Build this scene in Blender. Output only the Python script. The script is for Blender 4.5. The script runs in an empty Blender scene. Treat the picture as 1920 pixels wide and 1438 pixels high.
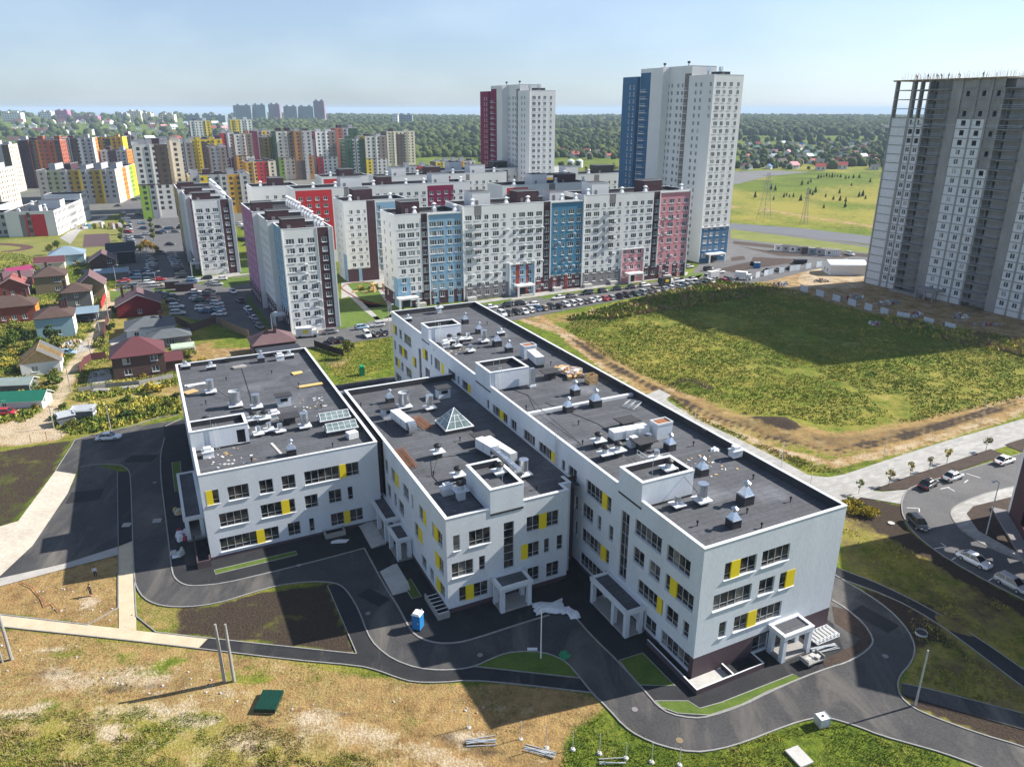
import bpy, math, random
import numpy as np
from mathutils import Vector, Matrix
random.seed(7); RNG = np.random.default_rng(11)
S = bpy.context.scene
COL = S.collection
# ---------------------------------------------------------------- camera, sky, sun
HAZE = 1.0e-4; CAMH = 60.0; FPX = 1400.0; PITCH = math.atan(515 / 1400.0)
cd = bpy.data.cameras.new("camera"); cam = bpy.data.objects.new("camera", cd); COL.objects.link(cam)
cam.location = (0, 0, CAMH); cam.rotation_euler = (math.pi / 2 - PITCH, 0, 0)
cd.sensor_width = 36; cd.lens = 36 * FPX / 1920.0; cd.clip_start = 0.5; cd.clip_end = 60000
S.camera = cam
SUN_AZ = math.radians(72); SUN_EL = math.radians(35.8)      # azimuth from +Y towards +X
wd = bpy.data.worlds.new("World"); S.world = wd; wd.use_nodes = True
nt = wd.node_tree; bg = nt.nodes["Background"]
sky = nt.nodes.new("ShaderNodeTexSky"); sky.sky_type = 'NISHITA'; sky.sun_disc = False
sky.sun_elevation = SUN_EL; sky.sun_rotation = SUN_AZ
sky.altitude = 100; sky.air_density = 1.0; sky.dust_density = 0.5; sky.ozone_density = 2.5
hs = nt.nodes.new("ShaderNodeHueSaturation"); hs.inputs["Saturation"].default_value = .58; nt.links.new(sky.outputs[0], hs.inputs["Color"])
tn = nt.nodes.new("ShaderNodeMix"); tn.data_type = 'RGBA'; tn.blend_type = 'MULTIPLY'; tn.inputs[0].default_value = 1; tn.inputs[7].default_value = (.84, .97, 1.17, 1); nt.links.new(hs.outputs[0], tn.inputs[6])
# thin high cloud
tc = nt.nodes.new("ShaderNodeTexCoord"); mp_ = nt.nodes.new("ShaderNodeMapping"); mp_.inputs["Scale"].default_value = (1.6, 1.6, 4); nz_ = nt.nodes.new("ShaderNodeTexNoise"); nz_.inputs["Scale"].default_value = 2.2; nz_.inputs["Detail"].default_value = 7
nt.links.new(tc.outputs["Generated"], mp_.inputs["Vector"]); nt.links.new(mp_.outputs[0], nz_.inputs["Vector"])
cr_ = nt.nodes.new("ShaderNodeMapRange"); cr_.inputs[1].default_value = .46; cr_.inputs[2].default_value = .8; cr_.inputs[4].default_value = .26; nt.links.new(nz_.outputs[0], cr_.inputs[0])
cm_ = nt.nodes.new("ShaderNodeMix"); cm_.data_type = 'RGBA'; cm_.inputs[7].default_value = (9.0, 9.9, 10.6, 1); nt.links.new(cr_.outputs[0], cm_.inputs[0]); nt.links.new(tn.outputs[2], cm_.inputs[6])
nt.links.new(cm_.outputs[2], bg.inputs[0]); bg.inputs[1].default_value = 0.068
sl = bpy.data.lights.new("sun", 'SUN'); so = bpy.data.objects.new("sun", sl); COL.objects.link(so)
sl.energy = 5.0; sl.angle = math.radians(0.55); sl.color = (1.0, 0.945, 0.86)
sd = Vector((math.sin(SUN_AZ) * math.cos(SUN_EL), math.cos(SUN_AZ) * math.cos(SUN_EL), math.sin(SUN_EL)))
so.rotation_euler = sd.to_track_quat('Z', 'Y').to_euler(); so.location = (200, 100, 200)
S.view_settings.view_transform = 'Standard'; S.view_settings.look = 'None'
S.view_settings.exposure = 0.95; S.view_settings.gamma = 1.0
S.cycles.max_bounces = 6; S.cycles.diffuse_bounces = 3; S.cycles.glossy_bounces = 3
S.cycles.transmission_bounces = 4; S.cycles.volume_bounces = 0; S.cycles.transparent_max_bounces = 6
S.cycles.use_denoising = True

# ---------------------------------------------------------------- surveying: photo pixel + height -> metres on the site
CP, SP = math.cos(PITCH), math.sin(PITCH)
def ray(px, py):
    a = (px - 960) / FPX; b = -(py - 719) / FPX
    return (a, CP + b * SP, -SP + b * CP)
def G(px, py, z=0.0):
    r = ray(px, py); t = (z - CAMH) / r[2]
    return Vector((r[0] * t, r[1] * t, z))
def proj(x, y, z=0):
    d = y * CP - (z - CAMH) * SP; v = y * SP + (z - CAMH) * CP
    return 960 + FPX * x / d, 719 - FPX * v / d
GRID = math.radians(26)                        # the town's street grid
EV = Vector((math.cos(GRID), math.sin(GRID), 0)); EU = Vector((-math.sin(GRID), math.cos(GRID), 0))
SCH = Vector((20.1, 67.1, 0))                  # near corner of the school
def loc_school(a, b, z=0): return SCH + EV * a + EU * b + Vector((0, 0, z))

# ---------------------------------------------------------------- materials
MATS = {}
def srgb(h):
    r = [int(h[i:i + 2], 16) / 255 for i in (0, 2, 4)]
    return tuple((c / 12.92 if c < .04045 else ((c + .055) / 1.055) ** 2.4) for c in r)
def mat(name, col, rough=0.8, var=0.12, sc=0.6, metal=0.0, bump=0.0, col2=None, spec=0.3, fine=6.0, objvar=0.0, scale3=None):
    """one procedural material: base colour broken by two sizes of noise"""
    if name in MATS: return MATS[name]
    m = bpy.data.materials.new(name); m.use_nodes = True; t = m.node_tree; N = t.nodes; Lk = t.links
    b = N["Principled BSDF"]; b.inputs["Roughness"].default_value = rough; b.inputs["Metallic"].default_value = metal
    b.inputs["Specular IOR Level"].default_value = spec
    geo = N.new("ShaderNodeNewGeometry")
    src = geo.outputs["Position"]
    if scale3:
        vm = N.new("ShaderNodeMapping"); vm.inputs["Scale"].default_value = scale3; vm.inputs["Rotation"].default_value = (0, 0, -GRID)
        Lk.new(src, vm.inputs["Vector"]); src = vm.outputs[0]
    n1 = N.new("ShaderNodeTexNoise"); n1.inputs["Scale"].default_value = sc; n1.inputs["Detail"].default_value = 5
    n2 = N.new("ShaderNodeTexNoise"); n2.inputs["Scale"].default_value = fine; n2.inputs["Detail"].default_value = 3
    Lk.new(src, n1.inputs["Vector"]); Lk.new(src, n2.inputs["Vector"])
    mx = N.new("ShaderNodeMath"); mx.operation = 'ADD'; Lk.new(n1.outputs[0], mx.inputs[0]); Lk.new(n2.outputs[0], mx.inputs[1])
    mr = N.new("ShaderNodeMapRange"); mr.inputs[1].default_value = 0.7; mr.inputs[2].default_value = 1.3
    Lk.new(mx.outputs[0], mr.inputs[0])
    mc = N.new("ShaderNodeMix"); mc.data_type = 'RGBA'
    c2 = col2 if col2 else tuple(min(1, c * (1 + var)) for c in col)
    c1 = col if col2 else tuple(c * (1 - var) for c in col)
    mc.inputs[6].default_value = (*c1, 1); mc.inputs[7].default_value = (*c2, 1)
    Lk.new(mr.outputs[0], mc.inputs[0]); out = mc.outputs[2]
    if objvar:
        oi = N.new("ShaderNodeObjectInfo"); hv = N.new("ShaderNodeHueSaturation")
        r2 = N.new("ShaderNodeMapRange"); r2.inputs[3].default_value = 1 - objvar; r2.inputs[4].default_value = 1 + objvar
        Lk.new(oi.outputs["Random"], r2.inputs[0]); Lk.new(r2.outputs[0], hv.inputs["Value"]); Lk.new(out, hv.inputs["Color"]); out = hv.outputs[0]
    Lk.new(out, b.inputs["Base Color"])
    if bump:
        bp = N.new("ShaderNodeBump"); bp.inputs["Strength"].default_value = bump; bp.inputs["Distance"].default_value = 0.15
        Lk.new(n2.outputs[0], bp.inputs["Height"]); Lk.new(bp.outputs[0], b.inputs["Normal"])
    MATS[name] = m; return m
PLASTER = mat("white_plaster", (.60, .635, .68), .92, .11, .3, bump=.05, fine=9, scale3=(1, 1, .22))
COPING = mat("white_sheet_coping", (.66, .68, .70), .45, .04, .5, spec=.5)
def bitumen():
    m = mat("bitumen_roof", (.082, .086, .096), .85, .22, .25, bump=.06, fine=2.5)
    t = m.node_tree; N = t.nodes; b = N["Principled BSDF"]; old = b.inputs["Base Color"].links[0].from_socket
    geo = N.new("ShaderNodeNewGeometry"); mp = N.new("ShaderNodeMapping"); mp.inputs["Rotation"].default_value = (0, 0, -GRID)
    t.links.new(geo.outputs["Position"], mp.inputs["Vector"])
    w = N.new("ShaderNodeTexBrick"); w.inputs["Scale"].default_value = 1.0; w.inputs["Brick Width"].default_value = 10; w.inputs["Row Height"].default_value = 1.0
    w.inputs["Mortar Size"].default_value = .035; w.inputs["Color1"].default_value = (.9, .9, .9, 1); w.inputs["Color2"].default_value = (1.12, 1.12, 1.12, 1); w.inputs["Mortar"].default_value = (.55, .55, .55, 1)
    t.links.new(mp.outputs[0], w.inputs["Vector"])
    n = N.new("ShaderNodeTexNoise"); n.inputs["Scale"].default_value = .13; n.inputs["Detail"].default_value = 6; t.links.new(geo.outputs["Position"], n.inputs["Vector"])
    mr = N.new("ShaderNodeMapRange"); mr.inputs[1].default_value = .58; mr.inputs[2].default_value = .75; mr.inputs[3].default_value = 1; mr.inputs[4].default_value = 1.9
    t.links.new(n.outputs[0], mr.inputs[0])
    mu = N.new("ShaderNodeMix"); mu.data_type = 'RGBA'; mu.blend_type = 'MULTIPLY'; mu.inputs[0].default_value = 1
    t.links.new(old, mu.inputs[6]); t.links.new(w.outputs["Color"], mu.inputs[7])
    m2 = N.new("ShaderNodeVectorMath"); m2.operation = 'SCALE'; t.links.new(mu.outputs[2], m2.inputs[0]); t.links.new(mr.outputs[0], m2.inputs["Scale"])
    t.links.new(m2.outputs[0], b.inputs["Base Color"]); return m
BITUMEN = bitumen()
BITDARK = mat("dark_bitumen_upstand", (.045, .045, .05), .8, .2, .8)
PLINTH = mat("maroon_cladding", (.085, .058, .066), .6, .12, 1.2)
YELLOW = mat("yellow_panel_paint", (.78, .60, .02), .5, .05, .7)
ALU = mat("window_frame_grey", (.42, .44, .46), .5, .08, 2)
WFRAME = mat("window_frame_white", (.75, .76, .77), .5, .05, 2)
ZINC = mat("galvanised_steel", (.62, .65, .68), .28, .15, 1.5, metal=.9, spec=.5)
ZINCD = mat("dull_galvanised_steel", (.50, .53, .55), .5, .15, 1.5, metal=.35)
WMETAL = mat("white_metal", (.72, .74, .75), .45, .07, 1.2)
BLACKM = mat("black_metal", (.018, .018, .02), .5, .2, 2)
RUST = mat("rusty_steel", (.27, .11, .045), .85, .4, 3)
CONC = mat("grey_concrete", (.30, .29, .275), .9, .14, .8, bump=.2)
CONCL = mat("light_concrete", (.46, .45, .43), .9, .12, .8)
CONCD = mat("raw_concrete", (.27, .268, .26), .92, .22, .5, scale3=(1, 1, .35))
WOOD = mat("raw_timber", (.50, .34, .17), .85, .25, 2.5)
FOIL = mat("white_sheeting", (.68, .70, .72), .6, .1, 2)
def glass(name, a, b_, rough=.06):
    m = bpy.data.materials.new(name); m.use_nodes = True; N = m.node_tree.nodes; Lk = m.node_tree.links
    p = N["Principled BSDF"]; p.inputs["Roughness"].default_value = rough; p.inputs["Specular IOR Level"].default_value = .6
    g = N.new("ShaderNodeNewGeometry"); n = N.new("ShaderNodeTexNoise"); n.inputs["Scale"].default_value = .9; n.inputs["Detail"].default_value = 2
    Lk.new(g.outputs["Position"], n.inputs["Vector"])
    mr = N.new("ShaderNodeMapRange"); mr.inputs[1].default_value = .42; mr.inputs[2].default_value = .68
    Lk.new(n.outputs[0], mr.inputs[0]); mc = N.new("ShaderNodeMix"); mc.data_type = 'RGBA'
    mc.inputs[6].default_value = (*a, 1); mc.inputs[7].default_value = (*b_, 1); Lk.new(mr.outputs[0], mc.inputs[0]); Lk.new(mc.outputs[2], p.inputs["Base Color"])
    MATS[name] = m; return m
GLASS2 = glass("curtained_window_glass", (.10, .10, .10), (.24, .22, .19), .15)
CGLASS = glass("curtained_flat_glass", (.28, .30, .31), (.45, .44, .41), .2)
GLASS = glass("dark_window_glass", (.010, .012, .016), (.095, .078, .062))
AGLASS = glass("flat_window_glass", (.035, .045, .055), (.14, .17, .19), .12)
FGLASS = glass("far_window_glass", (.02, .022, .028), (.07, .075, .08), .15)
SKYGL = glass("skylight_glass", (.12, .17, .17), (.22, .28, .27), .08)

# ---------------------------------------------------------------- mesh helpers
class MB:
    def __init__(s): s.v = []; s.f = []; s.m = []; s.mats = []
    def mi(s, m):
        if m not in s.mats: s.mats.append(m)
        return s.mats.index(m)
    def poly(s, pts, m):
        n = len(s.v); s.v += [tuple(p) for p in pts]; s.f.append(tuple(range(n, n + len(pts)))); s.m.append(s.mi(m))
    def box(s, x0, y0, z0, x1, y1, z1, m, top=None, bottom=True):
        n = len(s.v)
        s.v += [(x0, y0, z0), (x1, y0, z0), (x1, y1, z0), (x0, y1, z0), (x0, y0, z1), (x1, y0, z1), (x1, y1, z1), (x0, y1, z1)]
        k = s.mi(m); kt = s.mi(top) if top else k
        F = [((0, 1, 5, 4), k), ((1, 2, 6, 5), k), ((2, 3, 7, 6), k), ((3, 0, 4, 7), k), ((4, 5, 6, 7), kt)]
        if bottom: F.append(((3, 2, 1, 0), k))
        for f, q in F: s.f.append(tuple(n + i for i in f)); s.m.append(q)
    def rbox(s, cx, cy, z0, z1, lx, ly, a, m, top=None, tx=1.0, ty=1.0):
        c, q = math.cos(a), math.sin(a); n = len(s.v)
        for z, kx, ky in ((z0, 1, 1), (z1, tx, ty)):
            for sx, sy in ((-1, -1), (1, -1), (1, 1), (-1, 1)):
                x, y = sx * lx / 2 * kx, sy * ly / 2 * ky
                s.v.append((cx + x * c - y * q, cy + x * q + y * c, z))
        k = s.mi(m); kt = s.mi(top) if top else k
        for f, w in (((0, 1, 5, 4), k), ((1, 2, 6, 5), k), ((2, 3, 7, 6), k), ((3, 0, 4, 7), k), ((4, 5, 6, 7), kt), ((3, 2, 1, 0), k)):
            s.f.append(tuple(n + i for i in f)); s.m.append(w)
    def cyl(s, x, y, z0, z1, r0, r1, n, m, cap=True):
        b = len(s.v); k = s.mi(m)
        for z, r in ((z0, r0), (z1, r1)):
            for i in range(n): a = 2 * math.pi * i / n; s.v.append((x + r * math.cos(a), y + r * math.sin(a), z))
        for i in range(n): j = (i + 1) % n; s.f.append((b + i, b + j, b + n + j, b + n + i)); s.m.append(k)
        if cap:
            s.f.append(tuple(b + n + i for i in range(n))); s.m.append(k)
            s.f.append(tuple(b + n - 1 - i for i in range(n))); s.m.append(k)
    def tube(s, p, q, r, m, n=5, r2=None):
        p, q = Vector(p), Vector(q); d = (q - p)
        if d.length < 1e-6: return
        d.normalize(); u = d.orthogonal().normalized(); w = d.cross(u); b = len(s.v); k = s.mi(m)
        for c, rr in ((p, r), (q, r if r2 is None else r2)):
            for i in range(n):
                a = 2 * math.pi * i / n; s.v.append(tuple(c + u * (rr * math.cos(a)) + w * (rr * math.sin(a))))
        for i in range(n): j = (i + 1) % n; s.f.append((b + i, b + j, b + n + j, b + n + i)); s.m.append(k)
        s.f.append(tuple(b + n + i for i in range(n))); s.m.append(k); s.f.append(tuple(b + n - 1 - i for i in range(n))); s.m.append(k)
    def prism(s, pts, z0, z1, m, top=None):
        n = len(pts); b = len(s.v); k = s.mi(m); kt = s.mi(top) if top else k
        area = sum(pts[i][0] * pts[(i + 1) % n][1] - pts[(i + 1) % n][0] * pts[i][1] for i in range(n))
        if area < 0: pts = pts[::-1]
        for z in (z0, z1): s.v += [(p[0], p[1], z) for p in pts]
        for i in range(n): j = (i + 1) % n; s.f.append((b + i, b + j, b + n + j, b + n + i)); s.m.append(k)
        s.f.append(tuple(b + n + i for i in range(n))); s.m.append(kt)
        s.f.append(tuple(b + n - 1 - i for i in range(n))); s.m.append(k)
    def mesh(s, name):
        me = bpy.data.meshes.new(name); me.from_pydata(s.v, [], s.f)
        for m in s.mats: me.materials.append(m)
        me.polygons.foreach_set("material_index", s.m); me.update(); return me
    def build(s, name, parent=None, loc=(0, 0, 0), rz=0.0, smooth=False):
        me = s.mesh(name)
        if smooth: me.polygons.foreach_set("use_smooth", [True] * len(me.polygons))
        return link(name, me, parent, loc, rz)
def link(name, me, parent=None, loc=(0, 0, 0), rz=0.0):
    o = bpy.data.objects.new(name, me); COL.objects.link(o)
    o.location = loc
    if rz: o.rotation_euler = (0, 0, rz)
    if parent: o.parent = parent
    return o
def tag(o, label=None, cat=None, group=None, kind=None):
    if label: o["label"] = label
    if cat: o["category"] = cat
    if group: o["group"] = group
    if kind: o["kind"] = kind
    return o
def thing(name, label, cat, loc=(0, 0, 0), rz=0.0, group=None):
    o = bpy.data.objects.new(name, None); COL.objects.link(o); o.location = loc; o.rotation_euler = (0, 0, rz)
    o.empty_display_size = .3
    return tag(o, label, cat, group)
def copy_tree(root, loc, rz, label=None, group=None, depth=True, parent=None):
    r = root.copy(); COL.objects.link(r); r.location = loc; r.rotation_euler = (0, 0, rz); r.parent = parent
    if label: r["label"] = label
    if group: r["group"] = group
    def rec(src, dst):
        for ch in list(src.children):
            c = ch.copy(); COL.objects.link(c); c.parent = dst; rec(ch, c)
    if depth: rec(root, r)
    return r
WORDS = "first second third fourth fifth sixth seventh eighth ninth tenth eleventh twelfth thirteenth fourteenth fifteenth sixteenth seventeenth eighteenth nineteenth twentieth".split()
TENS = {20: "twenty", 30: "thirty", 40: "forty", 50: "fifty", 60: "sixty", 70: "seventy", 80: "eighty", 90: "ninety"}
def ordinal(n):
    if n <= 20: return WORDS[n - 1]
    t, u = n // 10 * 10, n % 10
    return (TENS[t] + "-" + WORDS[u - 1]) if u else TENS[t][:-1] + "ieth"
def sheet(name, pts, z, m, kind="structure", label=None):
    """a flat ground sheet from world points"""
    mb = MB(); mb.poly([(p[0], p[1], z) for p in pts], m); o = mb.build(name)
    bmt = o.data; n = bmt.polygons[0].normal
    if n.z < 0: bmt.flip_normals()
    tag(o, kind=kind)
    return o
def gp(pts): return [G(x, y) for x, y in pts]
def smooth_line(pts, it=2):
    for _ in range(it):
        q = [pts[0]]
        for a, b in zip(pts, pts[1:]): q += [a * .75 + b * .25, a * .25 + b * .75]
        q.append(pts[-1]); pts = q
    return pts
def kerb(name, pts, m=None, w=.22, h=.13, z=0.0, sm=1, parent=None):
    pts = smooth_line([Vector((p[0], p[1], 0)) for p in pts], sm); mb = MB(); m = m or KERBM; w *= .72; h *= .8
    L = []
    for i, p in enumerate(pts):
        d = (pts[min(i + 1, len(pts) - 1)] - pts[max(i - 1, 0)]).normalized(); n = Vector((-d.y, d.x, 0)) * (w / 2); L.append((p + n, p - n))
    for (a, b), (c, e) in zip(L, L[1:]):
        for q in (((*a.xy, z + h), (*b.xy, z + h), (*e.xy, z + h), (*c.xy, z + h)), ((*a.xy, z), (*a.xy, z + h), (*c.xy, z + h), (*c.xy, z)), ((*b.xy, z + h), (*b.xy, z), (*e.xy, z), (*e.xy, z + h))):
            mb.poly(q[::-1], m)
    return tag(mb.build(name), kind="structure")

# ---------------------------------------------------------------- walls with real openings
def facade(mb, P0, P1, z0, z1, holes, wall, bands=(), reveal=.22, rm=None):
    """grid of wall faces from P0 to P1, skipping holes (s0,s1,za,zb); outward is to the right of P0->P1"""
    P0 = Vector((P0[0], P0[1], 0)); P1 = Vector((P1[0], P1[1], 0)); L = (P1 - P0).length; d = (P1 - P0) / L; inn = Vector((-d.y, d.x, 0))
    xs = sorted({0, L} | {min(max(v, 0), L) for h in holes for v in h[:2]} | {v for b in bands for v in b[:2] if 0 < v < L})
    zs = sorted({z0, z1} | {min(max(v, z0), z1) for h in holes for v in h[2:4]} | {v for b in bands for v in b[2:4] if z0 < v < z1})
    xs = [x for i, x in enumerate(xs) if i == 0 or x - xs[i - 1] > 1e-4]; zs = [z for i, z in enumerate(zs) if i == 0 or z - zs[i - 1] > 1e-4]
    X = np.array(xs); Z = np.array(zs); cx = (X[1:] + X[:-1]) / 2; cz = (Z[1:] + Z[:-1]) / 2
    k = np.full((len(cx), len(cz)), mb.mi(wall))
    for b in bands:
        k[np.ix_((cx > b[0]) & (cx < b[1]), (cz > b[2]) & (cz < b[3]))] = mb.mi(b[4])
    for h in holes: k[np.ix_((cx > h[0]) & (cx < h[1]), (cz > h[2]) & (cz < h[3]))] = -1
    idx = {}
    def V(i, j):
        if (i, j) not in idx:
            p = P0 + d * xs[i]; idx[(i, j)] = len(mb.v); mb.v.append((p.x, p.y, zs[j]))
        return idx[(i, j)]
    for i in range(len(cx)):
        j = 0
        while j < len(cz):
            if k[i, j] < 0: j += 1; continue
            j2 = j
            mb.f.append((V(i, j), V(i + 1, j), V(i + 1, j2 + 1), V(i, j2 + 1))); mb.m.append(int(k[i, j])); j = j2 + 1
    if reveal:
        for h in holes:
            a = P0 + d * h[0]; b = P0 + d * h[1]; r = inn * reveal; w = rm or wall
            for q in (((a, h[2]), (a + r, h[2]), (a + r, h[3]), (a, h[3])), ((b + r, h[2]), (b, h[2]), (b, h[3]), (b + r, h[3])),
                      ((a, h[2]), (b, h[2]), (b + r, h[2]), (a + r, h[2])), ((a + r, h[3]), (b + r, h[3]), (b, h[3]), (a, h[3]))):
                mb.poly([(p.x, p.y, z) for p, z in q], w)
# ================================================================ SCHOOL
school = thing("school_building", "white school building with yellow window panels and dark flat roofs in the foreground", "school", SCH, GRID)
_wc = {}
def school_window(parent, P0, ang, s0, s1, z0, z1, yel=()):
    w, h = round(s1 - s0, 2), round(z1 - z0, 2); key = (w, h, tuple(yel))
    d = Vector((math.cos(ang), math.sin(ang), 0)); p = Vector((P0[0], P0[1], 0)) + d * s0; p.z = z0
    if key not in _wc:
        F = MB(); Gm = MB(); t = .07; y0, y1 = .14, .22
        F.box(0, y0, 0, w, y1, t, ALU); F.box(0, y0, h - t, w, y1, h, ALU); F.box(0, y0, t, t, y1, h - t, ALU); F.box(w - t, y0, t, w, y1, h - t, ALU)
        n = max(1, round(w / 1.0))
        for i in range(1, n): x = w * i / n; F.box(x - t / 2, y0, t, x + t / 2, y1, h - t, ALU)
        zz = [h * .3] if h < 4 else [h * k / 6 for k in range(1, 6)]
        for z in zz: F.box(t, y0 + .012, z - .03, w - t, y1 - .012, z + .03, ALU)
        Gm.box(.01, .185, .01, w - .01, .2, h - .01, GLASS)
        sl_ = MB(); sl_.box(-.05, -.13, -.07, w + .05, .14, -.005, COPING)
        ys = []
        for a, b in yel: q = MB(); q.box(a, -.03, -.02, b, .13, h + .02, YELLOW); ys.append(q.mesh("yellow_panel"))
        G2 = MB(); nn = max(1, round(w / 1.0))
        for i in range(nn): G2.box(w * i / nn + .01, .185, .01, w * (i + 1) / nn - .01, .2, h - .01, GLASS2 if (i * 7 + int(w * 10)) % 3 == 0 else GLASS)
        _wc[key] = (F.mesh("window"), (Gm.mesh("pane"), G2.mesh("pane")), sl_.mesh("sill"), ys)
    f, g, sl2, ys = _wc[key]
    o = link("window", f, parent, p, ang); link("pane", g[1 if random.random() < .4 else 0], o); link("sill", sl2, o)
    for y in ys: link("yellow_panel", y, o)
def school_side(mb, P0, P1, z1, wins, bands=(), z0=0.0, wall=PLASTER):
    L = math.hypot(P1[0] - P0[0], P1[1] - P0[1]); ang = math.atan2(P1[1] - P0[1], P1[0] - P0[0])
    facade(mb, P0, P1, z0, z1, [w[:4] for w in wins], wall, bands)
    for w in wins:
        yel = tuple((round(a - w[0], 2), round(b - w[0], 2)) for a, b in w[4:])
        school_window(school, P0, ang, *w[:4], yel)
def coping_ring(x0, y0, x1, y1, h, roofz, wd_=.36, skip=()):
    mb = MB(); o = .06; t = h + .07
    mb.box(x0 - o, y0 - o, h, x1 + o, y0 + wd_, t, COPING); mb.box(x0 - o, y1 - wd_, h, x1 + o, y1 + o, t, COPING)
    mb.box(x0 - o, y0 + wd_, h, x0 + wd_, y1 - wd_, t, COPING); mb.box(x1 - wd_, y0 + wd_, h, x1 + o, y1 - wd_, t, COPING)
    mb.build("parapet_coping", school)
    mb = MB(); a, b, c, d = x0 + wd_ - .02, y0 + wd_ - .02, x1 - wd_ + .02, y1 - wd_ + .02
    for q in (((a, b), (a, d)), ((a, d), (c, d)), ((c, d), (c, b)), ((c, b), (a, b))):
        mb.poly([(*q[0], roofz), (*q[1], roofz), (*q[1], h), (*q[0], h)], BITDARK)
    mb.poly([(a, b, roofz), (c, b, roofz), (c, d, roofz), (a, d, roofz)], BITUMEN); mb.build("roof", school)
R1, R2, R3_, R4_ = (12.1, 14.2), (8.35, 10.45), (4.55, 6.6), (.75, 2.75)
def rw(lst, L, r):
    """west side windows listed by distance b from the near end -> s along far-to-near direction"""
    out = []
    for w in lst:
        e = [(L - y1, L - y0) for y0, y1 in w[2:]]; out.append((L - w[1], L - w[0], r[0], r[1], *e))
    return out
# wing C
LC = 108.3; CW = []
CW += rw([(7, 12.2), (1.9, 6.0), (17.4, 23.4, (18.4, 19.5)), (25.9, 28.1), (29.1, 30), (31.9, 36.8, (31.9, 33)), (38.1, 41.8), (44.3, 46.2), (47.5, 53.2, (49, 50.4)), (54.6, 55.5), (62.4, 66.4, (62.4, 63.7)),
          (67.8, 68.6), (69.7, 73.2), (75.5, 77, (75.5, 77)), (77.8, 80.7), (82, 82.8), (84.6, 87.5, (86.2, 87.5)), (94.9, 99.6), (101.3, 103.1), (104.6, 107.6, (106.3, 107.6))], LC, R1)
CW += rw([(10, 12.2), (6.9, 9), (.9, 5.9, (3.8, 5)), (21.5, 24.2), (19.5, 20.4), (16.7, 17.7), (25.4, 26.2), (106.2, 107.4), (98, 104, (100.3, 101.5)), (92, 94.4, (93.2, 94.4)), (77.8, 80.7), (83.8, 86.4)], LC, R2)
CW += rw([(5.9, 10.9, (6.1, 7)), (3.1, 5.3), (1.2, 2.2), (17.3, 24.1, (18.1, 19.3)), (25.3, 26), (103.8, 107.4, (103.9, 105.1)), (101.2, 102.9), (95.7, 99.4), (80, 83)], LC, R3_)
CW += rw([(.7, 5.8), (6.8, 9), (18.3, 24.3), (103.4, 107.4)], LC, R4_)
CW += rw([(13.4, 15.1)], LC, (4.5, 13.9)) + rw([(88.7, 90.3)], LC, (3.0, 13.4))
CS = [(3.1, 7.6, 12.1, 14.25, (4.0, 5.25)), (8.4, 12.5, 12.1, 14.25), (2.0, 7.4, 8.35, 10.5), (8.5, 10.8, 8.35, 10.45), (11.6, 13.9, 8.2, 10.45, (12.6, 13.9)),
      (3.25, 4.3, 4.45, 6.5), (5.4, 12.5, 4.45, 6.55, (7.4, 8.7)), (8.7, 11.0, .4, 2.55)]
mb = MB()
school_side(mb, (0, LC), (0, 0), 16.9, CW, [(0, LC, 0, .6, PLINTH), (LC - 1.0, LC, 0, 2.85, PLINTH)])
school_side(mb, (0, 0), (20.8, 0), 16.9, CS, [(0, 20.8, 0, 2.85, PLINTH)])
CE = []
for z in (R1, R2, R3_, R4_):
    b = 3.0
    while b < 102: w = random.choice((1, 2.4, 3.4, 5.2)); CE.append((b, b + w, z[0], z[1])); b += w + random.choice((1.6, 2.6, 3.6, 6))
E_keep = CE[:24]
school_side(mb, (20.8, 0), (20.8, LC), 16.9, E_keep, [(0, LC, 0, .6, PLINTH)])
school_side(mb, (20.8, LC), (0, LC), 16.9, [])
mb.build("wall", school)
coping_ring(0, 0, 20.8, LC, 16.9, 15.85)
# wing A
AX0, AX1, AY0, AY1 = -46.0, -21.1, 48.5, 100.5
AS = [(.6, 2.25, 8.7, 10.85, (.6, 1.45)), (3.4, 6.2, 8.7, 10.85), (7.6, 9.5, 8.7, 10.85), (10.7, 12.6, 8.7, 10.85), (13.9, 21.9, 8.7, 10.85, (19.0, 19.95)),
      (1.8, 5.7, 4.85, 7), (7.4, 12.2, 4.85, 7, (10.3, 11.4)), (13.6, 15.5, 4.85, 7), (17.1, 19, 4.85, 7), (19.95, 20.75, 4.85, 7),
      (1.4, 9.5, 1.0, 3.15, (6.4, 7.5)), (10.8, 12.6, 1.0, 3.15), (13.9, 14.65, 1, 3.15), (17.1, 22, 1, 3.1, (19.1, 20))]
mb = MB()
AWw = [(4, 7, 8.7, 10.85), (12, 17, 8.7, 10.85), (22, 24, 8.7, 10.85), (30, 34, 8.7, 10.85), (41, 47, 8.7, 10.85), (5, 10, 4.85, 7), (16, 20, 4.85, 7), (28, 34, 4.85, 7), (44, 48, 4.85, 7)]
school_side(mb, (AX0, AY1), (AX0, AY0), 13.4, AWw, [(0, 52, 0, .5, PLINTH)])
school_side(mb, (AX0, AY0), (AX1, AY0), 13.4, AS, [(0, 24.9, 0, .5, PLINTH)])
school_side(mb, (AX1, AY0), (AX1, AY1), 13.4, [])
school_side(mb, (AX1, AY1), (AX0, AY1), 13.4, [(3, 7, 8.7, 10.85), (10, 15, 8.7, 10.85), (18, 22, 4.85, 7)])
mb.build("wall", school)
coping_ring(AX0, AY0, AX1, AY1, 13.4, 12.6)
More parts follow.
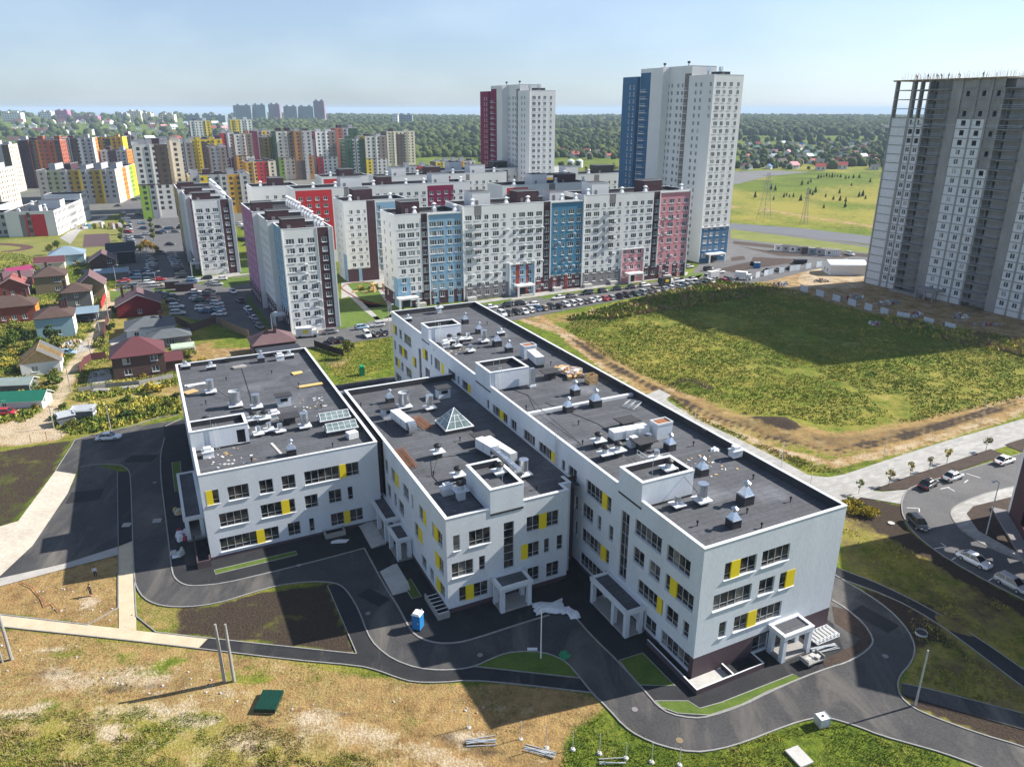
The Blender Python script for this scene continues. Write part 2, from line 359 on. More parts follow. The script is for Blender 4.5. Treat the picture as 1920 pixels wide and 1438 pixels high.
# wing B
BX0, BX1, BY0, BY1 = -20.2, -3.1, 22.7, 71.6
BS = [(.9, 1.8, 8.9, 11.1), (3, 5.9, 8.9, 11.15), (7.75, 9.2, 4.3, 11.1), (11, 15.7, 8.9, 11.1, (12.8, 13.9)), (.6, 3.5, 5.05, 7.2), (4.3, 5.15, 5.1, 7.2), (10.2, 12.9, 5, 7.2, (10.2, 11.2)),
      (13.6, 14.4, 5.05, 7.2), (15.5, 16.4, 5, 7.2), (1.5, 5.5, 1.3, 3.45, (2.4, 3.5)), (11.2, 12.9, 1.3, 3.4), (14, 15.9, 1.1, 3.35)]
LB = 25.9
BW = rw([(24, 25.6), (18.7, 22.3, (18.7, 20.5)), (14.3, 16.8), (12.4, 13.1), (7.2, 10, (7.2, 8.4)), (1.4, 5, (3, 4.4))], LB, (8.8, 10.8))
BW += rw([(23.2, 25), (20.4, 21.6), (17, 19.4), (9.1, 12.3, (9.1, 10.8)), (1.3, 4.2, (2.8, 4.2))], LB, (4.9, 7.0))
BW += rw([(8, 9.9), (5.2, 6.7), (1.2, 4.1, (2.8, 4.1)), (15, 17)], LB, (1.3, 3.2))
mb = MB()
school_side(mb, (BX0, BY0 + LB), (BX0, BY0), 13.6, BW, [(0, LB, 0, .7, PLINTH)])
school_side(mb, (BX0, BY0), (BX1, BY0), 13.6, BS, [(0, 17.1, 0, .7, PLINTH)])
school_side(mb, (BX1, BY0), (BX1, 24.4), 13.6, []); school_side(mb, (BX1, 24.4), (-1.8, 24.4), 13.6, [])
school_side(mb, (-1.8, 24.4), (-1.8, 26.4), 13.6, [])
mb.build("wall", school); mb = MB()
school_side(mb, (-1.8, 26.4), (.1, 26.4), 13.3, [(.2, 1.3, .5, 2.8)], wall=PLINTH)
mb.build("wall", school); mb = MB()
school_side(mb, (.1, BY1), (BX0 - .9, BY1), 13.6, [(4, 8, 8.8, 10.8), (12, 15, 8.8, 10.8), (3, 9, 4.9, 7)])
mb.build("wall", school); mb = MB()
school_side(mb, (BX0 - .95, 50), (BX0 + .05, 50), 13.1, [], wall=PLINTH)
mb.build("wall", school)
mb = MB()      # coping round wing B follows its stepped outline
for q in ((BX0 - .06, BY0 - .06, BX1 + .06, BY0 + .4), (BX0 - .06, BY0 + .4, BX0 + .4, BY1 - .4), (BX0 - .06, BY1 - .4, .0, BY1 + .06), (BX1 - .4, BY0 + .4, BX1 + .06, 24.34),
          (BX1 - .4, 24.34, -1.74, 24.8), (-2.2, 24.8, -1.74, 26.4)):
    mb.box(q[0], q[1], 13.6, q[2], q[3], 13.68, COPING)
for (a, b), (c, d) in (((BX0 + .38, BY0 + .38), (BX0 + .38, BY1 - .38)), ((BX0 + .38, BY1 - .38), (-.02, BY1 - .38)), ((BX1 - .38, 24.78), (BX1 - .38, BY0 + .38)), ((BX1 - .38, BY0 + .38), (BX0 + .38, BY0 + .38)), ((-2.18, 26.4), (-2.18, 24.78)), ((-2.18, 24.78), (BX1 - .38, 24.78))):
    mb.poly([(a, b, 12.6), (c, d, 12.6), (c, d, 13.6), (a, b, 13.6)], BITDARK)
mb.build("parapet_coping", school)
mb = MB(); mb.poly([(BX0 + .38, BY0 + .38, 12.6), (BX1 - .38, BY0 + .38, 12.6), (BX1 - .38, 24.78, 12.6), (-.02, 24.78, 12.6), (-.02, BY1 - .38, 12.6), (BX0 + .38, BY1 - .38, 12.6)], BITUMEN)
mb.box(AX1 + .07, 50.0, 12.9, BX0 - .07, BY1, 13.0, BITDARK)
mb.build("roof", school)
# low ledge with sills along wing C above roof of B
mb = MB(); mb.box(-.35, 27, 12.62, -.01, 71, 12.75, COPING); mb.build("roof_flashing", school)
# penthouses (stair and lift heads)
def penthouse(x0, y0, x1, y1, z0, h, lowpart=None, door=None, rail=True):
    mb = MB()
    for P, Q in (((x0, y1), (x0, y0)), ((x0, y0), (x1, y0)), ((x1, y0), (x1, y1)), ((x1, y1), (x0, y1))):
        hs = []
        if door and P == (x0, y0): hs = [(door, door + 1.2, z0 + .35, z0 + 2.5)]
        facade(mb, P, Q, z0, h, hs, PLASTER, [(0, 99, z0, z0 + .3, BITDARK)])
    if door: mb.box(x0 + door, y0 + .2, z0 + .35, x0 + door + 1.2, y0 + .24, z0 + 2.5, BLACKM)
    p = mb.build("penthouse", school)
    c = MB(); w = .4; o = .05
    c.box(x0 - o, y0 - o, h, x1 + o, y0 + w, h + .07, COPING); c.box(x0 - o, y1 - w, h, x1 + o, y1 + o, h + .07, COPING)
    c.box(x0 - o, y0 + w, h, x0 + w, y1 - w, h + .07, COPING); c.box(x1 - w, y0 + w, h, x1 + o, y1 - w, h + .07, COPING); c.build("parapet_coping", p)
    r = MB(); a, b, cc, d = x0 + w - .02, y0 + w - .02, x1 - w + .02, y1 - w + .02
    for q in (((a, b), (a, d)), ((a, d), (cc, d)), ((cc, d), (cc, b)), ((cc, b), (a, b))): r.poly([(*q[0], h - .8), (*q[1], h - .8), (*q[1], h), (*q[0], h)], BITDARK)
    r.poly([(a, b, h - .8), (cc, b, h - .8), (cc, d, h - .8), (a, d, h - .8)], BITUMEN); r.build("roof", p)
    return p
def roof_ladder(x, y, z0, h, n=(0, -1)):
    m = MB(); y -= .18
    for dx in (-.22, .22): m.tube((x + dx, y, z0), (x + dx, y, h + .9), .03, WMETAL, 4)
    for k in range(int((h - z0 + .8) / .35)): m.tube((x - .22, y, z0 + .3 + k * .35), (x + .22, y, z0 + .3 + k * .35), .02, WMETAL, 4)
    m.build("roof_ladder", school)
penthouse(-.1, 83.4, 6.9, 87.7, 15.86, 19.3); roof_ladder(2.2, 83.4, 15.9, 19.3)
penthouse(-.1, 53.9, 7.1, 60.0, 15.86, 19.3); roof_ladder(1.7, 53.9, 15.9, 19.3)
penthouse(-.1, 11.2, 7.4, 15.9, 15.86, 19.3)
penthouse(-14.3, 22.62, -9.7, 30.3, 12.61, 16.2)
penthouse(-46.1, 58.1, -38.0, 62.5, 12.61, 15.9, door=6.4); roof_ladder(-42.6, 58.1, 12.6, 15.9)
# ---- roof equipment: each kind built once, copied as parts of the school
PROTO = {}
def proto(kind):
    if kind in PROTO: return PROTO[kind]
    parts = []
    if kind in ("mush", "mush_s", "mush_b"):
        k = {"mush": .84, "mush_s": .7, "mush_b": 1.0}[kind]
        a = MB(); a.rbox(0, 0, 0, 1.15 * k, 1.5 * k, 1.5 * k, 0, BITDARK); parts.append(("curb", a))
        b = MB(); b.rbox(0, 0, 1.15 * k, 1.27 * k, 1.6 * k, 1.6 * k, 0, ZINC); b.rbox(0, 0, 1.27 * k, 2.2 * k, 1.35 * k, 1.35 * k, 0, ZINC, tx=.3, ty=.3)
        b.cyl(0, 0, 2.2 * k, 2.6 * k, .2 * k, .2 * k, 10, ZINC); b.cyl(0, 0, 2.55 * k, 2.72 * k, .2 * k, .5 * k, 12, ZINC); b.cyl(0, 0, 2.72 * k, 3.0 * k, .5 * k, .12, 12, ZINC); parts.append(("hood", b))
    elif kind == "cyl":
        a = MB(); a.rbox(0, 0, 0, .45, 1.3, 1.3, 0, BITDARK); a.rbox(0, 0, .45, .62, 1.9, 1.9, 0, COPING); parts.append(("curb", a))
        b = MB(); b.cyl(0, 0, .62, 1.0, .35, .35, 14, ZINC); b.cyl(0, 0, 1.0, 2.6, .62, .62, 18, ZINC); b.cyl(0, 0, 2.6, 2.66, .66, .66, 18, ZINC)
        for q in range(4): an = q * math.pi / 2 + .4; b.box(.62 * math.cos(an) - .03, .62 * math.sin(an) - .03, .62, .62 * math.cos(an) + .03, .62 * math.sin(an) + .03, 2.7, ZINCD)
        parts.append(("duct_drum", b))
    elif kind == "cylb":
        a = MB(); a.rbox(0, 0, 0, .4, 1.8, 1.8, 0, BITDARK); a.rbox(0, 0, .4, .55, 2.3, 2.3, 0, COPING); parts.append(("curb", a))
        b = MB(); b.cyl(0, 0, .55, .9, .5, .5, 14, ZINC); b.cyl(0, 0, .9, 2.9, .92, .92, 20, ZINC, cap=False); b.cyl(0, 0, .9, .92, .92, .92, 20, ZINCD); b.cyl(0, 0, 2.6, 2.62, .9, .9, 20, ZINCD); parts.append(("duct_drum", b))
    elif kind == "cyls":
        a = MB(); a.rbox(0, 0, 0, .45, 1.0, 1.0, 0, BITDARK); a.rbox(0, 0, .45, .58, 1.6, 1.6, 0, COPING); parts.append(("curb", a))
        b = MB(); b.cyl(0, 0, .58, .9, .22, .22, 10, ZINC); b.cyl(0, 0, .9, 1.6, .4, .4, 12, ZINC); parts.append(("duct_drum", b))
    elif kind in ("fan", "fanw"):
        a = MB(); a.rbox(0, 0, 0, .9 if kind == "fan" else 1.3, 1.0, 1.0, 0, WMETAL if kind == "fanw" else BITDARK); zt = .9 if kind == "fan" else 1.3
        a.rbox(0, 0, zt, zt + .12, 1.9, 1.7, 0, COPING); parts.append(("curb", a))
        b = MB(); b.cyl(0, 0, zt + .12, zt + .8, .42, .42, 12, ZINCD); b.cyl(0, 0, zt + .8, zt + 1.05, .55, .62, 12, BLACKM); b.cyl(0, 0, zt + 1.05, zt + 1.3, .62, .25, 12, BLACKM); parts.append(("fan_motor", b))
    elif kind == "hood":
        a = MB(); a.rbox(0, 0, 0, .7, 1.6, .9, 0, BITDARK); a.rbox(0, 0, .7, .85, 1.8, 1.1, 0, COPING); parts.append(("curb", a))
        b = MB(); b.rbox(0, 0, .85, 1.5, .9, .7, 0, ZINCD, tx=.6, ty=.6); b.cyl(0, 0, 1.5, 1.75, .4, .1, 10, ZINC); parts.append(("hood", b))
    elif kind == "box":
        a = MB(); a.rbox(0, 0, 0, .9, 1.5, 1.1, 0, WMETAL); a.rbox(0, 0, .9, 1.0, 1.7, 1.3, 0, COPING); parts.append(("curb", a))
        b = MB(); b.rbox(0, 0, 1.0, 1.5, 1.0, .8, 0, WMETAL); parts.append(("hood", b))
    elif kind == "stub":
        a = MB(); a.cyl(0, 0, 0, .5, .07, .07, 6, BLACKM); a.cyl(0, 0, .5, .7, .16, .13, 6, BLACKM); parts.append(("pipe", a))
    elif kind == "shaft":
        a = MB(); a.rbox(0, 0, 0, 1.8, 2.2, 1.6, 0, PLASTER); a.box(-.6, -.82, .9, .6, -.79, 1.5, BLACKM); parts.append(("curb", a))
        b = MB(); b.rbox(0, 0, 1.8, 1.95, 2.7, 2.1, 0, BITDARK); parts.append(("cap", b))
    elif kind == "table":
        a = MB(); a.rbox(0, 0, 0, 1.25, 1.7, 1.2, 0, BITDARK); parts.append(("curb", a))
        b = MB(); b.rbox(0, 0, 1.25, 1.4, 3.2, 2.5, 0, BITDARK); parts.append(("cap", b))
    PROTO[kind] = [(n, q.mesh(n)) for n, q in parts]; return PROTO[kind]
NM = {"mush": "roof_vent", "mush_s": "roof_vent", "mush_b": "roof_vent", "cyl": "exhaust_stack", "cylb": "exhaust_stack", "cyls": "exhaust_stack", "fan": "exhaust_fan", "fanw": "exhaust_fan", "hood": "roof_vent", "box": "roof_vent", "stub": "vent_pipe", "shaft": "air_shaft", "table": "air_shaft"}
def rooftop(kind, x, y, z, rz=0):
    ps = proto(kind); o = link(NM[kind], ps[0][1], school, (x, y, z), rz)
    for n, me in ps[1:]: link(n, me, o)
ZA, ZC = 12.6, 15.86
for k, x, y in [("hood", -44.3, 99.2), ("hood", -39.9, 96.6), ("mush", -30.5, 97.3), ("box", -26.9, 97.0), ("hood", -25.0, 97.2), ("cyl", -41.2, 82.9), ("cylb", -38.1, 74.5), ("cyl", -35, 71.9), ("cyl", -29.4, 60.1),
                ("box", -44.1, 56), ("mush", -33.1, 51.4), ("shaft", -30.6, 71.8), ("fanw", -43.4, 65.6), ("fan", -36.4, 65.6), ("fan", -34.7, 65.2), ("table", -31.2, 63.4), ("cyls", -36.4, 60.4), ("cyls", -34.7, 61.1), ("cyls", -33.2, 60),
                ("stub", -38.7, 51.4), ("stub", -27.1, 51.3), ("stub", -38, 89), ("stub", -29.8, 89.1), ("stub", -22.2, 53.2), ("stub", -25.2, 67.6),
                ("mush", -14, 65.0), ("cylb", -12.6, 61.4), ("cyl", -9, 58.8), ("fan", -14.2, 41.2), ("fan", -14.3, 33.2), ("cyl", -5.8, 30.3), ("fanw", -15.9, 28.4), ("stub", -19, 65.3), ("shaft", -4.9, 63.4), ("stub", -16.8, 36.0)]:
    rooftop(k, x, y, ZA, random.uniform(-.05, .05))
rooftop("fanw", -10.8, 27.4, 14.6); 
for k, x, y in [("hood", 1.8, 102), ("fanw", 10.6, 106), ("mush", 12.6, 95.1), ("mush", 12.3, 86.8), ("mush_b", 11.9, 77), ("mush", 12.3, 72.5), ("cyl", 10.4, 80), ("cyls", 5.5, 75.3), ("fan", 3.8, 81.9), ("fan", 5.9, 81.9), ("box", 2.3, 80.6), ("cyls", 4.4, 79.4),
                ("table", 12.2, 55.8), ("mush", 12.1, 47), ("mush", 7.4, 41.2), ("mush_b", 12.4, 41.2), ("table", 12, 31.9), ("fan", 4.8, 28.3), ("fan", 3.4, 24.4), ("fan", 5.5, 24.5), ("mush", 13.1, 23.1), ("mush", 12.2, 15.2), ("cyl", 7.3, 9.3),
                ("cyls", 4, 9.7), ("mush_b", 12, 7.1), ("mush", 7.1, 3.6), ("stub", 16.8, 22.6), ("stub", 17.2, 11.3), ("stub", 17.1, 4.9), ("stub", 10.5, 5.1), ("stub", 3.5, 5.4), ("stub", 9.7, 1.9), ("stub", 3.1, 29.7), ("table", 10, 24.9), ("stub", 1.9, 44.7),
                ("box", 19.3, 17.0), ("cyls", 9.3, 21)]:
    rooftop(k, x, y, ZC + (.35 if (k, y) == ("box", 17.0) else 0), random.uniform(-.05, .05))
rooftop("fanw", 5.6, 13.8, 17.6)
# ducts
def duct(pts, z, w, h, m=WMETAL, name="duct"):
    mb = MB()
    for (a, b), (c, d) in zip(pts, pts[1:]):
        L = math.hypot(c - a, d - b); an = math.atan2(d - b, c - a); n = max(1, int(L / 1.6))
        for i in range(n):
            t0, t1 = i / n, (i + 1) / n; mx, my = a + (c - a) * (t0 + t1) / 2, b + (d - b) * (t0 + t1) / 2
            mb.rbox(mx, my, z, z + h, L / n - .05, w, an, m)
            mb.rbox(a + (c - a) * t1, b + (d - b) * t1, z - .03, z + h + .04, .06, w + .08, an, ZINCD)
        mb.rbox(a, b, z - .6 if z > ZA + 1 else z - .3, z, .5, w * .7, an, BITDARK); mb.rbox(c, d, z - .5, z, .6, w * .8, an, BITDARK)
    return mb.build(name, school)
duct([(-15.6, 57.2), (-14.9, 51.2)], ZA + .6, 1.5, 1.3); rooftop("shaft", -16.1, 58.9, ZA)
mb = MB()
for i in range(5): a = math.pi / 2 * (i + .5) / 5; mb.rbox(-14.9, 51.2 - .9 * math.sin(a) - .1, ZA + .55 + 1.2 * math.cos(a) - .2, ZA + 1.0 + 1.0 * math.cos(a), 1.3, .5, 0, ZINC)
mb.build("duct_elbow", school)
duct([(-8.0, 40.6), (-7.2, 36.6)], ZA + .7, 1.3, 1.5); duct([(-6.4, 41.2), (-5.4, 34.2)], ZA + .5, 1.1, 1.3)
rooftop("table", -6.4, 42.9, ZA); duct([(-9.0, 33.6), (-8.6, 26.0)], ZA + 3.3, .6, .5, ZINC)
duct([(7.2, 28.8), (13.0, 28.4)], ZC + .5, 1.6, 1.2)
duct([(14.0, 66.5), (13.4, 61.6)], ZC + .6, 1.6, 1.4)
for x, y in ((14.3, 68.2), (14.6, 27.2)):
    mb = MB(); mb.box(x - 1.3, y - .9, ZC, x + 1.3, y + .9, ZC + 2.2, PLASTER)
    for q in ((x - 1.35, y - .95, x + 1.35, y - .8), (x - 1.35, y + .8, x + 1.35, y + .95), (x - 1.35, y - .8, x - 1.2, y + .8), (x + 1.2, y - .8, x + 1.35, y + .8)): mb.box(q[0], q[1], ZC + 2.2, q[2], q[3], ZC + 2.5, COPING)
    mb.box(x - 1.2, y - .8, ZC + 2.2, x + 1.2, y + .8, ZC + 2.32, RUST); mb.build("air_shaft", school)
mb = MB(); mb.box(6.7, 52.7, ZC + .1, 7.9, 53.7, ZC + .5, COPING); mb.box(6.95, 52.85, ZC + .5, 7.75, 53.55, ZC + 3.4, ZINC); mb.build("exhaust_stack", school)
mb = MB(); mb.box(.47, 42.2, ZC, 20.3, 42.8, ZC + .45, COPING); mb.build("expansion_joint_cover", school)
mb = MB()
for y in (24, 45, 66, 88): mb.box(20.1, y, ZC + .7, 20.45, y + 1.0, 16.98, BITDARK)
for x in (-37, -28): mb.box(x, 99.8, ZA + .3, x + 1.2, 100.1, 13.5, BITDARK)
mb.build("overflow_box", school)
# skylights
for y in (60.9, 56.3):
    mb = MB(); mb.box(-27.0, y - 1.2, ZA, -22.2, y + 1.2, ZA + .8, BITDARK); x0, x1 = -27.0, -22.2
    k = mb.build("skylight", school)
    f = MB(); f.box(x0 - .1, y - 1.3, ZA + .8, x1 + .1, y + 1.3, ZA + .95, WMETAL)
    for s in (-1, 1):
        for i in range(6): xx = x0 + .1 + (x1 - x0 - .2) * i / 5; f.tube((xx, y + s * 1.15, ZA + .95), (xx, y, ZA + 1.75), .05, WMETAL, 4)
        f.tube((x0, y + s * .58, ZA + 1.36), (x1, y + s * .58, ZA + 1.36), .04, WMETAL, 4)
    f.tube((x0, y, ZA + 1.77), (x1, y, ZA + 1.77), .07, WMETAL, 4); f.build("skylight_frame", k)
    g = MB()
    for s in (-1, 1): g.poly([(x0, y + s * 1.15, ZA + .95), (x1, y + s * 1.15, ZA + .95), (x1, y, ZA + 1.72), (x0, y, ZA + 1.72)][::s], SKYGL)
    g.poly([(x0, y - 1.15, ZA + .95), (x0, y, ZA + 1.72), (x0, y + 1.15, ZA + .95)], SKYGL); g.poly([(x1, y - 1.15, ZA + .95), (x1, y + 1.15, ZA + .95), (x1, y, ZA + 1.72)], SKYGL)
    g.build("pane", k)
mb = MB(); cx, cy, r = -8.0, 50.3, 2.15
mb.box(cx - r - .2, cy - r - .2, ZA, cx + r + .2, cy + r + .2, ZA + .6, BITDARK); k = mb.build("skylight", school)
f = MB(); f.box(cx - r - .25, cy - r - .25, ZA + .6, cx + r + .25, cy + r + .25, ZA + .72, WMETAL); g = MB(); ap = (cx, cy, ZA + 3.35); zb = ZA + .73
cs = [(cx - r, cy - r, zb), (cx + r, cy - r, zb), (cx + r, cy + r, zb), (cx - r, cy + r, zb)]
for i in range(4):
    a, b = Vector(cs[i]), Vector(cs[(i + 1) % 4]); A = Vector(ap); g.poly([a, b, A], SKYGL); f.tube(a, A, .07, WMETAL, 4)
    for t in (.34, .66): p = a.lerp(b, t); f.tube(p, p.lerp(A, 1 - abs(.5 - t) * 2 * 0 - .34 * 1), .045, WMETAL, 4)
    for t in (.33, .62): f.tube(a.lerp(A, t), b.lerp(A, t), .045, WMETAL, 4)
f.build("skylight_frame", k); g.build("pane", k)
mb = MB()      # guard rails and lightning rods
for x0_, y0_, x1_, y1_, z_ in ((7.6, 20.5, 11, 20.5, ZC), (7.6, 20.5, 7.6, 23, ZC), (1.0, 17.2, 6.5, 17.2, ZC), (-41, 63.2, -38, 63.2, ZA), (-16.6, 31, -14.6, 31, ZA), (-9.4, 31.5, -7.4, 31.5, ZA)):
    for dz in (.55, 1.1): mb.tube((x0_, y0_, z_ + dz), (x1_, y1_, z_ + dz), .03, WMETAL, 4)
    for f in (0, .33, .66, 1): mb.tube((x0_ + (x1_ - x0_) * f, y0_ + (y1_ - y0_) * f, z_), (x0_ + (x1_ - x0_) * f, y0_ + (y1_ - y0_) * f, z_ + 1.1), .03, WMETAL, 4)
for x_, y_, z_ in ((3, 13.5, 19.3), (2, 57, 19.3), (3.2, 57.2, 19.3), (2, 85, 19.3), (-43, 60, 15.9), (-12, 24, 16.2)): mb.tube((x_, y_, z_ - .8), (x_, y_, z_ + 1.6), .03, ZINCD, 4)
mb.build("guard_rail", school)
for k_, x_, y_, z_ in (("box", 9.2, 26.2, ZC), ("cyls", 11.5, 25.9, ZC), ("stub", 13.6, 34, ZC), ("stub", 6.2, 36, ZC), ("stub", 15.8, 62, ZC), ("stub", 4.2, 66, ZC), ("hood", 15.5, 83, ZC), ("cyls", 8.2, 83.0, ZC), ("stub", 16.5, 92, ZC), ("box", -33.0, 66.4, ZA), ("cyls", -38.2, 63.6, ZA), ("stub", -26.5, 80, ZA), ("stub", -42.5, 78, ZA), ("stub", -9.2, 45, ZA), ("stub", -17.5, 56, ZA), ("box", -17.0, 30.4, ZA), ("stub", -6, 26.2, ZA)): rooftop(k_, x_, y_, z_)
# cables over the roof
mb = MB()
def cable(pts, r=.035):
    for a, b in zip(pts, pts[1:]): mb.tube(a, b, r, BLACKM, 4)
cable([(-34.5, 97, ZA + .05), (-34.8, 88, ZA + .05), (-35.2, 78, ZA + .05), (-35.6, 68, ZA + .4)]); cable([(-41, 83.5, ZA + 1.2), (-38, 77, ZA + .05), (-36, 70, ZA + .05)]); cable([(-35, 70, ZA + .05), (-33, 66, ZA + .05), (-31, 63, ZA + .05)])
cable([(2, 60, ZC + .04), (5, 50, ZC + .04), (3.5, 43, ZC + .5), (3, 30, ZC + .04)]); cable([(6, 46, ZC + .04), (9, 35, ZC + .04), (9, 29, ZC + .05)]); cable([(7, 9, ZC + 1), (5.5, 12, 19.6), (6, 14, 19.7)]); cable([(-14, 41, ZA + 1), (-17, 36, ZA + .05), (-17, 28, ZA + .05)]); cable([(-14, 41, ZA + .05), (-9, 40, ZA + .05), (-9, 32, ZA + 3)])
mb.build("cable", school)
# wall ladder on C, lightning mesh on penthouses
mb = MB()
for dx in (0, .5): mb.tube((-.25, 31.0 + dx, 12.7), (-.25, 31.0 + dx, 18), .03, ALU, 4)
for i in range(14): mb.tube((-.25, 31.0, 12.9 + i * .33), (-.25, 31.5, 12.9 + i * .33), .02, ALU, 4)
mb.build("roof_ladder", school)
# porches
def porch(x0, y0, x1, y1, h, cols, steps=None):
    mb = MB(); mb.box(x0, y0, h - .45, x1, y1, h - .12, PLASTER)
    o = .0
    for q in ((x0, y0, x1, y0 + .35), (x0, y1 - .35, x1, y1), (x0, y0 + .35, x0 + .35, y1 - .35), (x1 - .35, y0 + .35, x1, y1 - .35)): mb.box(q[0] - .03, q[1] - .03, h - .12, q[2] + .03, q[3] + .03, h + .12, COPING)
    mb.box(x0 + .35, y0 + .35, h - .12, x1 - .35, y1 - .35, h - .06, BITUMEN)
    p = mb.build("porch", school)
    for cx, cy in cols: c = MB(); c.box(cx - .28, cy - .28, .0, cx + .28, cy + .28, h - .45, PLASTER); c.build("column", p)
    s = MB(); s.box(x0 + .1, y0 + .1, 0, x1, y1, .35, CONC); s.build("porch_floor", p)
    return p
porch(-2.9, 8.9, -.03, 17.1, 3.7, [(-2.55, 9.25), (-2.55, 11.9), (-2.55, 16.7), (-.6, 9.25), (-.6, 16.7)])
porch(-14.3, 19.7, -9.8, 22.66, 3.7, [(-13.95, 20.05), (-10.2, 20.05), (-10.2, 22), (-13.95, 22)])
porch(-22.6, 41.8, -20.23, 50.0, 3.9, [(-22.25, 42.2), (-22.25, 46.0), (-22.25, 49.5)])
porch(-22.5, 36.4, -20.23, 40.8, 3.5, [(-22.15, 36.8), (-22.15, 40.4), (-20.6, 36.8)])
porch(10.8, -2.6, 15.4, -.03, 3.7, [(11.15, -2.25), (15.05, -2.25), (11.15, -.5), (15.05, -.5)])
porch(-48.8, 55, -46.03, 71, 3.9, [(-48.4, 55.4), (-48.4, 63), (-48.4, 70.5), (-46.4, 55.4)])
mb = MB(); mb.box(-48.7, 57.5, 0, -48.5, 70, 3.4, PLASTER); mb.build("annex_wall", school)
mb = MB()
for q in ((-47.9, 47.0, -46.1, 47.2), (-47.9, 47.2, -47.7, 54.8), (-46.3, 47.2, -46.1, 48.4)): mb.box(q[0], q[1], 0, q[2], q[3], 1.1, PLINTH)
mb.build("window_well", school); mb = MB()
for q in ((-1.1, -2.2, 4.2, -2.0), (-1.1, -2.0, -.9, 7.0), (4.2, -2.2, 8.4, -2.05), (8.4, -2.2, 8.6, -.1), (4.1, -2.0, 4.3, -.1)): mb.box(q[0], q[1], 0, q[2], q[3], .75, PLINTH, COPING)
mb.box(-.9, -2, 0, 4.1, -.02, .12, CONCL); mb.build("window_well", school); mb = MB()
for q in ((-30.2, 46.9, -27.2, 47.1), (-30.2, 47.1, -30.0, 48.45), (-27.4, 47.1, -27.2, 48.45)): mb.box(q[0], q[1], 0, q[2], q[3], .8, CONC)
mb.build("window_well", school); mb = MB()
for q in ((-21.9, 22.0, -20.3, 22.2), (-21.9, 22.2, -21.7, 27)): mb.box(q[0], q[1], 0, q[2], q[3], .8, CONC)
for i in range(6): mb.tube((-21.8, 22.3 + i * .8, .8), (-20.3, 22.3 + i * .8, .8), .05, WMETAL, 4)
mb.build("window_well", school); mb = MB()
for i in range(3): mb.box(-24.8 + i * .5, 41.6, 0, -22.6, 49.6, .12 + i * .12, CONCL)
mb.build("entrance_steps", school)
mb = MB()
for i in range(7): mb.box(-23.6 - .3 * (6 - i), 29.5 + .15 * i, 0, -22.9, 35.5, .05 + i * .09, CONCL)
mb.build("entrance_steps", school)
# ---- loose things on the roof
def loose(name, label, cat, a, b, z, mbf, rz=0.0, group=None):
    m = MB(); mbf(m); o = m.build(name, None, loc_school(a, b, z), GRID + rz); return tag(o, label, cat, group)
def pallet(m, n=6):
    for i in range(n): m.box(-.8, -.6, .02 + i * .17, .8, .6, .15 + i * .17, FOIL)
    for i in range(n - 1): m.box(-.75, -.55, .15 + i * .17, .75, .55, .19 + i * .17, CONC)
loose("pallet_stack", "stack of white wrapped slabs beside the skylights on the left roof", "pallet stack", -23.6, 53.4, ZA + .02, pallet, .2)
def board(w, l, n=3, m_=WOOD):
    def f(m):
        for i in range(n): m.rbox(random.uniform(-.2, .2), random.uniform(-.2, .2), .02 + i * .07, .08 + i * .07, w, l, random.uniform(-.15, .15), m_)
    return f
YB = mat("yellow_insulation_board", (.62, .45, .18), .8, .1, 2)
loose("board_stack", "square yellow insulation boards near the far right corner of the left roof", "boards", -25.4, 87.3, ZA, board(1.8, 1.4, 3, YB), .1)
loose("board_pile", "long pile of yellowish boards by the right parapet of the left roof", "boards", -24.6, 79.2, ZA, board(4.2, .8, 4, YB), .15)
loose("board_stack", "flat white sheets lying by the left edge of the left roof", "sheets", -43.4, 88.8, ZA, board(3.2, 1.0, 3, FOIL), .1)
loose("board_stack", "broken light planks at the left parapet of the left roof", "planks", -44.4, 85.2, ZA, board(2.2, 1.6, 4, WOOD), .5)
loose("plank", "pale plank lying near the front edge of the left roof", "plank", -34.9, 54.6, ZA, board(.4, 4.5, 1, CONCL), .15)
loose("scrap_pile", "small pile of scrap boards near the far edge of the left roof", "scrap", -34.9, 95.6, ZA, board(2.4, 1.2, 5, CONC), .1)
def rack(w, l):
    def f(m):
        for x in (-w / 2, w / 2):
            m.tube((x, -l / 2, .15), (x, l / 2, .15), .05, RUST, 4); m.tube((x, -l / 2, .55), (x, l / 2, .55), .05, RUST, 4)
        n = int(l / .55)
        for i in range(n + 1):
            y = -l / 2 + l * i / n; m.tube((-w / 2, y, .15), (w / 2, y, .15), .04, RUST, 4); m.tube((-w / 2, y, .55), (w / 2, y, .55), .04, RUST, 4); m.tube((-w / 2, y, .15), (-w / 2, y, .55), .04, RUST, 4); m.tube((w / 2, y, .15), (w / 2, y, .55), .04, RUST, 4)
    return f
loose("rusty_ladder_frame", "long rusty ladder frame along the left parapet of the middle roof", "steel frame", -18.7, 42.4, ZA, rack(1.1, 6.4))
loose("rusty_ladder_frame", "rusty ladder frame lying between the white duct and the glass pyramid", "steel frame", -12.3, 53.6, ZA, rack(1.3, 5), .1)
def debris(m):
    for i in range(150):
        m.rbox(max(-1.8, min(1.8, random.gauss(0, .9))), max(-2.6, min(2.6, random.gauss(0, 1.3))), random.uniform(0, .4), random.uniform(.45, .9), random.uniform(.1, .9), random.uniform(.1, 1.6), random.uniform(0, 3), random.choice((WOOD, FOIL, CONC, RUST, ZINCD)))
loose("debris_pile", "pile of construction waste and broken boards on the right roof", "debris", 16.6, 56.5, ZC, debris)
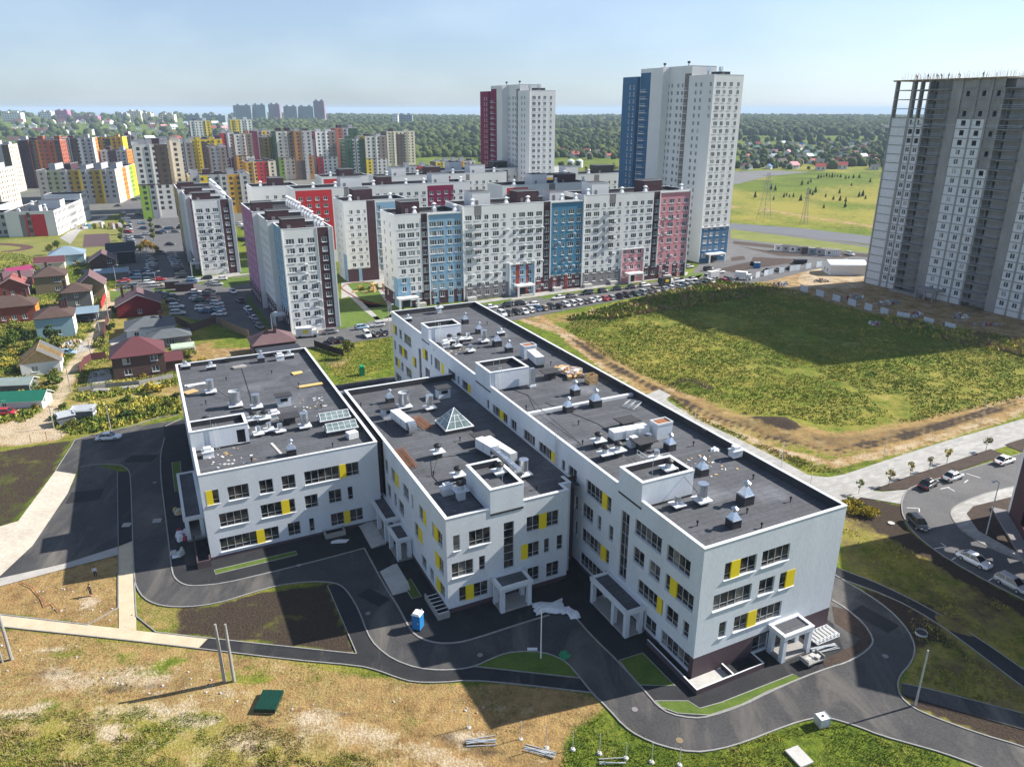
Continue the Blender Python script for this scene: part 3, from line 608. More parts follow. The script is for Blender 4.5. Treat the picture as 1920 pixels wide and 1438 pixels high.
def crate(m):
    for z in (0, .45, .9, 1.3): 
        for x in (-.8, .72): m.box(x, -.8, z, x + .08, .8, z + .3, WOOD)
        for y in (-.8, .72): m.box(-.72, y, z, .72, y + .08, z + .3, WOOD)
    for x in (-.82, .74):
        for y in (-.82, .74): m.box(x, y, 0, x + .1, y + .1, 1.6, WOOD)
loose("wooden_crate", "open slatted wooden crate beside the waste pile on the right roof", "crate", 17.4, 50.6, ZC, crate)
def frames(m):
    for k in range(4):
        x = k * .35; 
        for a, b in (((x, -1, .1 + k * .08), (x + 2, -1, .1 + k * .08)), ((x, 1, .1 + k * .08), (x + 2, 1, .1 + k * .08)), ((x, -1, .1 + k * .08), (x, 1, .1 + k * .08)), ((x + 2, -1, .1 + k * .08), (x + 2, 1, .1 + k * .08)), ((x, 0, .1 + k * .08), (x + 2, 0, .1 + k * .08))): m.tube(a, b, .05, ALU, 4)
loose("scaffold_pile", "loose metal scaffold frames lying by the right parapet", "scaffold frames", 16.4, 38.2, ZC, frames, .5)
loose("plastic_bag", "pale blue plastic sheet crumpled by the right parapet", "plastic sheet", 18.9, 20.4, ZC, lambda m: [m.rbox(random.gauss(0, .4), random.gauss(0, .4), 0, random.uniform(.1, .35), .7, .6, random.random() * 3, FOIL, tx=.5, ty=.5) for _ in range(6)])
def bits(m):
    for i in range(26): m.rbox(random.uniform(-3, 3), random.uniform(-3, 3), 0, .05, random.uniform(.1, .5), random.uniform(.1, .4), random.random() * 3, random.choice((FOIL, WOOD, CONCL)))
for a, b, z, t in ((-41, 54.5, ZA, "front left of the left roof"), (-27, 70, ZA, "right half of the left roof"), (-8, 33, ZA, "front right of the middle roof"), (2.5, 78, ZC, "far part of the right roof"), (14.5, 17, ZC, "right roof near the front stair head")):
    o = loose("roof_litter", "scattered pale scraps on the " + t, "litter", a, b, z + .01, bits); o["kind"] = "stuff"
# ================================================================ GROUND
def vnoise(x, y, s, seed=0):
    r = np.random.default_rng(seed); t = r.random((64, 64)); u = x / s; v = y / s
    i = np.floor(u).astype(int); j = np.floor(v).astype(int); fu = u - i; fv = v - j
    fu = fu * fu * (3 - 2 * fu); fv = fv * fv * (3 - 2 * fv); g = lambda a, b: t[a % 64, b % 64]
    return (g(i, j) * (1 - fu) * (1 - fv) + g(i + 1, j) * fu * (1 - fv) + g(i, j + 1) * (1 - fu) * fv + g(i + 1, j + 1) * fu * fv)
def fbm(x, y, s, seed=0, o=4): return sum(vnoise(x, y, s / 2 ** k, seed + k) * .5 ** k for k in range(o)) / sum(.5 ** k for k in range(o))
def smooth(t): t = np.clip(t, 0, 1); return t * t * (3 - 2 * t)
def hill(x, y):
    """far relief: flat town, then a wooded ridge, then low plain to the river"""
    z = smooth((y - 950) / 1500) * (8 + 16 * fbm(x, y, 900, 5)) + 20 * smooth((-x - 500) / 1500) * smooth((y - 800) / 900)
    z = z * (1 - smooth((y - 3300) / 900)) - 70 * smooth((y - 3500) / 1500)
    return z
def axis(lo, hi, step, far_lo, far_hi, g=1.13):
    a = list(np.arange(lo, hi + step / 2, step)); s = step; x = a[-1]
    while x < far_hi: s *= g; x += s; a.append(x)
    s = step; x = a[0]; b = []
    while x > far_lo: s *= g; x -= s; b.append(x)
    return np.array(b[::-1] + a)
XS = axis(-130, 180, 1.0, -45000, 45000); YS = axis(34, 300, 1.0, -600, 50000, 1.09)
GX, GY = np.meshgrid(XS, YS); PX = GX.ravel(); PY = GY.ravel(); MASK = np.zeros((len(PX), 4), np.float32)
def inside_dist(poly, x, y):
    ins = np.zeros(len(x), bool); dm = np.full(len(x), 1e9); n = len(poly)
    for i in range(n):
        x1, y1 = poly[i]; x2, y2 = poly[(i + 1) % n]
        c = ((y1 > y) != (y2 > y)) & (x < (x2 - x1) * (y - y1) / (y2 - y1 + 1e-12) + x1); ins ^= c
        dx, dy = x2 - x1, y2 - y1; t = np.clip(((x - x1) * dx + (y - y1) * dy) / (dx * dx + dy * dy + 1e-9), 0, 1)
        dm = np.minimum(dm, np.hypot(x - x1 - t * dx, y - y1 - t * dy))
    return np.where(ins, dm, -dm)
def line_dist(pts, x, y):
    dm = np.full(len(x), 1e9)
    for (x1, y1), (x2, y2) in zip(pts, pts[1:]):
        dx, dy = x2 - x1, y2 - y1; t = np.clip(((x - x1) * dx + (y - y1) * dy) / (dx * dx + dy * dy + 1e-9), 0, 1)
        dm = np.minimum(dm, np.hypot(x - x1 - t * dx, y - y1 - t * dy))
    return dm
def paint(pixels, ch, val, soft=2.0, line=0, world=False, to=False):
    P = [(p[0], p[1]) for p in pixels] if world else [tuple(G(*p).xy) for p in pixels]
    xs, ys = zip(*P); pad = soft + line
    s = (PX > min(xs) - pad) & (PX < max(xs) + pad) & (PY > min(ys) - pad) & (PY < max(ys) + pad)
    if line: w = np.clip((line - line_dist(P, PX[s], PY[s])) / soft + .5, 0, 1)
    else: w = np.clip(inside_dist(P, PX[s], PY[s]) / soft + .5, 0, 1)
    for c, v in zip(ch, val if isinstance(val, tuple) else (val,) * len(ch)):
        k = "DYSB".index(c); MASK[s, k] = MASK[s, k] * (1 - w) + v * w
# D tan dirt, Y dry yellow growth, S dark soil, B bright sand
MASK[:, 1] = .25 + .3 * smooth((PY - 260) / 300)
town = [(-10, 300), (900, 300), (1300, 330), (1300, 600), (950, 620), (330, 600), (-10, 640)]
FORE = [(-200, 1172), (0, 1175), (219, 1198), (547, 1237), (775, 1279), (965, 1282), (1112, 1299), (1140, 1328), (1105, 1348), (1068, 1375), (1050, 1470), (1000, 1700), (-400, 1700)]
paint(FORE, "DYSB", (.78, .34, .14, .08), 1.5)
paint([(-200, 1300), (100, 1335), (260, 1320), (480, 1352), (600, 1395), (700, 1425), (760, 1480), (700, 1700), (-400, 1700)], "DYB", (.46, .6, .22), 4)
paint([(-100, 1195), (0, 1200), (180, 1225), (380, 1250), (560, 1280), (620, 1320), (400, 1310), (200, 1300), (0, 1290)], "DS", (.9, .3), 4)
rg = random.Random(4)
for _ in range(34):
    a, b = rg.uniform(0, 1000), rg.uniform(1215, 1390); p = G(a, b); r_ = rg.uniform(.4, 1.7); c_, v_ = rg.choice((("D", .1), ("D", .1), ("B", .85), ("S", .6), ("DY", (.15, .15)), ("B", .7)))
    if inside_dist([tuple(G(*q).xy) for q in FORE], np.array([p.x]), np.array([p.y]))[0] > 2: paint([(p.x + r_ * (1.5 + .5 * math.sin(3 * t + a)) * math.cos(t), p.y + r_ * (.6 + .25 * math.cos(2 * t + b)) * math.sin(t)) for t in np.linspace(0, 6.28, 11)[:-1]], c_, v_, 1.0, world=True)
for ln in ([(-50, 1300), (120, 1288), (300, 1298), (470, 1330), (640, 1372), (820, 1405)], [(30, 1250), (200, 1262), (380, 1288), (520, 1318)]): paint(ln, "DB", (.95, .45), 1.2, line=.25); paint([(x, y + 12) for x, y in ln], "DS", (.95, .5), 1.0, line=.2)
paint([(150, 1262), (240, 1250), (330, 1262), (300, 1292), (190, 1300)], "B", .62, 4); paint([(60, 1255), (130, 1250), (150, 1275), (80, 1280)], "B", .7, 2)
paint([(190, 1330), (330, 1320), (400, 1345), (300, 1360)], "B", .6, 2)
paint([(560, 1340), (640, 1362), (760, 1395), (900, 1440)], "DB", (.95, .68), 2.0, line=.8); paint([(560, 1385), (680, 1395), (800, 1440)], "B", .5, 2, line=.6)
paint([(620, 1330), (760, 1365), (900, 1400), (1000, 1438)], "DS", (.85, .55), 1.5, line=.7)
paint([(690, 1300), (850, 1290), (1110, 1310), (1100, 1345), (930, 1375), (820, 1360)], "DS", (.95, .25), 2)
paint([(-100, 1100), (0, 1098), (119, 1066), (221, 1040), (223, 1178), (0, 1150), (-100, 1140)], "DS", (.95, .12), .8)
paint([(150, 1120), (185, 1118), (190, 1135), (150, 1142)], "B", .9, 1)
paint([(-300, 860), (0, 845), (136, 824), (104, 883), (34, 977), (0, 988), (-300, 1040)], "DS", (.3, .62), 1)
paint([(256, 1100), (300, 1136), (385, 1136), (470, 1112), (615, 1092), (669, 1226), (401, 1198), (257, 1181)], "DS", (.5, .72), .8)
paint([(257, 1100), (290, 1136), (330, 1140), (330, 1185), (257, 1181)], "S", .15, 1.5)
# right side strip between road and parking
paint([(1560, 940), (1700, 950), (1730, 1025), (1920, 1150), (2100, 1260), (2100, 1500), (1690, 1310), (1700, 1180), (1580, 1060)], "DSY", (.42, .42, .6), 2)
paint([(1583, 935), (1610, 929), (1693, 950), (1690, 975), (1700, 990), (1734, 1020), (1853, 1093), (1920, 1128), (2100, 1230), (2100, 1260), (1920, 1150), (1789, 1078), (1720, 1032), (1640, 990)], "DS", (.1, .95), .8)
paint([(1574, 1086), (1619, 1110), (1665, 1143), (1700, 1185), (1716, 1215), (1752, 1200), (1834, 1240), (1700, 1130)], "DS", (.6, .75), 1)
paint([(1690, 1290), (1712, 1326), (1920, 1400), (2100, 1460), (2100, 1400), (1920, 1368)], "DS", (.5, .8), .8)
paint([(1560, 1137), (1587, 1141), (1620, 1169), (1637, 1196), (1635, 1210), (1583, 1244), (1545, 1252), (1540, 1235), (1600, 1205)], "DS", (.35, .9), .6)
# field with tracks
FIELD = [(1060, 615), (1085, 590), (1330, 535), (1440, 530), (1640, 590), (1920, 640), (2200, 700), (2200, 760), (1920, 745), (1720, 790), (1560, 800), (1400, 775), (1250, 725), (1130, 665)]
paint(FIELD, "DY", (.14, .38), 3)
paint([(950, 592), (1060, 585), (1160, 585), (1110, 620), (1160, 680), (1260, 735), (1400, 795), (1560, 850), (1700, 825), (1920, 770), (2200, 700), (2200, 660), (1920, 745), (1700, 785), (1560, 808), (1420, 780), (1290, 735), (1180, 680), (1120, 625), (1060, 610)], "DY", (.50, .3), 4)
for ln in ([(960, 590), (1050, 620), (1130, 680), (1240, 745), (1330, 790), (1450, 840), (1560, 868), (1640, 850), (1760, 815), (1920, 765), (2150, 700)], [(1000, 590), (1090, 640), (1180, 700), (1290, 745), (1400, 800), (1520, 830), (1700, 805), (1920, 745)]):
    paint(ln, "DB", (.9, .35), 1.6, line=1.3); paint(ln, "B", .55, .9, line=.3)
paint([(1270, 770), (1460, 850), (1590, 880), (1560, 893), (1463, 862), (1300, 785)], "S", .45, 1.5)
paint([(1060, 640), (1130, 690), (1240, 742), (1330, 785), (1440, 822), (1560, 850), (1700, 828), (1900, 775), (1900, 750), (1720, 795), (1560, 815), (1420, 792), (1290, 745), (1180, 695), (1110, 640)], "DSB", (.85, .46, .12), 3)
for o_ in (-16, -8, 7, 15): paint([(960, 592 + o_ * .2), (1050, 622 + o_ * .4), (1130, 682 + o_ * .6), (1240, 747 + o_), (1330, 792 + o_), (1450, 838 + o_), (1560, 862 + o_), (1700, 830 + o_), (1920, 762 + o_)], "DS" if o_ % 2 == 0 else "DB", (.9, .75) if o_ % 2 == 0 else (.95, .6), .8, line=.3)
for a, b, r_ in ((1272, 722, 2.2), (1290, 718, 2.0), (1308, 725, 1.6), (1325, 731, 1.3), (1445, 792, 2.2), (1462, 797, 2.4), (1480, 802, 1.6), (1425, 786, 1.3), (1395, 775, 1.0), (1250, 712, 1.0)):
    p = G(a, b); paint([(p.x + r_ * (1.2 + .4 * math.sin(3 * t + a)) * math.cos(t), p.y + r_ * (.75 + .3 * math.cos(2 * t + b)) * math.sin(t)) for t in np.linspace(0, 6.28, 13)[:-1]], "S", .95, 1.6, world=True)
paint([(1200, 745), (1260, 745), (1300, 782), (1390, 822), (1380, 812)], "DY", (.1, .1), 1.5)
# construction yard
paint([(1400, 515), (1625, 470), (1700, 520), (2000, 590), (2200, 700), (1920, 640), (1640, 590), (1440, 545)], "DBS", (.8, .35, .35), 3)
paint([(1500, 505), (1620, 500), (1620, 540), (1500, 540)], "B", .6, 2)
# left side: village ground
paint([(-300, 600), (-10, 560), (330, 590), (480, 660), (600, 660), (560, 760), (340, 780), (140, 820), (-300, 860)], "DY", (.28, .55), 5)
paint([(-300, 800), (0, 795), (60, 775), (110, 770), (140, 800), (110, 825), (0, 838), (-300, 850)], "DB", (.95, .7), 1.5)
for ln, w in (([(-60, 812), (40, 805), (85, 780), (110, 745), (122, 715), (135, 690), (160, 660), (185, 615), (205, 570), (215, 545)], 1.9), ([(160, 660), (195, 600), (212, 560), (205, 540)], 1.6)):
    paint(ln, "DBSY", (1, .75, 0, .2), 1.5, line=w)
paint([(130, 745), (335, 715), (340, 745), (250, 765), (140, 768)], "DB", (.8, .25), 2)
paint([(395, 655), (500, 650), (520, 680), (395, 690)], "DB", (.9, .3), 2); paint([(350, 650), (395, 640), (395, 690), (350, 690)], "D", .7, 2)
paint([(60, 640), (150, 630), (150, 665), (70, 670)], "D", .8, 2)
paint([(585, 650), (730, 630), (735, 690), (640, 725)], "DY", (.08, .45), 2); paint([(600, 675), (660, 670), (640, 700)], "DB", (.6, .3), 2)
# far field beyond the towers
paint([(-300, 540), (-10, 560), (330, 560), (330, 600), (300, 760), (-10, 760), (-300, 700)], "D", .42, 5)
FARF = [(1372, 330), (1500, 318), (1660, 330), (1660, 440), (1372, 412)]
paint(FARF, "DYS", (.12, .62, .12), 12); paint([(1365, 388), (1440, 394), (1520, 408), (1640, 425)], "DB", (.8, .3), 6, line=4)
paint([(1040, 310), (1180, 310), (1180, 345), (1040, 340)], "DYB", (.5, .7, .2), 15)
tm = (PY > 620) & (PY < 5000) & ~((PX > 120) & (PX < 420) & (PY < 900)); MASK[tm, 0] *= .5; MASK[tm, 1] *= .15
vv = fbm(PX, PY, 45, 77) - .5; MASK[:, 1] = np.clip(MASK[:, 1] + vv * .9, 0, 1); ff = np.clip(inside_dist([tuple(G(*p).xy) for p in FARF], PX, PY) / 10, 0, 1); MASK[:, 1] -= ff * np.clip(fbm(PX, PY, 70, 5) - .42, 0, 1) * 2.2; MASK[:, 2] += ff * np.clip(fbm(PX, PY, 30, 15) - .5, 0, 1) * 1.4; MASK = np.clip(MASK, 0, 1)
N_ = len(PX); HX = hill(PX, PY) - .04
bump = np.clip(MASK[:, 0] - .3, 0, 1) * (fbm(PX, PY, 5, 21) - .5) * .5
infore = np.clip(inside_dist([tuple(G(*p).xy) for p in FORE], PX, PY) / 3, 0, 1)
fld = np.clip(inside_dist([tuple(G(*p).xy) for p in FIELD], PX, PY) / 4, 0, 1)
HX = HX + infore * (bump * 1.0 + .15 * fbm(PX, PY, 9, 3)) + fld * (.5 * fbm(PX, PY, 14, 9))
for c in ((1290, 722, 2.6, 1.0), (1460, 795, 3.6, 1.3), (1320, 728, 2, .8), (1820, 1165, 2.0, .5)):
    p = G(c[0], c[1]); HX += c[3] * np.exp(-(((PX - p.x) / 1.5) ** 2 + (PY - p.y) ** 2) / c[2] ** 2) * (.7 + .6 * fbm(PX, PY, 2, 31))
nx, ny = len(XS), len(YS)
me = bpy.data.meshes.new("ground"); co = np.stack([PX, PY, HX], 1).astype(np.float32)
ii, jj = np.meshgrid(np.arange(nx - 1), np.arange(ny - 1)); q = (jj * nx + ii).ravel()
F_ = np.stack([q, q + 1, q + nx + 1, q + nx], 1).astype(np.int32)
def np_mesh(me, co, F, mats, mi=None, smooth_=False):
    k = F.shape[1]; me.vertices.add(len(co)); me.vertices.foreach_set("co", co.astype(np.float32).ravel())
    me.loops.add(F.size); me.loops.foreach_set("vertex_index", F.astype(np.int32).ravel())
    me.polygons.add(len(F)); me.polygons.foreach_set("loop_start", np.arange(0, F.size, k, dtype=np.int32))
    me.polygons.foreach_set("loop_total", np.full(len(F), k, np.int32))
    for m in mats: me.materials.append(m)
    if mi is not None: me.polygons.foreach_set("material_index", mi.astype(np.int32))
    if smooth_: me.polygons.foreach_set("use_smooth", np.ones(len(F), bool))
    me.update(calc_edges=True); me.validate()
def ground_material():
    m = bpy.data.materials.new("open_ground"); m.use_nodes = True; t = m.node_tree; N = t.nodes; Lk = t.links
    b = N["Principled BSDF"]; b.inputs["Roughness"].default_value = .95; b.inputs["Specular IOR Level"].default_value = .1
    at = N.new("ShaderNodeAttribute"); at.attribute_name = "mask"; at.attribute_type = 'GEOMETRY'
    sep = N.new("ShaderNodeSeparateColor"); Lk.new(at.outputs["Color"], sep.inputs[0]); geo = N.new("ShaderNodeNewGeometry")
    def noise(s, d=5, r=.6):
        n = N.new("ShaderNodeTexNoise"); n.inputs["Scale"].default_value = s; n.inputs["Detail"].default_value = d; n.inputs["Roughness"].default_value = r
        Lk.new(geo.outputs["Position"], n.inputs["Vector"]); return n.outputs[0]
    def mth(op, a, c, clamp=False):
        n = N.new("ShaderNodeMath"); n.operation = op; n.use_clamp = clamp
        for i, v in enumerate((a, c)):
            if isinstance(v, (int, float)): n.inputs[i].default_value = v
            else: Lk.new(v, n.inputs[i])
        return n.outputs[0]
    def mix(f, a, c):
        n = N.new("ShaderNodeMix"); n.data_type = 'RGBA'
        if isinstance(f, (int, float)): n.inputs[0].default_value = f
        else: Lk.new(f, n.inputs[0])
        for i, v in ((6, a), (7, c)):
            if isinstance(v, tuple): n.inputs[i].default_value = (*v, 1)
            else: Lk.new(v, n.inputs[i])
        return n.outputs[2]
    na, nb, nc, nd = noise(.12, 6), noise(.7, 6, .7), noise(3.5, 4, .7), noise(.035, 4)
    def band(mask, n1, sharp=5.0, amp=1.6):
        x = mth('ADD', mask, mth('MULTIPLY', mth('SUBTRACT', n1, .5), amp)); return mth('MULTIPLY', mth('SUBTRACT', x, .5 - .5 / sharp), sharp, True)
    nm = mth('ADD', mth('MULTIPLY', na, .45), mth('ADD', mth('MULTIPLY', nb, .35), mth('MULTIPLY', nc, .2)))
    nm2 = mth('ADD', mth('MULTIPLY', noise(.25, 6), .5), mth('ADD', mth('MULTIPLY', noise(1.3, 5, .7), .3), mth('MULTIPLY', nc, .2)))
    green = mix(band(mth('MULTIPLY', nd, 1.0), nb, 2.5), (.065, .10, .012), (.155, .20, .024))
    green = mix(band(sep.outputs[1], nm2, 3.0, 2.2), green, (.27, .24, .05))
    dirt = mix(band(noise(.22, 7, .65), nb, 2.0, 1.4), (.16, .088, .038), (.40, .245, .105))
    dirt = mix(mth("MULTIPLY", band(noise(.5, 6, .7), nc, 3.0, .8), mth("MULTIPLY", sep.outputs[1], 1.1), True), dirt, (.36, .31, .12))
    dirt = mix(band(sep.outputs[2], nm2, 4.0, 1.6), dirt, (.62, .52, .38)) if False else dirt
    c = mix(band(sep.outputs[0], mth("ADD", mth("MULTIPLY", nm, .85), mth("MULTIPLY", noise(7, 3, .7), .15)), 2.6, 2.6), green, dirt)
    c = mix(band(at.outputs["Alpha"], nm2, 2.2, 3.0), c, mix(nc, (.36, .28, .18), (.60, .50, .36)))
    c = mix(band(sep.outputs[2], nm, 4.0, 1.8), c, mix(nc, (.028, .022, .018), (.085, .062, .045)))
    vr = N.new("ShaderNodeMapRange"); Lk.new(nc, vr.inputs[0]); vr.inputs[1].default_value = .3; vr.inputs[2].default_value = .7; vr.inputs[3].default_value = .84; vr.inputs[4].default_value = 1.15
    sc = N.new("ShaderNodeVectorMath"); sc.operation = 'SCALE'; Lk.new(c, sc.inputs[0]); Lk.new(vr.outputs[0], sc.inputs["Scale"])
    Lk.new(sc.outputs[0], b.inputs["Base Color"])
    bp = N.new("ShaderNodeBump"); bp.inputs["Strength"].default_value = .7; bp.inputs["Distance"].default_value = .35; Lk.new(nc, bp.inputs["Height"]); Lk.new(bp.outputs[0], b.inputs["Normal"])
    return m
GROUNDM = ground_material()
np_mesh(me, co, F_, [GROUNDM], smooth_=True)
att = me.attributes.new("mask", 'FLOAT_COLOR', 'POINT'); att.data.foreach_set("color", MASK.ravel())
tag(link("ground", me), kind="structure")
KERBM = mat("kerb_stone", (.27, .265, .255), .9, .18, 1.2)
ASPH = mat("new_asphalt", (.036, .036, .039), .88, .3, .25, bump=.06, fine=4, col2=(.072, .071, .072))
def dusty(m, col, lo=.52, hi=.72, sc=.16, stretch=(1, .35, 1), amt=.75):
    t = m.node_tree; N = t.nodes; b = N["Principled BSDF"]; old = b.inputs["Base Color"].links[0].from_socket; geo = N.new("ShaderNodeNewGeometry")
    mp = N.new("ShaderNodeMapping"); mp.inputs["Scale"].default_value = stretch; mp.inputs["Rotation"].default_value = (0, 0, .5); t.links.new(geo.outputs["Position"], mp.inputs["Vector"])
    n = N.new("ShaderNodeTexNoise"); n.inputs["Scale"].default_value = sc; n.inputs["Detail"].default_value = 9; n.inputs["Roughness"].default_value = .68; n.inputs["Distortion"].default_value = .8; t.links.new(mp.outputs[0], n.inputs["Vector"])
    r = N.new("ShaderNodeMapRange"); r.inputs[1].default_value = lo; r.inputs[2].default_value = hi; r.inputs[4].default_value = amt; t.links.new(n.outputs[0], r.inputs[0])
    x = N.new("ShaderNodeMix"); x.data_type = 'RGBA'; x.inputs[7].default_value = (*col, 1); t.links.new(r.outputs[0], x.inputs[0]); t.links.new(old, x.inputs[6]); t.links.new(x.outputs[2], b.inputs["Base Color"])
dusty(ASPH, (.17, .155, .135), .48, .70)
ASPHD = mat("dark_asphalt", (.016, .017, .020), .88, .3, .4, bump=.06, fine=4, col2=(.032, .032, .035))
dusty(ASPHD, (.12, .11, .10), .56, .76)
STREET = mat("worn_asphalt", (.085, .085, .09), .9, .2, .2, fine=3, col2=(.14, .138, .138))
TILES = mat("grey_paving_tiles", (.34, .34, .34), .85, .2, .5, fine=1.5)
def tiles_mat(name, a, b_, sc=1.0):
    m = mat(name, a, .85, .15, .3); t = m.node_tree; N = t.nodes; b = N["Principled BSDF"]; old = b.inputs["Base Color"].links[0].from_socket
    geo = N.new("ShaderNodeNewGeometry"); mp = N.new("ShaderNodeMapping"); mp.inputs["Rotation"].default_value = (0, 0, -GRID); t.links.new(geo.outputs["Position"], mp.inputs["Vector"])
    w = N.new("ShaderNodeTexBrick"); w.inputs["Scale"].default_value = sc; w.inputs["Brick Width"].default_value = 1.6; w.inputs["Row Height"].default_value = .6; w.inputs["Mortar Size"].default_value = .02
    w.inputs["Color1"].default_value = (*[c / a[0] for c in a], 1); w.inputs["Color2"].default_value = (*[c / a[0] for c in b_], 1); w.inputs["Mortar"].default_value = (.7, .7, .7, 1); t.links.new(mp.outputs[0], w.inputs["Vector"])
    mu = N.new("ShaderNodeMix"); mu.data_type = 'RGBA'; mu.blend_type = 'MULTIPLY'; mu.inputs[0].default_value = 1; t.links.new(old, mu.inputs[6]); t.links.new(w.outputs["Color"], mu.inputs[7]); t.links.new(mu.outputs[2], b.inputs["Base Color"]); return m
TILE = tiles_mat("paving_slabs", (.30, .297, .29), (.39, .385, .375)); dusty(TILE, (.26, .24, .21), .5, .7, .3, (1, 1, 1), .6)
TANP = mat("tan_pavers", (.46, .37, .25), .9, .2, .6, fine=5, col2=(.60, .50, .36))
SANDP = mat("sandy_concrete", (.42, .37, .30), .9, .2, .25, fine=2, col2=(.60, .54, .45)); LIGHTP = mat("pale_concrete_path", (.38, .36, .33), .9, .2, .4)
LAWN = mat("lawn_grass", (.055, .10, .012), .95, .3, .5, fine=5, col2=(.11, .16, .025)); SOIL = mat("dark_planting_soil", (.035, .025, .02), .95, .3, .8, fine=4, col2=(.075, .05, .038), bump=.4)
# --- school grounds
inner = gp([(309, 821), (301, 850), (301, 892), (310, 965), (318, 1032), (323, 1074), (330, 1087), (346, 1097), (367, 1099), (420, 1094), (500, 1075), (560, 1060), (620, 1045), (683, 1028)])
inner2 = gp([(683, 1028), (722, 1100), (746, 1136), (771, 1184), (790, 1198), (819, 1206), (855, 1206), (892, 1197), (965, 1173), (1030, 1153)])
inner3 = gp([(1077, 1155), (1110, 1193), (1161, 1242), (1220, 1308), (1231, 1322), (1256, 1339), (1300, 1347), (1330, 1344), (1390, 1324), (1440, 1299), (1500, 1272), (1560, 1250), (1583, 1244), (1615, 1228), (1635, 1210), (1637, 1196), (1620, 1169), (1587, 1141), (1560, 1125)])
outer = gp([(249, 1014), (252, 1086), (257, 1103), (269, 1121), (291, 1133), (321, 1138), (352, 1138), (385, 1135), (420, 1128), (470, 1112), (520, 1098), (560, 1092), (600, 1090), (628, 1093), (643, 1100), (656, 1115), (673, 1144), (689, 1188), (706, 1213), (738, 1237), (782, 1253), (826, 1257), (862, 1255), (892, 1249), (921, 1235), (950, 1224), (983, 1221), (1019, 1223), (1045, 1232), (1063, 1242), (1088, 1271), (1110, 1299), (1140, 1328), (1169, 1361), (1198, 1381), (1242, 1399), (1300, 1411), (1350, 1405), (1400, 1390), (1450, 1370), (1500, 1352), (1540, 1344), (1560, 1347), (1606, 1361), (1651, 1379), (1720, 1398), (1766, 1411), (1830, 1434), (1990, 1500)])
right = gp([(2150, 1480), (1920, 1400), (1834, 1375), (1757, 1347), (1711, 1327), (1688, 1306), (1682, 1283), (1688, 1265), (1709, 1242), (1716, 1219), (1711, 1196), (1693, 1169), (1665, 1141), (1619, 1109), (1574, 1084), (1540, 1060)])
back = [loc_school(24, 30), loc_school(23, 112), loc_school(-24, 112), loc_school(-24, 104), loc_school(-55, 106)] + gp([(290, 785), (250, 800), (175, 815), (140, 826), (135, 835), (104, 883), (142, 889), (150, 876), (183, 870), (226, 872), (240, 880), (245, 892)])
sheet("asphalt_road", [Vector(p) for p in smooth_line(outer, 1)] + smooth_line(right, 1) + back, .02, ASPH)
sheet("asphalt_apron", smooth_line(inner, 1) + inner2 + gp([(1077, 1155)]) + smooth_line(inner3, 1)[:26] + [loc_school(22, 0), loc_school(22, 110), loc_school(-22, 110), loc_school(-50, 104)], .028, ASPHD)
sheet("asphalt_playground", gp([(152, 877), (183, 871), (220, 883), (222, 1024), (119, 1056), (49, 1072), (-60, 1100), (0, 1078), (61, 1023), (127, 925)]), .02, ASPH)
sheet("sandy_path", gp([(104, 883), (142, 889), (127, 925), (61, 1023), (0, 1080), (-100, 1150), (-200, 1150), (-100, 1000), (0, 987), (34, 977)]), .028, SANDP)
sheet("concrete_path", gp([(221, 1025), (222, 1040), (119, 1067), (0, 1099), (-100, 1127), (-80, 1108), (0, 1084), (119, 1057)]), .03, LIGHTP)
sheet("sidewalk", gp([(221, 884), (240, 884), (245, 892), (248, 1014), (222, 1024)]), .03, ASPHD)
sheet("paver_path", gp([(222, 1025), (249, 1014), (253, 1090), (256, 1182), (223, 1179)]), .034, TANP)
sheet("paver_path", gp([(-100, 1140), (0, 1152), (222, 1178), (256, 1182), (390, 1197), (372, 1215), (219, 1198), (0, 1175), (-100, 1164)]), .038, TANP)
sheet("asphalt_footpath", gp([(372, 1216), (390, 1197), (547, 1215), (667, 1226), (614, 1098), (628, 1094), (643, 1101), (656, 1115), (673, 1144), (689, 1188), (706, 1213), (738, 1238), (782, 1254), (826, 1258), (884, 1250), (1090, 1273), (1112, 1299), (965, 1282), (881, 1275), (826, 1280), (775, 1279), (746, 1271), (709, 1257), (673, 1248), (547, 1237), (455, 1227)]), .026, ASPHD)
sheet("lawn_triangle", gp([(884, 1249), (921, 1236), (950, 1225), (983, 1222), (1019, 1224), (1045, 1233), (1063, 1243), (1088, 1271)]), .05, LAWN)
SHADL = mat("sparse_lawn", (.06, .07, .018), .95, .3, .6, fine=5, col2=(.10, .085, .04))
for p in ([(402, 1069), (555, 1033), (558, 1040), (404, 1077)], [(1228, 1314), (1290, 1314), (1312, 1328), (1352, 1317), (1487, 1264), (1504, 1271), (1440, 1296), (1390, 1321), (1330, 1341), (1270, 1337), (1240, 1326)]): sheet("lawn_strip", gp(p), .05, LAWN); kerb("kerb", gp(p + p[:1]), w=.15, h=.1, sm=0)
for p in ([(1161, 1238), (1205, 1224), (1266, 1286), (1197, 1284)], [(754, 1094), (770, 1085), (790, 1118), (773, 1123)], [(322, 868), (338, 865), (342, 920), (328, 922)]): sheet("lawn_bed", gp(p), .05, LAWN); kerb("kerb", gp(p + p[:1]), w=.14, h=.1, sm=0)
sheet("planting_bed", gp([(1560, 1137), (1587, 1143), (1618, 1170), (1634, 1196), (1632, 1209), (1583, 1242), (1548, 1250), (1540, 1238), (1600, 1210), (1612, 1198), (1565, 1168)]), .045, SOIL)
sheet("asphalt_footpath", gp([(1540, 1045), (1578, 1068), (1651, 1096), (1743, 1141), (1834, 1196), (1920, 1256), (2100, 1380), (2100, 1420), (1920, 1290), (1834, 1224), (1752, 1164), (1674, 1121), (1574, 1084), (1540, 1066)]), .03, ASPHD)
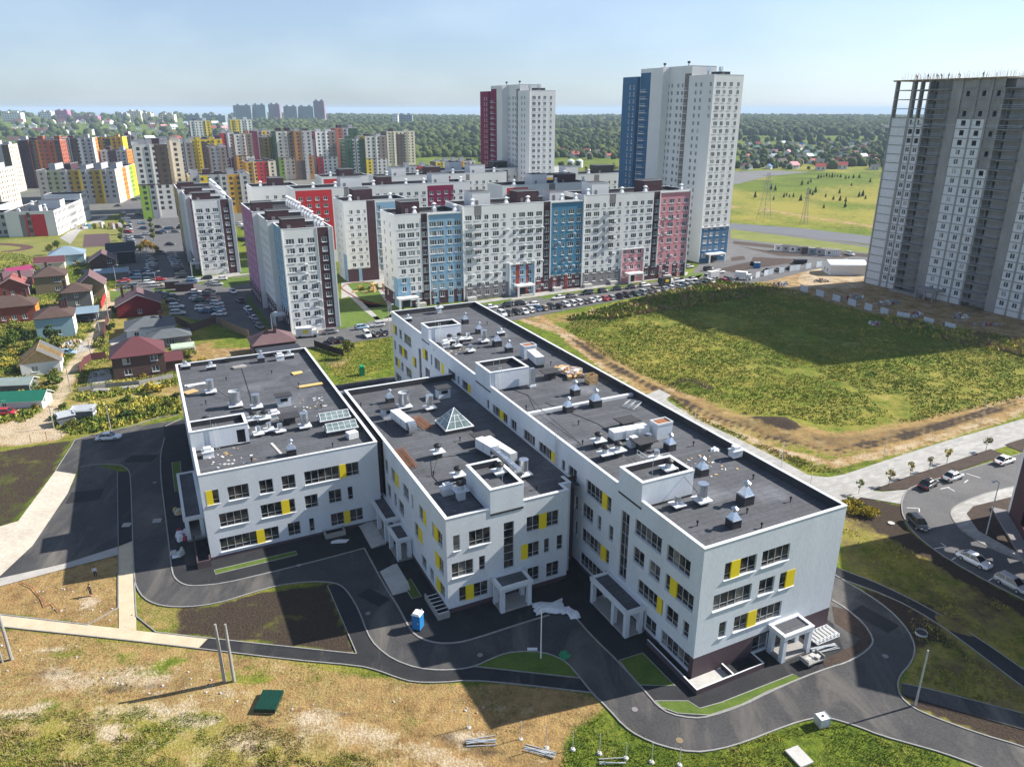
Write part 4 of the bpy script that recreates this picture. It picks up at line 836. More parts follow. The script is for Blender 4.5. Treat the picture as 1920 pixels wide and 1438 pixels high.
sheet("asphalt_footpath", gp([(1690, 1281), (1760, 1296), (1920, 1338), (2100, 1390), (2100, 1425), (1920, 1368), (1760, 1322), (1692, 1302)]), .03, ASPH)
for p, w in ((inner, .25), (inner2, .3), (inner3, .25), (outer, .22), (right, .22), (gp([(226, 872), (240, 880), (245, 892), (249, 1014)]), .2), (gp([(150, 876), (183, 870), (226, 872)]), .2), (gp([(222, 1024), (220, 883)]), .12), (gp([(614, 1098), (669, 1226)]), .15), (gp([(669, 1226), (401, 1198), (257, 1181), (252, 1086)]), .18),
             (gp([(0, 1152), (222, 1178), (222, 1040)]), .2), (gp([(-80, 1165), (0, 1175), (219, 1198), (365, 1215), (547, 1237), (673, 1248), (709, 1257), (746, 1271), (775, 1279), (826, 1280), (881, 1275), (965, 1282), (1112, 1299)]), .18),
             (gp([(884, 1249), (1088, 1271)]), .12), (gp([(309, 800), (340, 785)]), .2), (gp([(140, 825), (175, 815), (250, 799), (290, 784), (335, 778)]), .2), (gp([(104, 883), (135, 835), (140, 825)]), .15),
             (gp([(1574, 1084), (1674, 1121), (1752, 1164), (1834, 1224), (1920, 1290), (2080, 1400)]), .14), (gp([(1578, 1068), (1651, 1095), (1743, 1141), (1834, 1196), (1920, 1256)]), .12), (gp([(1692, 1281), (1760, 1296), (1920, 1338)]), .1)):
    kerb("kerb", p, w=w)
# --- paved promenade and parking on the right
SN = loc_school(21, 60)
sheet("paved_promenade", [loc_school(20.5, 66), loc_school(20.5, 10)] + gp([(1590, 945), (1640, 919), (1720, 895), (1850, 848), (1920, 826), (2200, 740), (2200, 715), (1920, 785), (1780, 825), (1700, 850), (1620, 877), (1584, 889), (1553, 895), (1517, 891), (1463, 862), (1387, 824), (1303, 785), (1248, 749), (1258, 741), (1236, 730)]), .03, TILE)
sheet("planting_bed", gp([(1640, 917), (1690, 898), (1857, 842), (1885, 853), (1800, 882), (1700, 917), (1655, 920)]), .05, SOIL)
sheet("planting_bed", gp([(1882, 834), (1920, 822), (2000, 800), (2000, 830), (1920, 849)]), .05, SOIL)
prk = [(1692, 963), (1690, 947), (1693, 931), (1702, 917), (1725, 908), (1834, 874), (1920, 849), (2200, 770), (2200, 840), (1920, 908), (1857, 922), (1807, 940), (1784, 954), (1782, 968), (1802, 995), (1853, 1027), (1920, 1054), (2200, 1170), (2200, 1260), (1920, 1125), (1853, 1091), (1780, 1050), (1734, 1018), (1702, 986)]
sheet("parking_road", gp(prk), .034, STREET)
kerb("kerb", gp(prk[:7])); kerb("kerb", gp(prk[9:17])); kerb("kerb", gp(prk[18:] + prk[:1]))
sheet("sidewalk", gp([(1920, 908), (1857, 922), (1807, 940), (1784, 954), (1782, 968), (1802, 995), (1853, 1027), (1920, 1054), (2100, 1125), (2100, 1120), (1920, 1043), (1834, 995), (1812, 963), (1825, 949), (1920, 926), (2100, 880)]), .045, TILE)
sheet("planting_bed", gp([(1812, 963), (1825, 949), (1920, 926), (2100, 890), (2100, 1110), (1920, 1043), (1834, 995)]), .04, SOIL)
sheet("sidewalk", gp([(1632, 920), (1655, 922), (1700, 918), (1690, 945), (1600, 930)]), .036, TILE)
MARK = mat("white_road_paint", (.62, .62, .6), .7, .2, 2)
mb = MB()
for a, b in (((1700, 952), (1723, 953)), ((1723, 953), (1724, 960)), ((1750, 1029), (1774, 1025)), ((1764, 1018), (1774, 1025)), ((1782, 1051), (1792, 1045)), ((1853, 1089), (1864, 1082)), ((1763, 917), (1780, 913)), ((1812, 888), (1838, 896)), ((1808, 905), (1815, 900)), ((1775, 913), (1790, 921))):
    p, q = G(*a), G(*b); d = (q - p).normalized(); n = Vector((-d.y, d.x, 0)) * .08; mb.poly([(*(p + n).xy, .042), (*(p - n).xy, .042), (*(q - n).xy, .042), (*(q + n).xy, .042)], MARK)
tag(mb.build("road_markings"), kind="structure")
# --- town streets
sheet("estate_paving", gp([(-120, 470), (-60, 340), (230, 316), (900, 318), (900, 345), (480, 352), (480, 420), (335, 425), (225, 400), (170, 415), (100, 385), (60, 395), (-20, 410)]), .008, mat("estate_paving", (.10, .11, .09), .9, .3, .02, fine=.2, col2=(.16, .155, .14)))
def E_loc(a, b): return Vector((-36.2, 232.8, 0)) + EV * a + EU * b
sheet("main_street", [E_loc(-55, -4), E_loc(150, -4), E_loc(150, -20), E_loc(10, -20), E_loc(-60, -17)] if False else gp([(420, 560), (480, 552), (548, 628), (640, 612), (735, 592), (870, 577), (950, 565), (1120, 545), (1290, 519), (1400, 500), (1470, 490), (1600, 480), (1625, 490), (1500, 510), (1400, 530), (1320, 542), (1200, 556), (1060, 582), (960, 602), (740, 630), (600, 652), (540, 655), (470, 630)]), .02, STREET)
sheet("parking_lot", gp([(222, 392), (262, 350), (300, 385), (345, 400), (352, 500), (372, 533), (470, 515), (540, 505), (560, 560), (548, 628), (560, 650), (480, 640), (420, 612), (335, 592), (318, 560), (215, 562), (232, 470)]), .014, STREET)
sheet("parking_lot", gp([(1290, 519), (1370, 428), (1500, 440), (1640, 462), (1640, 500), (1560, 497), (1440, 527), (1330, 537)]), .012, STREET)
sheet("far_road", gp([(1360, 418), (1500, 428), (1660, 446), (1660, 462), (1500, 442), (1360, 429)]), .03, mat("blue_grey_asphalt", (.12, .125, .14), .8, .1, .1))
sheet("far_lot", gp([(1375, 322), (1440, 320), (1518, 323), (1440, 331), (1372, 348)]), .02, mat("pale_asphalt", (.15, .15, .15), .9, .1, .05))
for p in ([(1375, 452), (1500, 465), (1640, 478), (1640, 484), (1500, 471), (1375, 458)], [(1388, 463), (1470, 474), (1560, 486), (1540, 482), (1460, 480)], [(1412, 482), (1490, 486), (1480, 494), (1420, 503), (1405, 498)], [(1345, 505), (1410, 490), (1420, 500), (1380, 512)], [(1370, 483), (1395, 480), (1398, 487), (1372, 490)], [(1545, 484), (1600, 478), (1590, 484)]):
    sheet("planting_bed", gp(p), .03, SOIL)
for p in ([(1370, 430), (1500, 446), (1640, 466), (1640, 476), (1500, 462), (1370, 447)],): sheet("grass_verge", gp(p), .026, mat("verge_grass", (.10, .14, .02), .95, .3, .1, fine=1, col2=(.20, .20, .05)))
COURT = LAWN
for p in ([(636, 568), (655, 560), (705, 600), (640, 618), (632, 615)], [(650, 532), (700, 528), (728, 575), (690, 578)], [(672, 560), (728, 575), (733, 590), (715, 600)], [(440, 485), (470, 478), (478, 512), (450, 514)], [(410, 525), (470, 518), (472, 530), (420, 540)], [(860, 575), (960, 560), (955, 566), (880, 583)], [(1010, 556), (1060, 548), (1050, 556), (1020, 562)], [(1090, 546), (1180, 533), (1170, 540), (1100, 552)], [(1290, 512), (1320, 512), (1310, 522), (1285, 520)], [(205, 545), (245, 548), (240, 568), (208, 566)],
          [(285, 540), (330, 545), (325, 552), (290, 552)], [(460, 548), (500, 600), (520, 640), (500, 636), (470, 600)], [(1230, 525), (1262, 520), (1255, 528), (1235, 531)], [(1335, 510), (1290, 522), (1300, 528)]):
    sheet("lawn", gp(p), .034, LAWN)
for p in ([(640, 530), (735, 520), (735, 602), (705, 604), (655, 556), (640, 560)], [(545, 622), (735, 588), (735, 595), (548, 629)], [(860, 569), (1290, 510), (1290, 516), (870, 576)], [(112, 446), (130, 434), (176, 414), (200, 404), (203, 409), (150, 434), (132, 458)], [(360, 522), (470, 508), (470, 514), (365, 530)]):
    sheet("pavement", gp(p), .03, TILE)
DGR = mat("dry_lawn", (.12, .14, .025), .95, .3, .1, fine=1, col2=(.24, .22, .06)); sheet("school_sports_field", gp([(-60, 455), (30, 448), (110, 447), (160, 420), (215, 412), (235, 470), (190, 500), (100, 500), (-60, 510)]), .016, DGR)
mb = MB(); trk = mat("dark_red_track", (.10, .05, .045), .9, .15, .2)
cc = G(8, 467); 
ro = [(cc.x - 20 + 32 * math.cos(t), cc.y + 16 * math.sin(t)) for t in np.linspace(0, 2 * math.pi, 33)]; ri = [(cc.x - 20 + 27 * math.cos(t), cc.y + 11 * math.sin(t)) for t in np.linspace(0, 2 * math.pi, 33)]
for i in range(32): mb.poly([(*ro[i], .03), (*ro[i + 1], .03), (*ri[i + 1], .03), (*ri[i], .03)], trk)
tag(mb.build("running_track"), kind="structure")
for p in ([(163, 722), (168, 698), (205, 690), (212, 715)], [(203, 640), (236, 622), (244, 650), (215, 655)], [(130, 668), (142, 648), (160, 640), (170, 655)], [(150, 505), (245, 508), (246, 516), (150, 512)], [(190, 470), (232, 468), (234, 480), (192, 486)]): sheet("yard_paving", gp(p), .03, LIGHTP)
sheet("sports_court", gp([(158, 440), (204, 438), (208, 462), (155, 464)]), .034, mat("maroon_sports_floor", (.09, .055, .06), .85, .15, .2))
# ================================================================ TOWN BUILDINGS
WHT = mat("white_render", (.70, .70, .69), .9, .05, .2); WHT2 = mat("off_white_render", (.60, .585, .55), .9, .06, .2); CREAM = mat("cream_render", (.68, .60, .47), .9, .06, .2)
LBLUE = mat("light_blue_render", (.22, .37, .50), .9, .06, .2); MBLUE = mat("mid_blue_render", (.065, .20, .31), .9, .06, .2); TBLUE = mat("deep_blue_render", (.05, .14, .26), .9, .06, .2)
MARB = mat("dark_maroon_brick", (.072, .035, .042), .9, .15, .6); REDB = mat("brick_red_render", (.27, .06, .055), .9, .1, .4); PINK = mat("salmon_pink_render", (.60, .27, .30), .9, .06, .2); MAUVE = mat("mauve_pink_render", (.42, .17, .30), .9, .06, .2)
GREYB = mat("grey_brick", (.22, .205, .21), .9, .1, .6); RED = mat("bright_red_render", (.52, .03, .035), .85, .06, .2); CRIM = mat("crimson_render", (.22, .015, .065), .85, .06, .2); GOLD = mat("golden_render", (.62, .33, .04), .85, .06, .2)
YEL = mat("bright_yellow_render", (.72, .52, .03), .85, .06, .2); OLIVE = mat("old_gold_render", (.34, .24, .05), .85, .06, .2); GREEN = mat("lime_green_render", (.25, .40, .06), .85, .06, .2); DGREEN = mat("dark_green_render", (.05, .11, .06), .85, .06, .2)
BROWN = mat("dark_brown_render", (.10, .07, .055), .9, .08, .2); TAUPE = mat("taupe_render", (.23, .19, .17), .9, .08, .2); ORANGE = mat("orange_render", (.60, .20, .03), .85, .06, .2); TERRA = mat("terracotta_render", (.34, .10, .06), .85, .06, .2)
GREYR = mat("pale_grey_render", (.42, .42, .43), .9, .06, .2); SAND = mat("brown_orange_render", (.36, .18, .07), .9, .06, .2)
TROOF = mat("town_bitumen_roof", (.05, .05, .055), .9, .2, .3)
_aw = {}
def apt_window(w, h, simple, curtain=0):  # last argument picks a clear
    key = (round(w, 1), round(h, 1), simple, curtain)
    if key not in _aw:
        m = MB(); w, h = key[:2]; t = .07
        if simple:
            m.box(0, -.03, 0, w, .0, h, FGLASS); m.box(w / 2 - .04, -.06, 0, w / 2 + .04, -.03, h, GREYB)
        else:
            y0, y1 = .04, .12
            m.box(0, y0, 0, w, y1, t, WFRAME); m.box(0, y0, h - t, w, y1, h, WFRAME); m.box(0, y0, t, t, y1, h - t, WFRAME); m.box(w - t, y0, t, w, y1, h - t, WFRAME)
            n = 2 if w < 1.7 else 3
            for i in range(1, n): m.box(w * i / n - .045, y0, t, w * i / n + .045, y1, h - t, WFRAME)
            m.box(.02, .085, .02, w - .02 if curtain != 2 else w / 2, .1, h - .02, CGLASS if curtain else AGLASS); m.box(w / 2, .087, .02, w - .02, .1, h - .02, AGLASS) if curtain == 2 else None; m.box(-.06, -.12, -.1, w + .06, .04, -.01, WFRAME)
        _aw[key] = m
    if (key, 0) not in _aw: _aw[(key, 0)] = _aw[key].mesh("window")
    return _aw[key], _aw[(key, 0)]
def put_windows(parent, items, simple, limit=100):
    """items: (x, y, z, angle, w, h) in the parent's frame; the 100 nearest the street side as parts, the rest one part"""
    R = parent.rotation_euler.z; c, s = math.cos(R), math.sin(R); o = parent.location
    def dist(i): return math.hypot(o.x + i[0] * c - i[1] * s, o.y + i[0] * s + i[1] * c)
    items = sorted(items, key=dist)
    for x, y, z, a, w, h in items[:limit]: link("window", apt_window(w, h, simple, 0 if simple else random.choice((0, 0, 0, 0, 0, 1, 2)))[1], parent, (x, y, z), a)
    if len(items) > limit:
        m = MB()
        for x, y, z, a, w, h in items[limit:]:
            src = apt_window(w, h, simple)[0]; ca, sa = math.cos(a), math.sin(a); n = len(m.v)
            m.v += [(x + p[0] * ca - p[1] * sa, y + p[0] * sa + p[1] * ca, z + p[2]) for p in src.v]
            m.f += [tuple(n + k for k in f) for f in src.f]; m.m += [m.mi(src.mats[k]) for k in src.m]
        tag(m.build("window", parent), kind="stuff")
def core(parent, x0, y0, w, d, h, wall, faces, wins, simple=False, z0=0.0, vents=(), pents=(), left=None, right=None, side=None, back=None):
    """one block of a building; faces: dict front/left/right -> (cols [(s_centre,width)], top_z, pitch, n, height, bands)"""
    mb = MB()
    E_ = {"front": ((x0, y0), (x0 + w, y0)), "left": ((x0, y0 + d), (x0, y0)), "right": ((x0 + w, y0), (x0 + w, y0 + d)), "back": ((x0 + w, y0 + d), (x0, y0 + d))}
    for k, (P, Q) in E_.items():
        specs = faces.get(k, []); holes = []; bands = []
        if isinstance(specs, tuple): specs = [specs]
        an = math.atan2(Q[1] - P[1], Q[0] - P[0]); L = math.hypot(Q[0] - P[0], Q[1] - P[1])
        for cols, tz, pitch, n, hh, bd in specs:
            bands += list(bd)
            for s, ww in cols:
                for r in range(n):
                    z = tz - r * pitch - hh / 2
                    if s - ww / 2 < .1 or s + ww / 2 > L - .1 or z < .15: continue
                    if random.random() < .0: continue
                    px, py = P[0] + math.cos(an) * (s - ww / 2), P[1] + math.sin(an) * (s - ww / 2)
                    if not simple: holes.append((s - ww / 2, s + ww / 2, z, z + hh))
                    wins.append((px, py, z, an, ww, hh))
        wl = {"left": left, "right": right, "back": back}.get(k) or wall
        facade(mb, P, Q, z0, h, holes, wl, bands, reveal=.12)
    mb.build("wall", parent)
    c = MB(); t = .35; o = .05; x1, y1 = x0 + w, y0 + d
    c.box(x0 - o, y0 - o, h, x1 + o, y0 + t, h + .12, COPING); c.box(x0 - o, y1 - t, h, x1 + o, y1 + o, h + .12, COPING); c.box(x0 - o, y0 + t, h, x0 + t, y1 - t, h + .12, COPING); c.box(x1 - t, y0 + t, h, x1 + o, y1 - t, h + .12, COPING)
    for q in (((x0 + t, y0 + t), (x0 + t, y1 - t)), ((x0 + t, y1 - t), (x1 - t, y1 - t)), ((x1 - t, y1 - t), (x1 - t, y0 + t)), ((x1 - t, y0 + t), (x0 + t, y0 + t))): c.poly([(*q[0], h - 1.1), (*q[1], h - 1.1), (*q[1], h), (*q[0], h)], BITDARK)
    c.poly([(x0 + t, y0 + t, h - 1.1), (x1 - t, y0 + t, h - 1.1), (x1 - t, y1 - t, h - 1.1), (x0 + t, y1 - t, h - 1.1)], TROOF); c.build("roof", parent)
    for a, b, cc, dd, hh, m in pents:
        p = MB(); p.box(x0 + a, y0 + b, h - 1.1, x0 + cc, y0 + dd, h + hh, m); p.box(x0 + a - .08, y0 + b - .08, h + hh, x0 + cc + .08, y0 + dd + .08, h + hh + .12, COPING, top=TROOF)
        if cc - a > 4: p.box(x0 + a + 1.2, y0 + b - .04, h - .9, x0 + a + 2.2, y0 + b, h + min(1.1, hh - .3), GREYB)
        p.build("penthouse", parent)
    for a, b in vents: roof_vent(parent, x0 + a, y0 + b, h - 1.1)
_rv = {}
def roof_vent(parent, x, y, z, k=1.0):
    if not _rv:
        m = MB(); m.rbox(0, 0, 0, 1.5, 1.3, 1.3, 0, WHT); m.rbox(0, 0, 1.5, 2.4, 1.2, 1.2, 0, COPING, tx=.5, ty=.5); m.cyl(0, 0, 2.4, 2.9, .3, .3, 8, COPING); _rv["a"] = m.mesh("roof_vent")
        m = MB(); m.cyl(0, 0, 2.75, 2.95, .75, .85, 10, WMETAL); m.cyl(0, 0, 2.95, 3.35, .85, .1, 10, WMETAL); _rv["b"] = m.mesh("cowl")
    o = link("roof_vent", _rv["a"], parent, (x, y, z)); link("cowl", _rv["b"], o)
# ---- long pastel block by the street
EB = thing("apartment_block", "long ten-storey block in white, light blue, deep blue and salmon pink along the street", "apartment block", (-36.2, 232.8, 0), GRID)
wins = []
def cw(l, off=0): return [(s - off, {0: 1.1, 1: 1.5, 2: 2.3}[k]) for s, k in l]
bA = [(8.6, 10.7, 0, 29.3, MARB), (11.0, 22.4, 4.6, 28.7, LBLUE), (4.4, 22.4, 0, 4.4, MARB), (0, 4.3, 0, 9.6, LBLUE), (6, 7.3, 0, 4.4, LBLUE), (12, 13.8, 0, 4.4, LBLUE), (17, 19, 0, 4.4, LBLUE), (20.4, 21.6, 0, 4.4, LBLUE)]
core(EB, 0, 0, 22.7, 15, 29.3, WHT, {"front": [(cw([(2.2, 2), (5.1, 2), (7.3, 0), (9.6, 1), (12.4, 2), (15, 2), (18.1, 1), (20.9, 2)]), 25.7, 2.83, 5, 1.6, bA), (cw([(2.2, 1), (5.1, 1), (7.3, 0), (9.6, 1), (12.4, 1), (15, 1), (18.1, 1), (20.9, 1)]), 25.7 - 5 * 2.83, 2.83, 4, 1.6, [])],
     "left": [([(4, 1.1), (10, 1.1)], 25.7, 2.83, 9, 1.5, [(11, 15, 0, 9.6, LBLUE), (0, 11, 0, 4.4, MARB)])]}, wins, vents=[(7, 1.2), (16, 8), (20.5, 1.3)], pents=[(4, 5, 10, 11, 3.2, MARB)])
o = 22.7
bB = [(26.7 - o, 29.3 - o, 27.6, 30.7, GREYB), (.1, 39.0 - o, 0, 5, GREYB), (39.9 - o, 48.8 - o, 0, 10.4, LBLUE), (41.6 - o, 43.2 - o, 0, 10.4, REDB), (45.6 - o, 46.8 - o, 0, 10.4, REDB), (52.1 - o, 54.7 - o, 0, 30.7, MARB), (54.9 - o, 67.5 - o, 5.4, 30.1, MBLUE), (48.9 - o, 67.5 - o, 0, 5.2, MARB), (50 - o, 51.5 - o, 0, 5.2, REDB), (56 - o, 57.4 - o, 0, 5.2, REDB), (61 - o, 62.4 - o, 0, 5.2, REDB)]
ccB = [(24.7, 2), (28.0, 2), (31.0, 1), (34.3, 2), (37.4, 0), (41.1, 0), (44.0, 2), (47.1, 2), (50.4, 2), (53.4, 1), (56.9, 0), (59.9, 0), (62.9, 2), (66.0, 1)]
core(EB, o, 0, 45.3, 15, 30.7, WHT, {"front": [(cw(ccB, o), 26.9, 2.76, 5, 1.6, bB), (cw([(a, min(b, 1)) for a, b in ccB], o), 26.9 - 13.8, 2.76, 5, 1.6, [])]}, wins,
     vents=[(4, 1.4), (16, 1.2), (24, 1.2), (37, 1.4), (42.5, 1.3)], pents=[(5.5, 5, 12, 12, 3.6, WHT), (22, 5, 30, 11, 3.2, MARB), (36, 8, 42, 13, 2.2, WHT)])
o = 68.0
bC = [(78.2 - o, 80.9 - o, 28.6, 32, GREYB), (.1, 84.4 - o, 0, 5.2, GREYB), (84.6 - o, 94 - o, 0, 12, PINK), (97.2 - o, 99.8 - o, 0, 32, MARB), (100 - o, 113.5 - o, 5.5, 31.3, PINK), (94.2 - o, 113.5 - o, 0, 5.3, MARB), (101.5 - o, 103 - o, 0, 5.3, PINK), (106 - o, 107.5 - o, 0, 5.3, PINK), (110 - o, 111.5 - o, 0, 5.3, PINK)]
ccC = [(69.8, 2), (73.1, 2), (76.3, 0), (79.5, 2), (82.7, 0), (86.1, 0), (89.1, 2), (92.3, 1), (95.6, 2), (98.7, 1), (102, 0), (105.3, 2), (108.6, 0), (111.9, 2)]
core(EB, o, 0, 45.8, 15, 32, WHT, {"front": [(cw(ccC, o), 28.3, 2.85, 6, 1.6, bC), (cw([(a, min(b, 1)) for a, b in ccC], o), 28.3 - 17.1, 2.85, 4, 1.6, [])]}, wins,
     vents=[(2, 1.3), (16, 1.2), (26, 1.2), (42, 1.3)], pents=[(6, 5, 13, 12, 3.4, WHT), (28, 5, 36, 11, 3.4, MARB)])
put_windows(EB, wins, False)
for s, z0_, z1_, h in ((10.75, 0, 29.4, .3), (22.55, 0, 30.8, .3), (54.75, 4.6, 30.8, .3), (67.75, 0, 31.9, .3), (99.85, 4.6, 32.0, .3), (113.6, 0, 32.1, .3), (39.4, 0, 10.8, .4), (48.9, 0, 10.8, .4), (84.4, 0, 12.3, .3), (94.1, 0, 12.3, .3)): m = MB(); m.box(s - h / 2, -.35, z0_, s + h / 2, -.02, z1_, WHT); m.build("facade_rib", EB)
for a, b, z in ((10.9, 22.4, 28.8), (54.9, 67.6, 30.2), (100, 113.5, 31.4), (39.6, 48.7, 10.5), (84.55, 93.95, 12.05)): m = MB(); m.box(a, -.3, z, b, -.02, z + .3, WHT); m.build("facade_rib", EB)
for s in (7.2, 25, 70, 81, 105, 57.5): m = MB(); m.box(s - 1.6, -1.6, 0, s + 1.6, -.02, 1.2, CONCL); m.build("basement_entrance", EB)
for s in (2.5, 44.2, 89.2):
    m = MB(); m.box(s - 3.3, -3.4, 3.3, s + 3.3, -.36, 3.8, WHT); m.box(s - 3.3, -3.4, 0, s - 2.7, -2.8, 3.3, WHT); m.box(s + 2.7, -3.4, 0, s + 3.3, -2.8, 3.3, WHT); m.box(s - 1.2, -.36, .1, s + 1.2, -.3, 2.4, BLACKM); m.build("entrance_canopy", EB)
for s, zt in ((28.0, 26.9), (79.5, 28.3)):
    for r in range(5):
        m = MB(); z = zt - r * 2.8 - 2.1; m.box(s - 1.3, -1.0, z, s + 1.3, -.02, z + .12, GREYB)
        for q in range(6): m.box(s - 1.3 + q * .5, -1.0, z + .12, s - 1.24 + q * .5, -.95, z + 1.1, WFRAME)
        m.box(s - 1.3, -1.0, z + 1.1, s + 1.3, -.94, z + 1.16, WFRAME); m.build("balcony", EB)
def add_acs(parent, cells):
    me = None
    for x, y, z in cells:
        if me is None: m = MB(); m.box(0, -.42, 0, .85, -.02, .6, WMETAL); m.box(.1, -.45, .08, .6, -.42, .52, GREYB); me = m.mesh("air_conditioner")
        link("air_conditioner", me, parent, (x, y, z))
add_acs(EB, [(random.choice(ccB + ccC)[0] + 1.0, 0, 26.9 - 2.8 * random.randint(1, 8) - 2.2) for _ in range(60)])
# ---- two narrow slabs on the left
def slab(P, label, h, sec, pal, top, n=10, seed=1):
    T = thing("apartment_block", label, "apartment block", P, GRID); wins = []
    fr = [([(1.9, 2.3), (4.8, 1.5), (7.6, 2.0)], top, 2.6, 5, 1.5, [(9.4, 12.6, 0, h, MARB)]), ([(1.9, 1.5), (4.8, 1.5), (7.6, 1.9)], top - 13, 2.6, n - 5, 1.5, []), ([(11.3, 1.4)], top, 2.6, n, 1.4, [])]
    for i, (x0, y0, d, cl) in enumerate(sec):
        w = 13.7 - x0; f = {"left": ([(2.5 + 3.2 * k, 1.2) for k in range(int((d - 2) / 3.2))], top, 2.6, n, 1.4, [(0, d, 0, 5.2, MARB)])}
        f["right"] = ([(2.5 + 3.4 * k, 1.4) for k in range(int((d - 2) / 3.4))], top, 2.6, n, 1.4, [])
        if i == 0: f["front"] = fr
        core(T, x0, y0, w, d, h + i * .6, WHT, f, wins, left=cl, vents=[(w - 2.3, 2 + 4.0 * k) for k in range(int(d / 4.0))], pents=[(.4, .6 if i == 0 else 1.5, 6.6, 5.5, 2.7, MARB)])
    put_windows(T, wins, False); add_acs(T, [(random.choice((5.4, 8.4)), 0, top - 2.6 * k - 1.9) for k in range(2, n)])
    m = MB(); m.box(-.3, -.3, 0, 0, -.0, h, WHT); m.box(13.65, -.3, 0, 13.95, .3, h, WHT); m.box(9.3, -.12, 0, 9.5, -.01, h, WHT); m.build("corner_rib", T)
    m = MB(); m.box(-3.5, 8, 3.0, -.02, 12, 3.4, WHT); m.box(-3.5, 8, 0, -3, 8.5, 3, WHT); m.box(-3.5, 11.5, 0, -3, 12, 3, WHT); m.build("entrance_canopy", T)
    return T
slab((-62.8, 205.4, 0), "white slab with dark maroon stripe, nearer of the pair left of the pastel block", 29.0, [(0, 0, 14, LBLUE), (-1.6, 14, 18, WHT), (-3.2, 32, 26, MAUVE)], None, 25.6)
slab((-118.3, 282.6, 0), "white apartment slab with dark maroon stripe standing farther left beside the big car park", 28.0, [(0, 0, 14, CRIM), (-1.6, 14, 18, WHT), (-3.2, 32, 26, OLIVE)], None, 24.2)
# ---- middle blocks behind
def simple_block(P, label, w, d, h, front, left=None, n=9, top=None, pents=(), vents=(), wall=WHT, leftmat=None, lspec=None, simple=False, rz=GRID, name="apartment_block", group=None, right=None, z0=0.0):
    T = thing(name, label, "apartment block", P, rz, group); wins = []; top = top or h - 4.2
    f = {"front": front}
    if lspec: f["left"] = lspec
    if right and isinstance(right, tuple): f["right"] = right; right = None
    core(T, 0, 0, w, d, h, wall, f, wins, left=leftmat, vents=vents, pents=pents, simple=simple, right=right, z0=z0)
    put_windows(T, wins, simple); return T
K_ = simple_block((-60, 270.6, 0), "white block with maroon stripe and light blue bay behind the pastel block's left end", 24, 14, 29, [([(2.6, 1.3), (5.3, 1.3), (7.6, .8)], 25.2, 2.72, 8, 1.4, [(8.4, 11.6, 0, 29, MARB), (11.9, 23.5, 4, 28.2, LBLUE), (0, 8.4, 0, 4.8, MARB), (4, 5.2, 0, 4.8, LBLUE)]), ([(13, 1.2)], 26, 2.72, 9, 2.2, []), ([(16.5, 1.6), (20, 1.6)], 25.2, 2.72, 9, 1.4, [])],
    pents=[(5, 4, 12, 10, 3.6, MARB)], vents=[(3, 1.5), (18, 2)], lspec=([(4, 1.1), (9, 1.1)], 25.2, 2.72, 9, 1.4, [(9, 14, 0, 10, LBLUE)]))
def cols(a, b, st, w=1.4): return [(a + st * i, w) for i in range(int((b - a) / st) + 1)]
simple_block((-86.6, 304.3, 0), "white block with a bright red corner section behind the near slab", 76, 15, 30, [(cols(2.4, 13, 3.3, 1.6), 26, 2.8, 9, 1.5, [(.5, 15, 5, 29.3, RED)]), (cols(17, 74, 3.4, 1.6), 26, 2.8, 9, 1.5, [(20, 22, 0, 30, GREYB), (15.6, 40, 0, 5, GREYB), (56, 68, 5, 29, CRIM)])], pents=[(20, 5, 29, 11, 3.4, WHT), (36, 5, 42, 12, 3, MARB), (60, 5, 68, 11, 3.4, WHT)], vents=[(8, 1.4), (17, 1.5), (33, 1.5), (47, 1.5), (55, 1.5), (72, 1.5)])
simple_block((-108, 318, 0), "low white block with maroon roof stair heads, leftmost of the rows behind the near slabs", 19, 15, 29.5, [(cols(6, 14, 3.4), 25, 2.8, 9, 1.5, [(14.6, 17, 0, 29.5, MARB)])], pents=[(8, 4, 14, 10, 3, MARB)], vents=[(4, 1.5)])
simple_block((-4, 318, 0), "white roofed block partly hidden behind the long pastel block, with a red upper bay", 42, 15, 30, [(cols(3, 38, 3.4), 26, 2.8, 9, 1.5, [(2, 12, 5, 29, RED), (22, 25, 0, 30, GREYB)])], pents=[(16, 4, 23, 11, 3.6, WHT), (30, 5, 38, 11, 3.2, MARB)], vents=[(6, 1.5), (26, 1.5), (40, 2)])
simple_block((-62, 356, 0), "second row white block with crimson bay and maroon stair heads", 66, 15, 30.5, [(cols(3, 62, 3.6), 26, 2.8, 9, 1.5, [(24, 36, 5, 29.5, CRIM), (44, 46, 0, 30, GREYB)])], pents=[(8, 4, 15, 11, 3.4, WHT), (26, 5, 33, 11, 3.2, MARB), (48, 4, 56, 11, 3.4, WHT)], vents=[(5, 2), (20, 2), (38, 2), (60, 2)])
simple_block((14, 372, 0), "second row white block with golden yellow bay in front of the crimson-edged tower", 58, 15, 29.5, [(cols(3, 54, 3.6), 25, 2.8, 9, 1.5, [(2, 13, 5, 28.6, GOLD), (30, 33, 0, 29, GREYB), (46, 55, 5, 28.6, PINK)])], pents=[(16, 4, 23, 11, 3.6, WHT), (34, 4, 44, 11, 3.6, BLACKM)], vents=[(14, 2), (28, 2), (50, 2)])
simple_block((-40, 398, 0), "third row pale block with black and white stair heads seen over the roofs", 74, 15, 30, [(cols(3, 70, 3.6), 25.4, 2.8, 9, 1.5, [(30, 42, 5, 29, MARB)])], pents=[(10, 4, 17, 11, 3.6, WHT), (36, 5, 44, 11, 3.2, BLACKM), (58, 4, 66, 11, 3.4, MARB)], vents=[(24, 2), (50, 2)])
